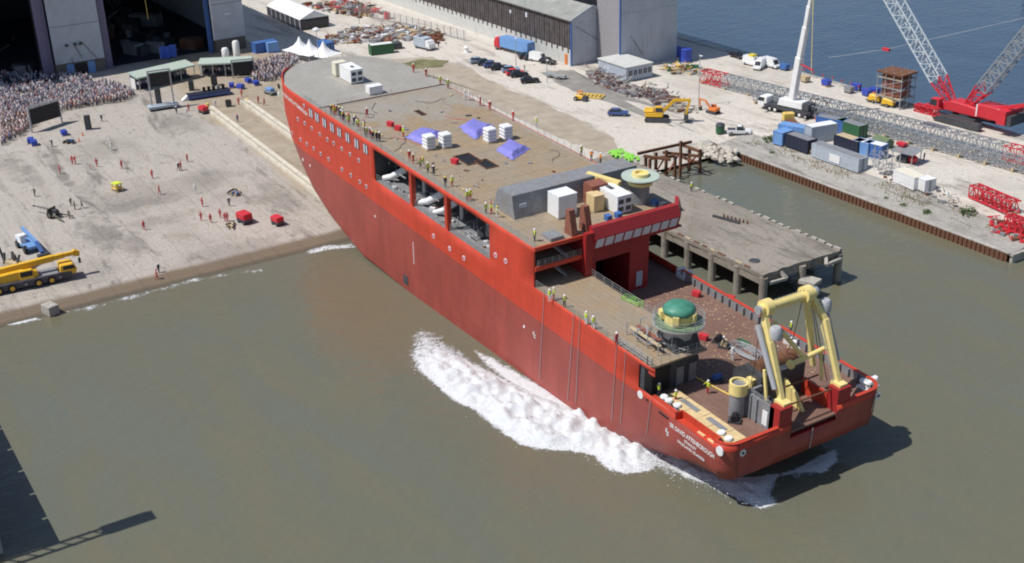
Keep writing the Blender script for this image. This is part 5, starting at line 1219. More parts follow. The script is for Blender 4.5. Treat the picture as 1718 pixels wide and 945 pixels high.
mb = MB(); mb.cyl((-1.0, .2, 2.2), (2.6, .2, 3.4), .2, n=10); mb.build('luffing_ram', 'galvanised', t)
for x in (-6.2, -.9, 4.3):
    mb = MB(); mb.box(x-.2, x+.2, -1.48, 1.48, .8, 1.15); mb.build('outrigger', 'grey_steel', t)
# blue telehandler behind it
p = G(48, 418); t = thing('telehandler', 'light blue telescopic handler with white cab behind the yellow crane', 'telehandler', p, heading(36, 404, 70, 432))
mb = MB(); mb.side([(-2.6, .6), (2.2, .6), (2.2, 1.1), (.2, 1.4), (-2.6, 1.5)], -1.0, 1.0); mb.build('chassis', 'light_blue', t, bevel=.06)
for x in (-1.7, 1.6):
    for y in (-1.05, 1.05): wheel(t, x, y, .68, .5, 'dark_steel')
mb = MB(); mb.side([(-1.4, 1.2), (.4, 1.2), (.2, 2.7), (-1.2, 2.7)], -1.15, -.25); mb.build('cab', 'white_paint', t, bevel=.08); mb = MB(); mb.box(-2.9, -1.8, -.9, .9, 1.3, 2.0); mb.build('engine_cover', 'white_paint', t)
mb = MB(); mb.bar((-2.8, .5, 2.9), (3.6, .4, 2.2), .42, .5); mb.build('boom', 'light_blue', t); mb = MB(); mb.bar((3.4, .4, 2.2), (5.4, .4, .9), .5, .55); mb.build('boom_nose', 'blue_paint', t); mb = MB(); mb.cbox((5.8, .4, .45), (.9, 1.9, .7)); mb.build('bucket', 'dark_steel', t)
p = G(22, 442); t = thing('pallet_stack', 'dark rack of posts and pallets behind the yellow crane', 'rack', p, .4)
for i in range(6): mb = MB(); mb.bar((-2+i*.75, random.uniform(-.8, .8), 0), (-2+i*.75, random.uniform(-.8, .8), 1.8+(i == 0)*1.0), .3); mb.build('post', 'dark_steel', t)
mb = MB(); mb.box(-1, 2.4, -.8, .8, .05, .5); mb.build('pallet', 'timber', t)
# artillery gun
p = G(90, 364); t = thing('field_gun', 'dark green field gun with its barrel pointing left', 'gun', p, heading(100, 362, 62, 354))
mb = MB(); mb.cyl((-.6, 0, 1.3), (4.2, 0, 1.55), .13, .09, 10); mb.cyl((4.1, 0, 1.54), (4.5, 0, 1.56), .15, n=8); mb.build('barrel', 'dark_steel', t)
for y in (-.9, .9): wheel(t, 0, y, .6, .25, 'cloth_khaki')
mb = MB(); mb.add([(.5, -1.1, .5), (.5, 1.1, .5), (.2, 1.0, 1.8), (.2, -1.0, 1.8)], [(0, 1, 2, 3)]); o = mb.build('shield', 'cloth_khaki', t); md = o.modifiers.new('s', 'SOLIDIFY'); md.thickness = .08
for y in (-.8, .8): mb = MB(); mb.bar((0, y*.4, .7), (-3.4, y*1.6, .15), .2); mb.build('trail', 'cloth_khaki', t)
mb = MB(); mb.cbox((-.3, 0, 1.15), (1.6, .7, .6)); mb.build('breech', 'dark_steel', t)
p = G(197, 320); t = thing('barrier_stand', 'small yellow tubular frame standing on the slipway', 'frame', p, .3)
for x in (-.8, .8):
    for y in (-.6, .6): mb = MB(); mb.bar((x, y, 0), (x*.8, y*.8, 1.5), .2); mb.build('leg', 'yellow_paint', t)
for z in (.5, 1.4): mb = MB(); mb.box(-.8, .8, -.7, .7, z, z+.18); mb.build('shelf', 'hivis' if z > 1 else 'yellow_paint', t)
# red canopy generator and red machines
def redbox(u, v, lab, s=1.0, name='generator'):
    t = thing(name, lab, name.split('_')[-1], G(u, v), .2)
    mb = MB(); mb.box(-1.4*s, 1.4*s, -.9*s, .9*s, .5*s, 1.0*s); mb.build('base', 'dark_steel', t); mb = MB(); mb.side([(-1.5*s, 1.0*s), (1.5*s, 1.0*s), (1.3*s, 2.1*s), (-1.3*s, 2.2*s)], -1.0*s, 1.0*s); mb.build('hood', 'crane_red', t, bevel=.08)
    for x in (-.9*s, .9*s):
        for y in (-.85*s, .85*s): wheel(t, x, y, .32*s, .2)
    return t
redbox(411, 374, 'red hooded generator with workers on its left, mid slipway', .92); redbox(466, 377, 'red hooded pump near the launch way, close to the hull', .75, 'pump'); redbox(342, 190, 'dark red winch engine at the head of the left launch way', .75, 'winch')
for u, v, lab in ((394, 326, 'heap of black hoses and sheeting above the red canopy'), (388, 381, 'heap of ropes and blue sacks below the red workers'), (115, 240, 'grey heap of cable beside orange cones')):
    t = thing('hose_heap', lab, 'heap', G(u, v), 0)
    for i in range(9):
        a = random.random()*6.3; r = random.uniform(.3, 1.4); mb = MB(); c_ = Vector((r*math.cos(a), r*math.sin(a)*.6, .2)); mb.tube([c_+Vector((math.cos(b_)*.6, math.sin(b_)*.5, .12*i % .4)) for b_ in [k*.9 for k in range(6)]], .16, 6); mb.build('coil', random.choice(['black', 'dark_steel', 'blue_paint' if i == 3 else 'dark_steel', 'timber']), t)
for i, (u, v, c_, lab) in enumerate(((108, 227, 'tarp_blue', 'blue box below the large black screen'), (52, 240, 'tarp_blue', 'blue box at the lower edge of the crowd'), (58, 244, 'tarp_blue', 'second blue box at the lower edge of the crowd, further right'), (389, 147, 'tarp_blue', 'blue sheeted pallet right of the blue stage'), (404, 149, 'tarp_blue', 'blue sheeted pallet second right of the blue stage'), (417, 139, 'tarp_blue', 'blue sheeted pallet third right of the blue stage'), (430, 143, 'tarp_blue', 'blue sheeted pallet nearest the bow'), (384, 179, 'black', 'black loudspeaker box between the launch ways'), (149, 217, 'black', 'tall black loudspeaker below the crowd'), (360, 143, 'black', 'black loudspeaker behind the blue stage'), (322, 152, 'black', 'black loudspeaker at the left end of the blue stage'), (268, 180, 'black', 'black loudspeaker stack under the tall screen'))):
    t = thing('speaker' if c_ == 'black' else 'sheeted_pallet', lab, 'speaker' if c_ == 'black' else 'pallet', G(u, v), random.uniform(-.4, .4)); h = {149: 3.0, 268: 4.2, 360: 2.6, 322: 2.2, 384: 1.5}.get(u, 1.1); wd = 1.1 if c_ == 'black' else 1.7
    mb = MB(); mb.box(-wd/2, wd/2, -.6, .6, .12, h); mb.build('cover' if c_ != 'black' else 'cabinet', c_, t, bevel=.08); mb = MB(); mb.box(-wd/2-.08, wd/2+.08, -.66, .66, 0, .11); mb.build('base', 'timber' if c_ != 'black' else 'grey_steel', t)
    if c_ == 'black':
        mb = MB(); mb.box(wd/2, wd/2+.03, -.45, .45, .3, h-.2); mb.build('grille', 'dark_steel', t)
for u, v in ((139, 228), (133, 238)):
    mb = MB(); mb.lathe([(.3, 0), (.3, .05), (.18, .05), (.05, .8)], (0, 0, 0), 8); o = tag(mb.build('traffic_cone', 'orange'), 'orange cone beside the cable heap, '+('upper right' if u == 139 else 'lower left')+' of two', 'cone', 'cones by the cable heap'); o.location = G(u, v)
def screen(u0, v0, u1, v1, wd, h, z, lab, trailer=False):
    a, b = G(u0, v0), G(u1, v1); c_ = (a+b)/2; t = thing('video_screen', lab, 'screen', c_, math.atan2(b.y-a.y, b.x-a.x))
    mb = MB(); mb.box(-wd/2, wd/2, -.2, .15, z, z+h); mb.build('panel', 'black', t); mb = MB(); mb.box(-wd/2-.12, wd/2+.12, .16, .5, z-.1, z+h+.1); mb.build('cabinet', 'grey_steel', t)
    for x in (-wd/2-.3, wd/2+.3): mb = MB(); mb.bar((x, .3, 0), (x, .3, z+h+.6), .3); mb.build('truss_leg', 'galvanised', t)
    mb = MB(); mb.bar((-wd/2-.3, .3, z+h+.5), (wd/2+.3, .3, z+h+.5), .3); mb.build('truss_beam', 'galvanised', t)
    if trailer:
        mb = MB(); mb.box(-3.4, 3.2, -1.2, 1.2, .5, 1.0); mb.build('trailer_deck', 'pale_grey_blue', t)
        for x in (-2, 2): wheel(t, x, -1, .45, .3); wheel(t, x, 1, .45, .3)
screen(58, 222, 103, 207, 7.0, 3.2, 1.6, 'wide black video screen on legs in front of the crowd')
screen(258, 185, 292, 180, 4.2, 2.9, 5.2, 'tall mounted video screen on a trailer below the first canopy', True)
screen(398, 131, 422, 129, 4.6, 2.8, .9, 'black video screen at the right end of the second canopy')
# blue stage / trailer
p = G(352, 162); t = thing('blue_stage', 'low dark blue sheeted stage in front of the canopies', 'stage', p, heading(320, 165, 388, 155)); mb = MB(); mb.box(-5, 4.6, -1.2, 1.2, .25, 1.1); mb.build('skirt', 'car_blue', t, bevel=.1); mb = MB(); mb.box(-5.1, 4.7, -1.3, 1.3, 1.1, 1.2); mb.build('deck', 'navy', t)
mb = MB(); mb.side([(-6.4, .05), (-5.05, .05), (-5.05, 1.1)], -.7, .7); mb.build('ramp', 'white_paint', t)
for i in range(5): mb = MB(); mb.cbox((-1+i*1.1, .5, 1.75), (.6, .6, .85)); mb.build('equipment_case', random.choice(['dark_steel', 'grey_steel', 'black']), t)
p = G(454, 158); t = thing('service_cart', 'small blue and grey cart just left of the bow', 'cart', p, .3); mb = MB(); mb.box(-1.5, 1.5, -.8, .8, .4, .8); mb.build('bed', 'grey_steel', t); mb = MB(); mb.box(-1.1, .9, -.6, .6, .81, 1.5); mb.build('load', 'light_blue', t, bevel=.1)
for x in (-1, 1):
    for y in (-.7, .7): wheel(t, x, y, .32, .2)
for u, v, lab in ((349, 180, 'yellow drum at the head of the left launch way'), (416, 172, 'yellow drum at the head of the right launch way')):
    mb = MB(); mb.lathe([(.4, 0), (.42, .3), (.4, .6), (.4, .9), (.3, .95)], (0, 0, 0), 12); o = tag(mb.build('drum', 'yellow_paint'), lab, 'drum'); o.location = G(u, v)
# concrete block at the water edge
p = G(86, 526); mb = MB(); mb.cbox((0, 0, .75), (2.3, 1.7, 1.5)); mb.cbox((.1, .1, 1.52), (1.9, 1.2, .06)); o = tag(mb.build('concrete_block', 'stone', bevel=.05), 'pale concrete block at the water edge below the yellow crane', 'block'); o.location = p; o.rotation_euler.z = .3

# canopied stands
def stand(pA, pB, dep, z0, z1, lab, openL=False):
    a, b = G(*pA), G(*pB); L = (b-a).length; t = thing('canopied_stand', lab, 'grandstand', a, math.atan2(b.y-a.y, b.x-a.x))
    mb = MB(); mb.add([(-.4, -.6, z0), (L+.4, -.6, z0), (L+.4, dep, z1), (-.4, dep, z1), (-.4, -.6, z0+.35), (L+.4, -.6, z0+.35), (L+.4, dep, z1+.35), (-.4, dep, z1+.35)], [(0, 3, 2, 1), (4, 5, 6, 7), (0, 1, 5, 4), (1, 2, 6, 5), (2, 3, 7, 6), (3, 0, 4, 7)]); mb.build('canopy_roof', 'canopy_green', t)
    mb = MB(); mb.add([(-.2, -.4, z0+.36), (L+.2, -.4, z0+.36), (L+.2, dep-.2, z1+.36), (-.2, dep-.2, z1+.36)], [(0, 1, 2, 3)]); mb.build('canopy_sheet', 'canopy_green', t)
    for i in range(5):
        for y, z in ((-.4, z0), (dep-.2, z1)): mb = MB(); mb.bar((L*i/4, y, 0), (L*i/4, y, z), .16); mb.build('post', 'galvanised', t)
    mb = MB(); mb.box(0, L, dep-.15, dep-.05, 0, z1); mb.build('back_sheet', 'green_paint', t)
    mb = MB(); mb.box(-.05, .05, 1.4, dep-.2, .1, 2.6); mb.build('end_sheet', 'tent_white', t)
    for k in range(3): mb = MB(); mb.box(.3, L-.3, .8+k*.9, 1.7+k*.9, 0, .3+k*.35); mb.build('tier', 'dark_steel', t)
    P = []
    for k in range(3):
        for i in range(int(L/.75)):
            if random.random() < .85: q = a+((b-a).normalized())*(.5+i*.75)+Vector((-(b-a).normalized().y, (b-a).normalized().x, 0))*(1.2+k*.9); P.append((q.x, q.y, k))
    for k in range(5): pass
    return P
P1 = stand((234, 153), (326, 131), 3.7, 2.9, 3.5, 'first canopied stand, sloping pale green roof beside the crowd')
P2 = stand((338, 130), (421, 127), 3.7, 3.0, 3.4, 'second canopied stand with level pale roof, right of the first')
mb_m = [(x, y) for x, y, k in P1+P2]
mass('seated_crowd', mb_m, 'dense mass of guests under the two pale canopies', zoff=.4)

# ------------------------------------------------------------------ tents
def marquee(u0, v0, u1, v1, wd, h0, h1, lab):
    a, b = G(u0, v0), G(u1, v1); L = (b-a).length; t = thing('marquee', lab, 'tent', a, math.atan2(b.y-a.y, b.x-a.x))
    mb = MB(); mb.side([(0, 0)]*0 or [(0, h0), (L, h0), (L, h0), (0, h0)], 0, 0) if False else None
    v = [(0, 0, h0), (L, 0, h0), (L, wd/2, h1), (0, wd/2, h1), (L, wd, h0), (0, wd, h0)]; mb = MB(); mb.add(v, [(0, 1, 2, 3), (3, 2, 4, 5)]); o = mb.build('roof_sheet', 'tent_white', t); md = o.modifiers.new('s', 'SOLIDIFY'); md.thickness = .1
    for x in (0.02, L-.02): mb = MB(); mb.add([(x, 0, h0), (x, wd, h0), (x, wd/2, h1)], [(0, 1, 2)]); mb.build('gable_sheet', 'tent_white', t)
    mb = MB(); mb.box(.1, L-.1, .1, .2, .3, h0-.3); mb.build('side_window', 'dark_steel', t); mb = MB(); mb.box(.1, L-.1, wd-.2, wd-.1, 0, h0); mb.build('side_sheet', 'tent_white', t); mb = MB(); mb.box(L-.2, L-.1, .3, wd-.3, .3, h0-.3); mb.build('end_window', 'glass_dark', t)
    for i in range(8): mb = MB(); mb.bar((L*i/7, .05, 0), (L*i/7, .05, h0), .2); mb.build('post', 'tent_white', t)
marquee(449, 27, 504, 52, 9, 3.0, 5.0, 'long white ridge marquee in the yard behind the hall')
for k, (u, v, lab) in enumerate(((505, 97, 'white peaked tent, leftmost of three'), (522, 102, 'white peaked tent, middle of three'), (545, 105, 'white peaked tent, rightmost of three nearest the bow'))):
    p = G(u, v); t = thing('peaked_tent', lab, 'tent', p, .3, 'white peaked tents'); n = 16; mb = MB(); vs = []
    prof = ((3.3, 2.2), (2.4, 2.55), (1.4, 3.2), (.6, 4.2), (.12, 5.4))
    for r, z in prof:
        for i in range(n): a = 2*math.pi*i/n; q = 1/max(abs(math.cos(a)), abs(math.sin(a))); q = 1+(q-1)*(r/3.3); vs.append((r*q*math.cos(a), r*q*math.sin(a), z))
    mb.add(vs, [(j*n+i, j*n+(i+1) % n, (j+1)*n+(i+1) % n, (j+1)*n+i) for j in range(len(prof)-1) for i in range(n)]+[tuple(range((len(prof)-1)*n, len(prof)*n))]); mb.build('canopy', 'tent_white', t, smooth=True)
    for sx in (-1, 1):
        for sy in (-1, 1): mb = MB(); mb.bar((sx*3.2, sy*3.2, 0), (sx*3.2, sy*3.2, 2.25), .12); mb.build('pole', 'galvanised', t)
# ------------------------------------------------------------------ buildings
def ribbed(mb, x, y0, y1, z0, z1, pitch=.6, d=.08, k=0):
    """corrugated sheet in the plane x, facing +x"""
    n = max(2, int((y1-y0)/pitch)); v = []
    for i in range(n):
        a = y0+(y1-y0)*i/n; b = y0+(y1-y0)*(i+.5)/n
        for yy, xx in ((a, x), (b, x), (b, x+d), (y0+(y1-y0)*(i+1)/n-.001, x+d)): v += [(xx, yy, z0), (xx, yy, z1)]
    m_ = len(v)//2; mb.add(v, [(2*i, 2*i+2, 2*i+3, 2*i+1) for i in range(m_-1)], k)
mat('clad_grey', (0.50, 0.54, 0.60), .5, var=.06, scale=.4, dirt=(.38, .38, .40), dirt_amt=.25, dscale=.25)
mat('clad_brown', (0.085, 0.072, 0.072), .7, var=.35, scale=.5, dirt=(.15, .13, .13), dirt_amt=.3)
mat('wall_white', (0.56, 0.57, 0.55), .7, var=.08, dirt=(.4, .38, .34), dirt_amt=.25)
mat('roof_grey', (0.25, 0.26, 0.25), .75, var=.15, scale=.4, dirt=(.40, .40, .37), dirt_amt=.3, dscale=.3)
mat('plinth', (0.16, 0.14, 0.12), .8); mat('hall_shade', (0.022, 0.023, 0.035), .8)  # near black stands in for the shade inside the hall
HX, HZ = -223.0, 4.6
hall = thing('assembly_hall', 'vast ship assembly hall with dark openings between grey clad piers', 'building', (HX, 0, HZ))
def hb_(name, m_, *b, **k):
    mb = MB()
    for q in b: mb.box(*q)
    return mb.build(name, m_, hall, **k)
for (y0, y1, back) in ((-27.4, -15.7, 5), (12.4, 20.7, 5)):
    for z0, z1 in ((3.2, 12.1), (12.2, 24.1), (24.2, 33)):
        mb = MB(); ribbed(mb, 0, y0, y1, z0, z1); mb.build('cladding_panel', 'clad_grey', hall)
    hb_('pier_core', 'hall_shade', (-back, -.05, y0+.03, y1-.03, 3.1, 33)); hb_('pier_plinth', 'plinth', (-back, -.1, y0+.1, y1-.1, -.5, 3.1))
hb_('corner_trim', 'white_paint', (-.1, .25, 12.15, 12.4, 3.2, 33)); hb_('bird_box', 'window_film', (.1, .3, 15.6, 17.2, 9.2, 9.7))
for y0, y1 in ((-30.2, -27.6), (-15.6, -13.6)):
    mb = MB(); ribbed(mb, -1.4, y0, y1, 0, 40, .7); mb.build('door_leaf', 'purple_clad', hall); hb_('leaf_core', 'hall_shade', (-4, -1.45, y0, y1, 0, 33))
mb = MB(); ribbed(mb, -1.0, 10.9, 12.1, 0, 40, .6); mb.build('door_leaf', 'blue_paint', hall)
for y in (-24.9, -19.9): hb_('small_door', 'light_blue', (-.1, .02, y, y+1.7, 0, 2.9))
hb_('doorway_dark', 'black', (-.1, -.04, -23.1, -20, 0, 2.8))  # black sheet painted for the darkness of the open way between the doors
for a, b in (((-22.6, 9.5), (-21, 5.5)), ((-20.6, 9.5), (-17, 4.0)), ((-23.5, 5.8), (-23, 3.5))):
    mb = MB(); mb.bar((.2, a[0], a[1]-1.5), (.2, b[0], b[1]-1.5), .1); mb.build('cable', 'dark_steel', hall)
for y in (-24.5, -22.5, -21.2): hb_('floodlight', 'dark_steel', (.05, .5, y, y+.7, 7.2, 7.8))
hb_('hall_back', 'hall_shade', (-80, -79, -80, 20.7, 0, 33)); hb_('hall_side', 'clad_grey', (-80, -1.45, 20.2, 20.65, 0, 33)); hb_('hall_side', 'hall_shade', (-80, -1, -80.6, -80, 0, 33)); hb_('hall_roof', 'hall_shade', (-80, .3, -80, 20.7, 33, 34)); hb_('hall_floor', 'hall_shade', (-79, -3, -80, 20, .02, .05))
for i in range(90):
    y = random.choice([random.uniform(-70, -32), random.uniform(-12, 10)]); x = random.uniform(-60, -8); s = random.uniform(.6, 3); mb = MB(); mb.cbox((x, y, s*.5), (s*random.uniform(.5, 2), s*random.uniform(.5, 1.6), s), 0, random.random()); mb.build('stored_block', random.choice(['grey_steel', 'dark_steel', 'dark_steel', 'rust']), hall)
mb = MB()
for i in range(90):
    y = random.choice([random.uniform(-70, -32), random.uniform(-12, 10)]); a = Vector((random.uniform(-60, -10), y, random.uniform(.5, 14))); mb.bar(a, a+Vector((random.uniform(-3, 3), random.uniform(-3, 3), random.uniform(-1, 3))), .16)
mb.build('staging', 'dark_steel', hall)['kind'] = 'stuff'
mb = MB(); mb.cyl((-9, -1.2, 9), (-9, -1.2, 30), .12, n=6); mb.cbox((-9, -1.2, 18), (.9, .9, 1.6)); mb.build('crane_hook', 'yellow_paint', hall)
p = W(285, 100, HZ+.3); t = thing('blue_tarpaulin', 'bright blue tarpaulin sheet hung inside the dark hall opening', 'tarpaulin', (HX-1.5, G(285, 100).y, HZ)); mb = MB(); n = 12
v = [(.25*math.sin(i*1.3)+.1*j, -2.1+i*4.2/n, .3+j*1.55+.12*math.sin(i*.9)) for i in range(n+1) for j in range(3)]; mb.add(v, [(i*3+j, (i+1)*3+j, (i+1)*3+j+1, i*3+j+1) for i in range(n) for j in range(2)]); mb.build('sheet', mat('bright_blue', (.06, .16, .65), .5), t)
for y in (-2.1, 2.1): mb = MB(); mb.bar((0, y, 0), (0, y, 3.5), .12); mb.build('post', 'galvanised', t)
# tanks by the hall
for u, v, h, r, lab in ((398, 97, 4.4, .85, 'tall white cylindrical tank at the hall pier'), (379, 97, 2.6, .9, 'short pale tank left of the tall white one')):
    mb = MB(); mb.lathe([(r*.9, 0), (r, .2), (r, h-.5), (r*.7, h-.1), (.15, h)], (0, 0, 0), 16); o = tag(mb.build('tank', 'white_paint', smooth=True), lab, 'tank'); o.location = G(u, v)
# long shed
SX, SZ = -159.0, 3.3
shed = thing('long_shed', 'long shed with grey gable, dark cladding and white lower wall', 'building', (SX, 78.5, SZ))
LW, EZ, RZ_, GW, EZ2 = 190, 11.0, 13.8, 12.6, 10.4
mb = MB(); n = int(LW/1.1)
for i in range(n): mb.box(-LW+i*LW/n, -LW+(i+.55)*LW/n, -.06 if i % 2 else 0, .1, 4.0, EZ)
mb.box(-LW, -.05, .08, .2, 4.0, EZ); mb.build('side_cladding', 'clad_brown', shed)
mb = MB(); mb.box(-LW, -.02, .02, .3, 0, 4.0); mb.build('lower_wall', 'wall_white', shed)
for i in range(46):
    mb = MB(); x = -1.2-i*2.35; mb.box(x-.22, x+.22, -.1, .05, 3.0+.15*(i % 3), 4.15); mb.build('bracket', 'clad_brown', shed)
mb = MB(); ribbed(mb, 0, .12, GW-.1, 0, EZ2, .7)
mb.add([(.02, .1, EZ2), (.02, GW-.1, EZ2), (.02, 6.2, RZ_-.1), (.02, .1, EZ-.1)], [(0, 1, 2, 3)]); mb.build('gable_cladding', 'clad_grey', shed)
mb = MB(); mb.quad((-LW, -.3, EZ), (.35, -.3, EZ), (.35, 6.2, RZ_), (-LW, 6.2, RZ_)); mb.quad((-LW, 6.2, RZ_), (.35, 6.2, RZ_), (.35, GW+.2, EZ2), (-LW, GW+.2, EZ2)); o = mb.build('roof', 'roof_grey', shed); md = o.modifiers.new('s', 'SOLIDIFY'); md.thickness = .18
for (a, b) in (((.42, -.35, EZ-.05), (.42, 6.2, RZ_-.05)), ((.42, 6.2, RZ_-.05), (.42, GW+.2, EZ2-.05))):
    mb = MB(); mb.bar(a, b, .16, .55); mb.build('verge_trim', 'pale_grey_blue', shed)
mb = MB(); mb.box(-.2, .2, -.12, .12, 0, EZ-.2); mb.build('corner_trim', 'blue_paint', shed); mb = MB(); mb.cyl((-LW, -.42, EZ-.1), (.3, -.42, EZ-.1), .16, n=6); mb.build('gutter', 'clad_brown', shed)
for x, z in ((-27, 8.4), (-19.5, 8.6)): mb = MB(); mb.box(x-.4, x+.4, -.12, -.02, z, z+(.8 if x < -20 else 1.2)); mb.build('vent', 'window_film', shed)
for (a, b) in (((.15, 1.2, 9.5), (.15, 7.5, 5.5)), ((.15, 7.5, 5.5), (.15, 10.5, 3.0))): mb = MB(); mb.bar(a, b, .07); mb.build('cable', 'dark_steel', shed)
tall = thing('tall_shed', 'tall grey ribbed shed beside the blue dock', 'building', (-149.5, 86.0, SZ))
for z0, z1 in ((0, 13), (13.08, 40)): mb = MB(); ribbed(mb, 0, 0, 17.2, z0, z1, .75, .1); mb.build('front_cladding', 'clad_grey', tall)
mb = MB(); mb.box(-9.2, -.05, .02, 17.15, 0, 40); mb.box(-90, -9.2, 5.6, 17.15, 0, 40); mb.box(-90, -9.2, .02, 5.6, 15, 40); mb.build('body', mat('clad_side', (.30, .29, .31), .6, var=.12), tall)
mb = MB(); mb.box(-.12, .2, -.18, .1, 0, 40); mb.build('corner_trim', 'blue_paint', tall); mb = MB(); mb.bar((.2, 3.0, 7.5), (.2, 7, 2.2), .07); mb.build('cable', 'dark_steel', tall)
# site cabin
t = thing('site_cabin', 'pale grey flat roofed site office in front of the sheds', 'cabin', (-144.5, 83.8, SZ))
mb = MB(); mb.box(-5.5, 5.5, -3.8, 3.8, .15, 3.3); mb.build('wall', 'pale_grey_blue', t); mb = MB(); mb.box(-5.7, 5.7, -4.0, 4.0, 3.3, 3.5); mb.build('roof', 'wall_white', t)
for i, y in enumerate((-3.0, -1.6, -.2, 1.2, 2.5)): mb = MB(); mb.box(5.5, 5.54, y, y+.9, 1.3, 2.5); w_ = mb.build('window', 'glass_dark', t); mb = MB(); mb.box(5.54, 5.57, y+.42, y+.48, 1.3, 2.5); mb.build('mullion', 'white_paint', w_)
for x in (-3, -1.8): mb = MB(); mb.box(x, x+.6, -3.85, -3.8, 1.6, 2.3); mb.build('window', 'window_film', t)
for i, (u, v, L) in enumerate(((1082, 100, 9), (1092, 104, 10))): 
    p = G(u, v); t = thing('blue_bundle', ('rear' if i == 0 else 'front')+' one of two long dark blue sheeted bundles behind the site cabin', 'bundle', (p.x-1, p.y+5, p.z), R(84), 'blue bundles'); mb = MB(); mb.side([(-L/2, 0), (L/2, 0), (L/2-.2, 2.0), (L/2-1, 2.5), (-L/2+1, 2.5), (-L/2+.2, 2.0)], -1.3, 1.3); mb.build('sheet', 'tarp_blue', t, bevel=.2); mb = MB(); mb.box(-L/2-.02, -L/2+.3, -1.34, 1.34, 0, .5); mb.build('pallet', 'timber', t)
p = G(1150, 103); mb = MB(); mb.lathe([(1.5, 0), (1.5, 3.1), (1.2, 3.3)], (0, 0, 0), 16); o = tag(mb.build('blue_tank', 'tarp_blue', smooth=True), 'round dark blue tank at the foot of the tall shed', 'tank'); o.location = p
t = thing('kiosk', 'narrow red kiosk at the corner of the long shed', 'kiosk', G(952, 108)); mb = MB(); mb.box(-.5, .5, -.5, .5, 0, 2.6); mb.build('body', 'orange', t, bevel=.06); mb = MB(); mb.box(.5, .53, -.35, .35, .3, 2.2); mb.build('door', 'crane_red', t)
# mesh fence by the shed
fa, fb = G(560, 14), G(783, 70); t = thing('mesh_fence', 'grey mesh fence running in front of the long shed', 'fence', fa); d = fb-fa; L = d.length; d.normalize()
for i in range(int(L/2.8)+1):
    q = d*(i*2.8); mb = MB(); mb.bar(q, q+Vector((0, 0, 3.0)), .14); mb.build('post', 'galvanised', t)
mb = MB()
for k in range(9): mb.bar(Vector((0, 0, .25+k*.33)), d*L+Vector((0, 0, .25+k*.33)), .05)
mb.build('mesh', 'galvanised', t)
# light poles
for u, v, h, lab in ((1172, 178, 11, 'thin lighting column right of the excavators'), (536, 112, 9, 'lighting column with round white head behind the tents'), (866, 112, 7, 'thin lighting column among the parked cars'), (918, 140, 5.5, 'short thin column right of the parked cars'), (603, 40, 10, 'thin column in front of the mesh fence')):
    p = G(u, v); t = thing('light_column', lab, 'lamp post', p); mb = MB(); mb.cyl((0, 0, 0), (0, 0, h), .11, .07, 8); mb.build('column', 'galvanised', t); mb = MB(); mb.cbox((.3, 0, h), (.9, .3, .15)) if u != 536 else mb.lathe([(.3, -.4), (.9, -.1), (.9, .3), (.2, .7)], (0, 0, h), 14); mb.build('lamp_head', 'white_paint', t)

# ------------------------------------------------------------------ cranes, booms, plant
def lattice(mb, a, b, w0, w1, n, r=.1, k=0, up=(0, 0, 1), cr=1.5):
    a, b = Vector(a), Vector(b); d = (b-a).normalized(); x = d.cross(Vector(up)); x.normalize(); y = x.cross(d)
    def c_(i, sx, sy): f = i/n; p = a.lerp(b, f); w_ = w0+(w1-w0)*f; return p+x*sx*w_/2+y*sy*w_/2
    S = ((-1, -1), (1, -1), (1, 1), (-1, 1))
    for s_ in S: mb.bar(c_(0, *s_), c_(n, *s_), r*cr, k=k)
    for i in range(n):
        for q in range(4):
            s0, s1 = S[q], S[(q+1) % 4]
            if i % 2 == 0: mb.bar(c_(i, *s0), c_(i+1, *s1), r, k=k)
            else: mb.bar(c_(i, *s1), c_(i+1, *s0), r, k=k)
        for q in range(4): mb.bar(c_(i, *S[q]), c_(i, *S[(q+1) % 4]), r*.8, k=k)
def WY(u, v, y):
    d = raydir(u, v); return CAMP+d*((y-CAMP.y)/d.y)
# red crawler crane
cb_ = G(1622, 206); cy = cb_.y
t = thing('crawler_crane', 'large red crawler crane with two lattice masts on the quay', 'crane', cb_, R(4)); inv = t.matrix_world.inverted(); ry = R(4)
for y in (-3.3, 3.3):
    mb = MB(); mb.side([(-5, .2), (5, .2), (5.6, .8), (5.2, 1.5), (-5.2, 1.5), (-5.6, .8)], y-.6, y+.6); mb.build('track', 'dark_steel', t)
mb = MB(); mb.box(-3, 3, -2.8, 2.8, .7, 1.6); mb.build('carbody', 'dark_steel', t); mb = MB(); mb.cyl((0, 0, 1.6), (0, 0, 2.1), 1.8, n=18); mb.build('slew_ring', 'dark_steel', t)
mb = MB(); mb.side([(-5.2, 2.1), (6.2, 2.1), (6.2, 3.4), (1, 4.0), (-3.2, 4.2), (-5.2, 3.2)], -1.7, 1.7); mb.build('upper_frame', 'crane_red', t, bevel=.1)
mb = MB(); mb.box(3.0, 8.2, -1.9, 1.9, 2.4, 4.9); mb.build('machinery_house', 'crane_red', t, bevel=.08)
for x in (3.1, 7.9): mb = MB(); mb.box(x-.14, x+.14, -1.95, 1.95, 2.45, 4.85); mb.build('white_band', 'white_paint', t)
mb = MB(); mb.box(8.3, 10.2, -3.0, 3.0, 2.3, 5.0); mb.build('counterweight', 'crane_red', t); mb = MB(); mb.box(10.2, 11.2, -2.6, 2.6, 2.2, 4.2); mb.build('counterweight', 'dark_steel', t)
mb = MB(); mb.side([(-7.4, 2.3), (-5.0, 2.3), (-5.0, 4.3), (-6.8, 4.3)], -3.0, -1.6); cbb = mb.build('cab', 'crane_red', t); mb = MB(); mb.side([(-7.3, 2.9), (-5.4, 2.9), (-5.4, 4.1), (-6.8, 4.1)], -3.04, -1.56); mb.build('cab_window', 'glass_dark', cbb)
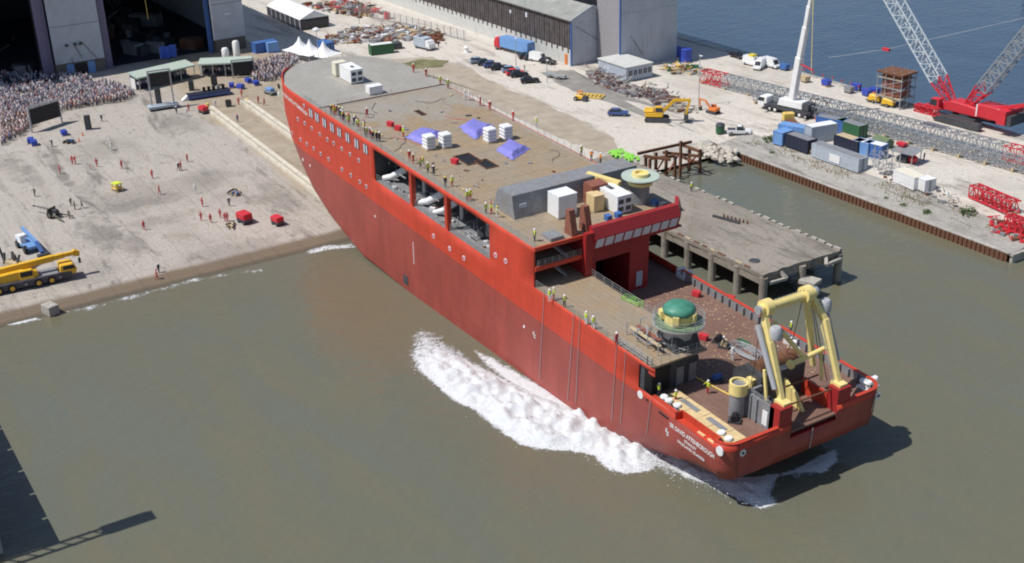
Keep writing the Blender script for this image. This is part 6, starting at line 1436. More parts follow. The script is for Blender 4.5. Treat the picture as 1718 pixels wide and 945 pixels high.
mb = MB(); mb.box(-9.0, -4.6, -2.2, 2.2, 2.0, 2.35); mb.build('walkway', 'crane_red', t)
def toL(v): return inv @ v
f1 = toL(WY(1607, 190, cy)); m1 = toL(WY(1575, 132, cy)); e1 = toL(WY(1483, -30, cy)); f2 = toL(WY(1613, 188, cy)); m2 = toL(WY(1652, 148, cy)); e2 = toL(WY(1765, 10, cy))
for nm, a, m__, e in (('main_boom', f1, m1, e1), ('mast', f2, m2, e2)):
    mb = MB(); lattice(mb, a, m__, .6, 2.5, 4, .16, up=(0, 1, 0)); mb.build(nm+'_foot', 'crane_red', t); mb = MB(); lattice(mb, m__, e, 2.5, 2.5, 16, .13, up=(0, 1, 0), cr=1.7); mb.build(nm, mat('lattice_pale', (.52, .58, .62), .5, var=.08) if nm == 'main_boom' else 'lattice_grey', t)
g1 = toL(WY(1625, 188, cy)); g2 = toL(WY(1725, 176, cy)); mb = MB(); mb.bar(g1, g2, .6, .7); mb.build('gantry_strut', 'crane_red', t); mb = MB(); mb.cbox(g2, (.8, 1.2, 1.4)); mb.build('gantry_head', 'crane_red', t)
mb = MB(); mb.cyl(g2, (9.5, 0, 5), .06, n=5); mb.cyl(g2, (8.3, 0, 5), .06, n=5); mb.build('backstay', 'dark_steel', t)
h_ = toL(WY(1487, 83, cy)); k_ = toL(WY(1720, 30, cy)); mb = MB(); mb.cyl(h_, k_, .05, n=4); mb.cyl(h_, toL(WY(1390, 97, cy)), .05, n=4); mb.build('guy_rope', 'galvanised', t); mb = MB(); mb.cbox(h_, (1.7, .7, .55)); mb.build('guy_block', 'crane_red', t)
# white telescopic truck crane
wb = G(1322, 190); t = thing('truck_crane', 'white truck crane with its white telescopic boom raised', 'crane', wb, heading(1355, 192, 1290, 178)); inv = t.matrix_world.inverted()
mb = MB(); mb.side([(-6, .8), (5.2, .8), (5.2, 1.5), (-6, 1.6)], -1.35, 1.35); mb.build('carrier', 'dark_steel', t)
for x in (-5, -3.6, -2.2, 2.4, 3.8):
    for y in (-1.15, 1.15): wheel(t, x, y, .6, .45, 'white_paint')
mb = MB(); mb.side([(4.6, .8), (6.8, .8), (6.9, 1.8), (6.4, 2.9), (4.6, 2.9)], -1.3, 1.3); cbb = mb.build('driver_cab', 'white_paint', t, bevel=.1); mb = MB(); mb.side([(5.2, 1.9), (6.85, 1.9), (6.4, 2.7), (5.2, 2.7)], -1.34, 1.34); mb.build('cab_window', 'glass_dark', cbb)
mb = MB(); mb.side([(-4, 1.7), (2, 1.7), (1.6, 3.2), (-4, 3.2)], -1.2, 1.2); mb.build('upper_body', 'white_paint', t, bevel=.08); mb = MB(); mb.box(-5.6, -4.1, -1.3, 1.3, 1.7, 3.0); mb.build('counterweight', 'dark_steel', t)
for x in (-5.4, 4.2): mb = MB(); mb.box(x-.25, x+.25, -3.0, 3.0, .9, 1.25); mb.build('outrigger', 'dark_steel', t)
prev = inv @ WY(1328, 176, wb.y)
for i, (u, v, s_) in enumerate(((1342, 96, 1.25), (1352, 45, 1.0), (1358, 10, .8), (1366, -30, .62))):
    q = inv @ WY(u, v, wb.y); mb = MB(); mb.bar(prev, q, s_, s_*1.15); mb.build('boom_section', 'white_paint', t, bevel=.08); prev = q
mb = MB(); mb.bar(inv @ WY(1318, 178, wb.y), inv @ WY(1338, 122, wb.y), .35); mb.build('luffing_ram', 'galvanised', t)
a, b = inv @ WY(1365, -20, wb.y), inv @ WY(1361, 122, wb.y); mb = MB(); mb.cyl(a, b, .09, n=5); mb.build('hoist_rope', 'pale_yellow', t); mb = MB(); mb.bar(inv @ WY(1344, 108, wb.y), inv @ WY(1364, 118, wb.y), .25); mb.build('rope_guide', 'crane_red', t)
# lattice booms lying on the quay
def lying(u0, v0, u1, v1, w_, n, lab, reds, z=1.7):
    a, b = G(u0, v0), G(u1, v1); t = thing('lattice_boom', lab, 'boom', a, math.atan2(b.y-a.y, b.x-a.x)); L = (b-a).xy.length; m_ = 12; dz = b.z-a.z
    for i in range(m_):
        f0, f1 = i/m_, (i+1)/m_-.004; mb = MB(); lattice(mb, (L*f0, 0, z+dz*f0), (L*f1, 0, z+dz*f1), w_, w_, n//m_, .11); mb.build('boom_section', 'crane_red' if i in reds else 'lattice_grey', t)
        mb = MB(); mb.cbox((L*f0+.6, 0, (z-w_/2+dz*f0)/2), (.5, w_+.4, max(.1, z-w_/2+dz*f0-.08))); mb.build('sleeper', 'timber', t)
lying(1180, 138, 1745, 283, 2.5, 60, 'long grey lattice boom with red ends lying across the quay', (0, 11))
lying(1268, 172, 1745, 298, 1.9, 60, 'second thinner lattice boom lying beside the long one', ())
p = G(1535, 217); t = thing('boom_insert', 'short red lattice piece lying on top of the long boom', 'boom', p+Vector((0, 3, 3.0)), heading(1515, 212, 1560, 224)); mb = MB(); lattice(mb, (-2.6, 0, .5), (2.6, 0, .5), 1.3, 1.3, 5, .16); mb.build('frame', 'crane_red', t); mb = MB(); mb.box(-2.4, 1.2, -.5, .5, .2, .9); mb.build('winch', 'crane_red', t)
for u0, v0, u1, v1, lab in ((1632, 330, 1702, 362, 'tall red lattice frame on the weedy quay'), (1690, 382, 1735, 400, 'low red lattice piece at the right edge of the quay')):
    a, b = G(u0, v0), G(u1, v1); t = thing('red_lattice_frame', lab, 'frame', a, math.atan2(b.y-a.y, b.x-a.x)); L = (b-a).length; mb = MB(); lattice(mb, (0, 0, 1.2), (L, 0, 1.2), 2.0, 2.0, 9, .15); mb.build('lattice', 'crane_red', t)
    for x in (.5, L-.5): mb = MB(); mb.box(x-.2, x+.2, -1.1, 1.1, 0, .25); mb.build('sleeper', 'timber', t)
# scaffold tower at the dock edge
p = (G(1475, 168)+G(1533, 172))/2; p.y = 113.6; p.x += 1.6; t = thing('scaffold_tower', 'square scaffold tower with rusty top at the dock edge', 'scaffold', p, .1)
for i in range(4):
    for j in range(3): mb = MB(); mb.bar((-3+i*2, -2.4+j*2.4, 0), (-3+i*2, -2.4+j*2.4, 7.6), .13); mb.build('standard', 'galvanised', t)
for z in (2, 4, 6):
    mb = MB()
    for y in (-2.4, 0, 2.4): mb.bar((-3.3, y, z), (3.3, y, z), .1)
    for x in (-3, -1, 1, 3): mb.bar((x, -2.7, z), (x, 2.7, z), .1)
    mb.build('ledger', 'galvanised', t); mb = MB(); mb.box(-2.9, 2.9, -2.3, 2.3, z+.06, z+.12); mb.build('deck_boards', 'timber' if z != 4 else 'grey_steel', t)
    mb = MB(); mb.bar((-3, -2.5, z-2), (3, -2.5, z), .1); mb.bar((3.1, -2.4, z-2), (3.1, 2.4, z), .1); mb.build('brace', 'galvanised', t)
mb = MB(); mb.box(-2.2, 2.3, -1.8, 1.8, 2.2, 6.9); mb.build('inner_block', 'rust_red', t); mb = MB(); mb.box(-3.2, 3.2, -2.6, 2.6, 7.0, 7.35); mb.build('top_slab', 'rust', t)
# boxes and plant along the dock edge
for u, v, c_, lab in ((1386, 145, 'tarp_blue', 'blue skip on a yellow base near the dock edge, leftmost'), (1436, 152, 'tarp_blue', 'blue skip left of the scaffold tower'), (1454, 161, 'tarp_blue', 'blue skip just behind another by the scaffold tower'), (1467, 159, 'tarp_blue', 'blue skip tight against the scaffold tower'), (1502, 175, 'tarp_blue', 'blue skip right of the yellow compressors'), (1316, 118, 'blue_paint', 'blue skip among the white vans at the dock'), (1351, 138, 'timber', 'timber crate right of the white boom'), (1424, 156, 'grey_steel', 'grey crate beside the blue skips')):
    t = thing('skip' if 'blue' in c_ else 'crate', lab, 'skip' if 'blue' in c_ else 'crate', G(u, v), random.uniform(-.2, .2)); mb = MB(); mb.side([(-.8, .3), (.8, .3), (1.0, 1.5), (-1.0, 1.5)], -.7, .7); mb.build('body', c_, t); mb = MB(); mb.box(-.8, .8, -.6, .6, 0, .3); mb.build('base', 'yellow_paint' if u == 1386 else 'dark_steel', t)
for u, v, lab in ((1467, 172, 'yellow compressor left of a pair by the scaffold tower'), (1490, 179, 'yellow compressor right of a pair by the scaffold tower')):
    t = thing('compressor', lab, 'compressor', G(u, v), .3); mb = MB(); mb.side([(-1.4, .5), (1.4, .5), (1.3, 1.6), (-1.0, 1.9)], -.8, .8); mb.build('hood', 'crane_yellow', t, bevel=.15); mb = MB(); mb.box(-1.8, 1.6, -.6, .6, .35, .5); mb.build('chassis', 'dark_steel', t)
    for y in (-.8, .8): wheel(t, 0, y, .38, .25)
for i in range(9):
    u = 1362+i*13; p = G(u, 124+i*5.2); p.y = min(p.y, 115.5); t = thing('edge_post', ORD[i]+' red topped post from the white crane along the dock edge', 'post', p, 0, 'posts along the dock edge'); mb = MB(); mb.bar((0, 0, 0), (0, 0, 1.3), .12); mb.build('shaft', 'galvanised', t); mb = MB(); mb.cbox((0, 0, 1.4), (.3, .3, .3)); mb.build('cap', 'crane_red', t)
def excavator(u, v, rz, col, lab, s=1.0):
    t = thing('excavator', lab, 'excavator', G(u, v), rz); t.scale = (s, s, s)
    for y in (-1.1, 1.1): mb = MB(); mb.side([(-2, .05), (2, .05), (2.3, .45), (2, .9), (-2, .9), (-2.3, .45)], y-.35, y+.35); mb.build('track', 'dark_steel', t)
    mb = MB(); mb.box(-2.2, 1.2, -1.3, 1.3, 1.05, 1.9); mb.box(-2.4, -.6, -1.3, 1.3, 1.9, 2.3); mb.build('body', col, t, bevel=.12); mb = MB(); mb.side([(-.4, 1.9), (1.3, 1.9), (1.0, 3.0), (-.4, 3.0)], -1.3, -.3); cbb = mb.build('cab', col, t); mb = MB(); mb.side([(-.2, 2.1), (1.24, 2.1), (.98, 2.9), (-.2, 2.9)], -1.33, -.27); mb.build('cab_window', 'glass_dark', cbb)
    mb = MB(); mb.bar((.9, .3, 1.6), (3.2, .3, 4.0), .4, .55); mb.bar((3.1, .3, 4.0), (6.2, .3, 4.1), .38, .5); mb.build('boom', col, t); mb = MB(); mb.bar((6.1, .3, 4.3), (5.4, .3, 1.3), .3, .42); mb.build('dipper_arm', col, t); mb = MB(); mb.side([(5.0, .2), (5.9, .4), (5.8, 1.4), (5.1, 1.3)], -.3, .9); mb.build('bucket', 'dark_steel', t); mb = MB(); mb.cyl((1.4, .3, 1.8), (3.4, .3, 3.6), .12, n=8); mb.build('ram', 'galvanised', t)
excavator(1102, 203, R(48), 'crane_yellow', 'yellow tracked excavator with arm stretched right', 1.1); excavator(1196, 190, R(190), 'orange', 'small dark excavator with red arm right of the yellow one', .6)
# yellow truck, red car, bits around the containers
p = G(1326, 214); t = thing('flatbed_truck', 'yellow cabbed flatbed truck behind the blue containers', 'truck', p, R(150)); mb = MB(); mb.box(-3.5, 1.2, -1.1, 1.1, .8, 1.1); mb.build('bed', 'dark_steel', t); mb = MB(); mb.box(-3.2, .6, -.9, .9, 1.1, 1.7); mb.build('load', 'rust', t); mb = MB(); mb.side([(1.3, .6), (3.3, .6), (3.3, 1.5), (2.8, 2.5), (1.3, 2.5)], -1.1, 1.1); mb.build('cab', 'yellow_paint', t, bevel=.1)
for x in (-2.4, 2.3):
    for y in (-1, 1): wheel(t, x, y, .45, .3)
car(G(1387, 205), R(20), 'crane_red', 'red car behind the blue and green containers')
p = G(1208, 224); t = thing('green_bin', 'dark green round topped bin at the left of the white pickup', 'bin', p); mb = MB(); mb.cyl((0, 0, .2), (0, 0, 1.7), .9, .95, 12); mb.build('drum', 'green_paint', t); mb = MB(); mb.lathe([(1.0, 1.7), (.8, 2.1), (.2, 2.3)], (0, 0, 0), 12); mb.build('lid', 'dark_steel', t)
p = G(1520, 272); t = thing('market_canopy', 'grey sheeted lean-to shelter right of the containers', 'shelter', p, R(10)); 
for x in (-2, 2):
    for y in (-1.5, 1.5): mb = MB(); mb.bar((x, y, 0), (x, y, 2.3), .12); mb.build('post', 'galvanised', t)
mb = MB(); mb.add([(-2.4, -1.9, 2.2), (2.4, -1.9, 2.2), (2.4, 1.9, 2.7), (-2.4, 1.9, 2.7)], [(0, 1, 2, 3)]); o = mb.build('roof', 'grey_steel', t); md = o.modifiers.new('s', 'SOLIDIFY'); md.thickness = .08; mb = MB(); mb.box(-1.5, .5, -1, 1, 0, 1.1); mb.build('bench', 'dark_steel', t)
p = G(1530, 270); mb = MB(); mb.lathe([(.2, 0), (.9, .5), (.9, 1.1), (.3, 1.6)], (0, 0, 0), 10); o = tag(mb.build('red_buoy', 'crane_red', smooth=True), 'red buoy standing by the grey lean-to shelter', 'buoy'); o.location = G(1531, 274)
mb = MB(); mb.cbox((0, 0, 0), (1.8, 1.2, .5)); o = tag(mb.build('red_crate', 'crane_red'), 'red crate on the roof of the grey lean-to shelter', 'crate'); p = G(1508, 268); o.location = (p.x, p.y+.4, p.z+3.0); 
p = G(1480, 282); t = thing('scaffold_rack', 'rack of scaffold tubes beside the long grey container', 'rack', p, .2); mb = MB()
for i in range(60): a = Vector((random.uniform(-2.6, 2.6), random.uniform(-1.4, 1.4), random.uniform(.1, 3.4))); mb.bar(a, a+Vector((random.uniform(-1.2, 1.2), random.uniform(-.4, .4), random.uniform(-.8, .8))), .09)
mb.build('scaffold_tubes', 'galvanised', t)['kind'] = 'stuff'
for x in (-2.6, 0, 2.6): mb = MB(); mb.bar((x, -1.4, 0), (x, -1.4, 3.6), .14); mb.bar((x, 1.4, 0), (x, 1.4, 3.6), .14); mb.build('upright', 'galvanised', t)
p = G(1455, 232); mb = MB(); mb.add([(-1.8, -1.3, 1.2), (1.8, -1.3, 1.2), (1.8, 0, 2.1), (-1.8, 0, 2.1), (1.8, 1.3, 1.2), (-1.8, 1.3, 1.2), (-1.6, -1.1, 0), (1.6, -1.1, 0), (1.6, 1.1, 0), (-1.6, 1.1, 0)], [(0, 1, 2, 3), (3, 2, 4, 5), (6, 7, 1, 0), (8, 9, 5, 4), (7, 8, 4, 2, 1), (9, 6, 0, 3, 5)]); o = tag(mb.build('green_tent', mat('tent_green', (.12, .17, .09), .8)), 'small dull green tent beyond the containers', 'tent'); o.location = G(1480, 246)

# scrap heaps (nobody could count the pieces)
def heap(name, poly, n, cols, lab, h=1.4, big=1.0):
    Wp = [G(u, v) for u, v in poly]; P = [(q.x, q.y) for q in Wp]; x0, x1 = min(a for a, _ in P), max(a for a, _ in P); y0, y1 = min(b for _, b in P), max(b for _, b in P); mb = MB(); c_ = 0
    while c_ < n:
        x, y = random.uniform(x0, x1), random.uniform(y0, y1)
        if not inpoly(x, y, P): continue
        c_ += 1; z = gh(x, y)+random.uniform(0, h); k = random.randrange(len(cols))
        if random.random() < .55: a = Vector((x, y, z)); mb.bar(a, a+Vector((random.uniform(-2, 2), random.uniform(-2, 2), random.uniform(-.5, .7)))*big, .18*big, .18*big, k)
        else: s = random.uniform(.4, 1.3)*big; mb.cbox((x, y, gh(x, y)+s*.3+.3*z*0), (s*random.uniform(.6, 2), s, s*.6), k, random.random()*3)
    return tag(mb.build(name, cols), lab, 'scrap', kind='stuff')
mat('plum_steel', (.20, .14, .15), .75, var=.3)
heap('scrap_frames', [(980, 122), (1012, 124), (1060, 148), (1110, 150), (1150, 182), (1100, 176), (1050, 160), (1000, 142)], 330, ['plum_steel', 'rust', 'grey_steel', 'plum_steel', 'stone'], 'tangle of purplish steel frames in front of the site cabin', 2.0)
heap('scrap_pile', [(545, 66), (590, 50), (640, 45), (700, 48), (730, 60), (700, 70), (620, 72), (560, 75)], 420, ['galvanised', 'white_paint', 'rust', 'timber', 'grey_steel', 'rust_red', 'galvanised'], 'long bank of pale and rusty scrap behind the tents', 1.1, 1.2)
heap('scrap_corner', [(505, 8), (600, 4), (650, 25), (600, 32), (540, 18)], 160, ['rust', 'galvanised', 'crane_red', 'dark_steel', 'timber'], 'scatter of scrap behind the marquee at the top', 1.2, 1.3)
heap('rust_pile', [(715, 60), (738, 56), (742, 72), (722, 74)], 60, ['rust', 'rust_red', 'rust'], 'rust brown pile behind the satellite truck', 2.0)
heap('yard_pieces', [(1116, 112), (1150, 108), (1186, 118), (1160, 128), (1120, 126)], 70, ['crane_yellow', 'rust', 'green_paint', 'timber', 'grey_steel'], 'jumble of yellow and rusty machine pieces right of the site cabin', 1.3)
heap('quay_pieces', [(1470, 285), (1500, 292), (1620, 335), (1600, 350), (1560, 330), (1480, 300)], 90, ['rust', 'stone', 'grey_steel', 'white_paint', 'dark_steel'], 'scattered fittings along the weedy quay', .5, .6)
heap('rock_pile', [(1110, 178), (1150, 176), (1168, 190), (1140, 192)], 60, ['stone', 'rubble', 'rust'], 'low bank of rubble behind the yellow excavator', 1.0, 1.0)
heap('red_pieces', [(1650, 362), (1716, 380), (1716, 410), (1670, 392)], 70, ['crane_red', 'grey_steel', 'crane_red', 'rust'], 'low scatter of red steel pieces at the right edge', .5, .7)
# yellow frame, roller, barrier pieces on the yard
p = G(990, 163); t = thing('yellow_gangway', 'flat yellow steel gangway lying on the yard', 'gangway', p, R(35)); 
for y in (-1.2, 1.2): mb = MB(); mb.box(-3, 3, y-.15, y+.15, .1, .5); mb.build('side_beam', 'yellow_paint', t)
for i in range(7): mb = MB(); mb.box(-2.8+i*.93, -2.5+i*.93, -1.05, 1.05, .2, .35); mb.build('rung', 'yellow_paint', t)
p = G(975, 169); t = thing('roller', 'small orange road roller left of the yellow gangway', 'roller', p, .5); mb = MB(); mb.cyl((1.0, -.7, .55), (1.0, .7, .55), .55, n=14); mb.build('front_drum', 'dark_steel', t); mb = MB(); mb.box(-1.3, .7, -.6, .6, .5, 1.3); mb.build('body', 'crane_yellow', t, bevel=.1); wheel(t, -1, -.7, .5, .3); wheel(t, -1, .7, .5, .3); mb = MB(); mb.box(-.8, .2, -.6, .6, 2.0, 2.1); mb.build('canopy', 'orange', t)
for x in (-.75, .15):
    for y in (-.5, .5): mb = MB(); mb.bar((x, y, 1.3), (x, y, 2.0), .08); mb.build('canopy_post', 'dark_steel', t)
for u, v, lab in ((925, 130, 'grey quad trailer at the edge of the parked cars, left'), (940, 133, 'grey quad trailer at the edge of the parked cars, right')):
    t = thing('trailer', lab, 'trailer', G(u, v), .6); mb = MB(); mb.box(-1.3, 1.3, -.7, .7, .5, 1.0); mb.build('tub', 'galvanised', t); mb = MB(); mb.bar((1.3, 0, .5), (2.4, 0, .4), .1); mb.build('drawbar', 'dark_steel', t); wheel(t, 0, -.8, .35, .2); wheel(t, 0, .8, .35, .2)
p = G(668, 118) if False else G(760, 82); mb = MB(); mb.lathe([(.7, 0), (.5, .6), (.7, 1.3), (.1, 1.7)], (0, 0, 0), 10); o = tag(mb.build('white_sack', 'white_paint'), 'white sack alone on the road behind the bow', 'sack'); o.location = G(783, 88)
for k, (u, v) in enumerate(((650, 32), (577, 4))):
    mb = MB(); mb.cyl((0, 0, 0), (0, 0, 1.8), .9, n=12); o = tag(mb.build('red_tank', 'crane_red'), ('red drum tank by the mesh fence', 'red drum tank at the top edge beyond the marquee')[k], 'tank'); o.location = G(u, v)
# worn asphalt and turf patches on the yard
def patch(name, pix, m_, dz=.02):
    P = []; 
    for i in range(len(pix)):
        a, b = pix[i-1], pix[i]
        for k in range(6): f = k/6; P.append((a[0]+(b[0]-a[0])*f+random.uniform(-3, 3), a[1]+(b[1]-a[1])*f+random.uniform(-1.2, 1.2)))
    V = [G(u, v) for u, v in P]; c_ = sum(V, Vector())/len(V); mb = MB(); n = len(V); c_.z = gh(c_.x, c_.y)
    mb.add([c_+Vector((0, 0, dz))]+[v+Vector((0, 0, dz)) for v in V], [(0, 1+i, 1+(i+1) % n) for i in range(n)]); return tag(mb.build(name, m_), kind='structure')
mat('asphalt', (0.24, 0.23, 0.215), .9, var=.2, scale=.3, dirt=(.36, .33, .29), dirt_amt=.3, dscale=.2); mat('turf', (0.16, 0.16, 0.075), .95, var=.35, scale=.5, dirt=(.3, .25, .17), dirt_amt=.4, dscale=.15)
mat('earth', (0.36, 0.31, 0.245), .95, var=.2, scale=.3, dirt=(.44, .40, .34), dirt_amt=.4, dscale=.12)
patch('asphalt_strip', [(905, 122), (960, 118), (1010, 142), (1100, 178), (1165, 200), (1130, 214), (1040, 180), (960, 152)], 'asphalt', .06)
patch('earth_strip', [(640, 100), (722, 96), (790, 116), (850, 150), (900, 168), (960, 196), (1030, 232), (1040, 262), (970, 245), (900, 215), (800, 165), (700, 122)], 'earth')
patch('turf_patch', [(672, 108), (700, 100), (755, 103), (740, 112), (700, 116)], 'turf', .10)
# weeds and bushes
def bush(u, v, r, lab, col='foliage', z=None):
    p = G(u, v) if z is None else W(u, v, z); t = thing('bush', lab, 'bush', p)
    mb = MB()
    for i in range(int(90*r)):
        a, b = random.random()*6.28, math.acos(random.uniform(-.1, 1)); q = Vector((math.sin(b)*math.cos(a), math.sin(b)*math.sin(a), math.cos(b)*.8))*r*random.uniform(.45, 1.05); s = random.uniform(.15, .32)*min(1, r)
        d1 = Vector((random.uniform(-1, 1), random.uniform(-1, 1), random.uniform(-.6, .6))).normalized()*s; d2 = d1.cross(Vector((random.uniform(-1, 1), random.uniform(-1, 1), 1))).normalized()*s
        mb.quad(q-d1, q+d2*.6, q+d1, q-d2*.6)
    mb.build('leaves', col, t)['kind'] = 'stuff'
    for i in range(4): mb = MB(); mb.cyl((0, 0, -.1), (random.uniform(-.5, .5)*r, random.uniform(-.5, .5)*r, .6*r), .05, .02, 5); mb.build('stem', 'rust', t)
bush(1291, 236, 1.5, 'green bush at the left end of the containers'); bush(1624, 358, 1.6, 'green bush among the red steel on the quay'); bush(1365, 258, 1.0, 'yellow green shrub in front of the black container', 'dry_grass'); bush(1396, 270, .8, 'small shrub in front of the long grey container'); bush(1516, 345, .7, 'small green weed clump at the middle of the old slip'); bush(1555, 357, .8, 'small green weed clump near the right of the old slip'); bush(1487, 333, .5, 'tiny weed clump left of the others on the old slip'); bush(1295, 257, .6, 'low weed clump on the old slip near the rubble')
mb = MB()
for i in range(2600):
    x = random.uniform(-92, -24); y = 76.2+2.0*mnoise.noise(Vector((x*.09, 0, 4)))+random.gauss(0, 1.1)
    if mnoise.noise(Vector((x*.12, y*.3, 8))) < -.12: continue
    z = gh(x, y)+.03; h = random.uniform(.15, .5); a = random.random()*6.28; mb.add([(x-.08*math.cos(a), y-.08*math.sin(a), z), (x+.08*math.cos(a), y+.08*math.sin(a), z), (x+random.uniform(-.15, .15), y+random.uniform(-.15, .15), z+h)], [(0, 1, 2)])
tag(mb.build('dry_weeds', 'dry_grass'), 'strip of dry straw coloured weeds along the old slip', 'weeds', kind='stuff')
# moored ship at the far top right
p = W(1716, 8, 0); t = thing('moored_ship', 'dark hulled ship moored at the far top right corner', 'ship', (p.x+14, p.y+14, 0), heading(1680, 0, 1718, 16)); mb = MB(); mb.side([(-26, -2), (60, -2), (60, 7), (-30, 7.5)], -7, 7); mb.build('hull', 'black', t, bevel=.6); mb = MB(); mb.box(-20, 58, -6.4, 6.4, 7.2, 8.0); mb.build('deck', 'pale_grey_blue', t); mb = MB(); mb.box(10, 40, -5, 5, 8, 13); mb.build('deckhouse', 'white_paint', t)

# ------------------------------------------------------------------ loose things on the ship
def sbox(u, v, dims, label, col='white_paint', z=None, rz=0, cat='crate', name='white_crate', panel=None):
    p = SH(u, v, z if z is not None else FD); t = thing(name, label, cat, p+Vector((0, 0, .03)), rz, ship=True); a, b, c_ = dims
    mb = MB(); mb.box(-a/2, a/2, -b/2, b/2, .12, c_); bd = mb.build('body', col, t, bevel=.05); mb = MB(); mb.box(-a/2+.05, a/2-.05, -b/2+.05, b/2-.05, 0, .12); mb.build('skid', 'timber', t)
    mb = MB(); mb.box(-a/2-.02, a/2+.02, -b/2-.02, b/2+.02, c_, c_+.05); mb.build('lid', col, t)
    if panel:
        for (y, z_, w_, h_) in panel: mb = MB(); mb.box(a/2, a/2+.05, y-w_/2, y+w_/2, z_-h_/2, z_+h_/2); mb.build('vent_grille', 'dark_steel', t)
    return t
VG = [(-.6, .75, .8, .6), (.6, .75, .8, .6), (-.6, 1.8, .8, .6), (.6, 1.8, .8, .6)]
t = sbox(590, 135, (4.6, 2.4, 2.5), 'white plant container near the middle of the bow deck', z=FD+.12, name='plant_container', cat='container', panel=VG)
for (x, y) in ((.6, 0),): mb = MB(); mb.box(x-.5, x+.3, y-.25, y+.25, 2.55, 2.65); mb.build('roof_vent', 'dark_steel', t)
sbox(570, 126, (1.6, 2.2, 2.4), 'cream and dark frame against the bow plant container', 'cream_paint', z=FD+.12, name='frame_crate')
sbox(628, 157, (1.6, 2.5, 1.4), 'low white crate just forward of the deck step', z=FD+.12)
sbox(720, 250, (1.9, 1.9, 2.3), 'white stacked sack block, left of the pair by the first violet sheet', name='sack_block'); sbox(747, 247, (1.9, 1.9, 2.3), 'white stacked sack block, right of the pair by the first violet sheet', name='sack_block')
sbox(822, 238, (1.9, 1.9, 2.3), 'white stacked sack block, left of the pair by the second violet sheet', name='sack_block'); sbox(849, 233, (1.9, 1.9, 2.3), 'white stacked sack block, right of the pair by the second violet sheet', name='sack_block')
sbox(943, 360, (2.6, 3.0, 3.2), 'white cube container in front of the grey casing', name='plant_container', cat='container')
t = sbox(1028, 348, (5.2, 2.4, 2.6), 'long white plant container with dark grilles by the bridge windows', name='plant_container', cat='container', panel=VG); mb = MB(); mb.box(-1.2, 0, -.4, .2, 2.66, 2.74); mb.build('roof_vent', 'dark_steel', t)
sbox(998, 352, (1.9, 1.7, 2.3), 'brown timber crate between the two white plant containers', 'plywood', name='timber_crate')
for u, v, lab in ((1037, 367, 'blue drum cluster aft of the long plant container'), (1020, 371, 'grey pump beside the blue drums above the bridge windows'), (1112, 350, 'dark hose reel at the starboard end of the bridge roof'), (1098, 346, 'blue bin at the starboard end of the bridge roof')): sbox(u, v, (.9, .8, .8), lab, 'blue_paint' if 'blue' in lab else 'dark_steel', name='deck_bin', cat='bin')
for o in [q for q in C.objects if q.name.startswith('sack_block')]:
    for ch in list(o.children):
        if ch.name.startswith(('body', 'lid')): bpy.data.objects.remove(ch)
    for k in range(4): mb = MB(); d_ = random.uniform(-.04, .04); mb.box(-.82+d_, .82+d_, -.82-d_, .82-d_, .13+k*.54, .13+k*.54+.5); mb.build('sack', 'overall_white', o, bevel=.12)
def sheet_over(pix, h, lab, seed):
    P = [SH(u, v, FD).xy for u, v in pix]; c_ = sum((Vector(q) for q in P), Vector((0, 0)))/4; t = thing('draped_sheet', lab, 'tarpaulin', (c_.x, c_.y, FD), ship=True); n = 22; v = []
    for i in range(n+1):
        for j in range(n+1):
            a, b = i/n, j/n; q = (Vector(P[0])*(1-a)+Vector(P[1])*a)*(1-b)+(Vector(P[3])*(1-a)+Vector(P[2])*a)*b; e = min(a, 1-a, b, 1-b); z = h*smooth(0, .2, e)*(.85+.25*mnoise.noise(Vector((a*2.2+seed, b*2.2, 0))))+.06+.10*abs(mnoise.noise(Vector((a*9, b*9, seed))))
            q = q+Vector((mnoise.noise(Vector((a*4, seed, 0))), mnoise.noise(Vector((b*4, seed, 5)))))*.35; v.append((q.x-c_.x, q.y-c_.y, z))
    mb = MB(); mb.add(v, [(i*(n+1)+j, (i+1)*(n+1)+j, (i+1)*(n+1)+j+1, i*(n+1)+j+1) for i in range(n) for j in range(n)]); mb.build('sheet', 'sheet_violet', t, smooth=True); mb = MB(); mb.box(-1.6, 1.6, -.9, .9, .02, h*.6); mb.build('load', 'dark_steel', t)
sheet_over([(679, 231), (704, 217), (745, 222), (714, 246)], .75, 'violet blue plastic sheet, leftmost of three on the fore deck', 1); sheet_over([(769, 214), (792, 203), (830, 212), (797, 236)], .8, 'violet blue plastic sheet, furthest starboard of three on the fore deck', 4); sheet_over([(832, 253), (852, 238), (890, 250), (860, 270)], .95, 'violet blue plastic sheet, nearest the grey casing', 9)
for u, v, a, b, lab in ((786, 268, 2.2, 1.4, 'left open dark hatch in the brown deck'), (816, 276, 1.8, 1.1, 'right open dark hatch in the brown deck'), (705, 190, 1.3, .5, 'small dark hatch in the grey part of the fore deck')):
    t = thing('deck_hatch', lab, 'hatch', SH(u, v, FD)+Vector((0, 0, .03)), ship=True)
    for q in ((-a, a, -b, -b+.15), (-a, a, b-.15, b), (-a, -a+.15, -b, b), (a-.15, a, -b, b)): mb = MB(); mb.box(*q, 0, .12); mb.build('coaming', 'rust', t)
    mb = MB(); mb.box(-a+.15, a-.15, -b+.15, b-.15, .0, .03); mb.build('opening', 'black', t)  # flush black plate stands in for the dark below the open hatch
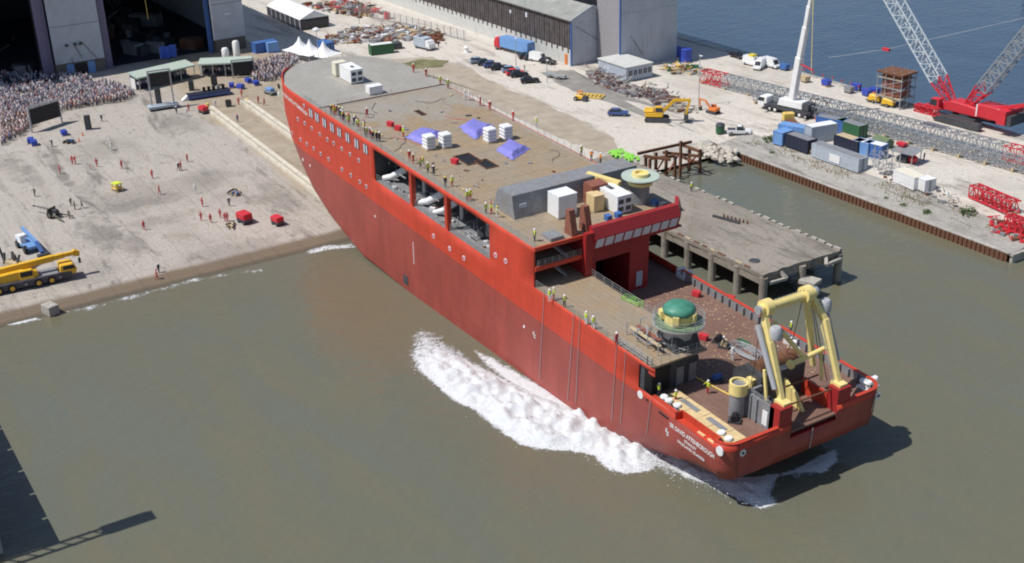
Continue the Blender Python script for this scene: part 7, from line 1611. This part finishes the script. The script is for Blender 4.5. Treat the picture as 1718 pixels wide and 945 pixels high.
for u, v, z, c_, lab in ((763, 275, FD, 'crane_red', 'red coil left of the open hatches'), (655, 212, FD, 'crane_red', 'red fire box by the port deck edge, forward one'), (668, 219, FD, 'crane_red', 'red fire box by the port deck edge, aft one'), (1168, 497, AD, 'crane_red', 'red tool box on the aft deck by the green cover'), (1225, 505, AD, 'crane_red', 'red tool box at the starboard bulwark'), (1180, 570, AD, 'crane_red', 'small red reel on the aft deck below the round platform'), (1030, 276, 5.1, 'crane_red', 'red case at the deck edge by the lime netting')):
    if z < 6 and z != AD: continue
    t = thing('tool_box', lab, 'box', SH(u, v, z)+Vector((0, 0, .03)), .4, ship=True); mb = MB(); mb.box(-.55, .55, -.35, .35, 0, .6); mb.build('case', c_, t, bevel=.06); mb = MB(); mb.box(-.57, .57, -.37, .37, .6, .72); mb.build('lid', c_, t)
# lime green machine, hoses, timber on the lower decks
p = SH(1058, 508, MD); t = thing('lime_lift', 'lime green scissor lift at the inner edge of the platform', 'lift', p+Vector((0, .3, -2.6)), .2, ship=True)
mb = MB(); mb.box(-1.6, 1.6, -.6, .6, .3, 1.0); mb.build('base', 'lime', t); 
for y in (-.5, .5): mb = MB(); mb.bar((-1.3, y, 1.0), (1.3, y, 2.6), .16); mb.bar((1.3, y, 1.0), (-1.3, y, 2.6), .16); mb.build('scissor_arm', 'lime', t)
mb = MB(); mb.box(-1.7, 1.7, -.65, .65, 2.6, 2.75); mb.build('platform', 'lime', t); railing([(-1.7, -.6, 2.75), (1.7, -.6, 2.75), (1.7, .6, 2.75), (-1.7, .6, 2.75), (-1.7, -.6, 2.75)], 1.1, 1.2, m_='lime', parent=t, r=.07)
t.scale = (.8, .8, .8)
for k in range(8): wheel(t, (-1.2, 1.2)[k % 2], (-.6, .6)[k//2 % 2], .3, .2) if k < 4 else None
for u, v, c_, lab in ((1252, 592, 'grey_steel', 'grey hose coils on the aft deck'), (1248, 578, 'green_paint', 'green rope coil on the aft deck')):
    t = thing('hose_coil', lab, 'hose', SH(u, v, AD)+Vector((0, 0, .02)), ship=True)
    for k in range(5 if 'grey' in lab else 3):
        r = .7+.3*k if 'grey' in lab else .5+.15*k; mb = MB(); mb.tube([(r*1.5*math.cos(a*.6), r*.7*math.sin(a*.6), .1+.05*k) for a in range(11)], .08, 6); mb.build('turn', c_ if k % 2 else 'galvanised' if 'grey' in lab else c_, t)
t = thing('plywood_floor', 'pale plywood sheets laid along the port bulwark at the stern', 'plywood', SH(1185, 705, AD), ship=True); c0 = SMI @ t.matrix_world.translation
for i in range(6):
    for j in range(2):
        mb = MB(); mb.box(-12.6+i*1.95-c0.x, -10.7+i*1.95-c0.x, -10.75+j*1.25-c0.y, -9.52+j*1.25-c0.y, .75, .81+.02*((i+j) % 2)); mb.build('board', 'plywood', t)
for x in (-9.2, -4.6): mb = MB(); mb.box(x-1.6-c0.x, x+1.4-c0.x, -9.6-c0.y, -8.9-c0.y, .84, .87); mb.build('grey_mat', 'grey_steel', t)
for u, v, lab in ((1180, 640, 'long yellow pipe lying on the aft deck below the round platform'),):
    a, b = SH(1165, 632, AD+.1), SH(1226, 664, AD+.1); t = thing('yellow_pipe', lab, 'pipe', a, ship=True); mb = MB(); mb.cyl((0, 0, .02), b-a+Vector((0, 0, .02)), .1, n=8); mb.build('tube', 'yellow_paint', t)
for u, v, lab in ((1160, 600, 'dark winch drum beside the round platform base'), (1205, 575, 'dark hydraulic unit left of the hoses'), (1215, 583, 'tan cable drum left of the hoses'), (1232, 708, 'dark ring of hoses behind the plywood'), (1202, 640, 'blue bin in the shadow of the round platform')):
    t = thing('deck_fitting', lab, 'machinery', SH(u, v, AD)+Vector((0, 0, .02)), random.random(), ship=True); mb = MB(); mb.box(-.7, .7, -.5, .5, 0, .35); mb.build('bed', 'dark_steel', t); mb = MB(); mb.cyl((0, -.5, .6), (0, .5, .6), .42, n=10); mb.build('drum', 'timber' if 'tan' in lab else ('blue_paint' if 'blue' in lab else 'black'), t)
mb = MB()
for i in range(420): 
    x, y = random.uniform(-34, -8), random.uniform(-3.5, 11); s = random.uniform(.035, .08); mb.box(x-s, x+s, y-s, y+s, AD+.004, AD+.05)
o = mb.build('deck_lugs', 'plywood', SHIP); o['kind'] = 'stuff'
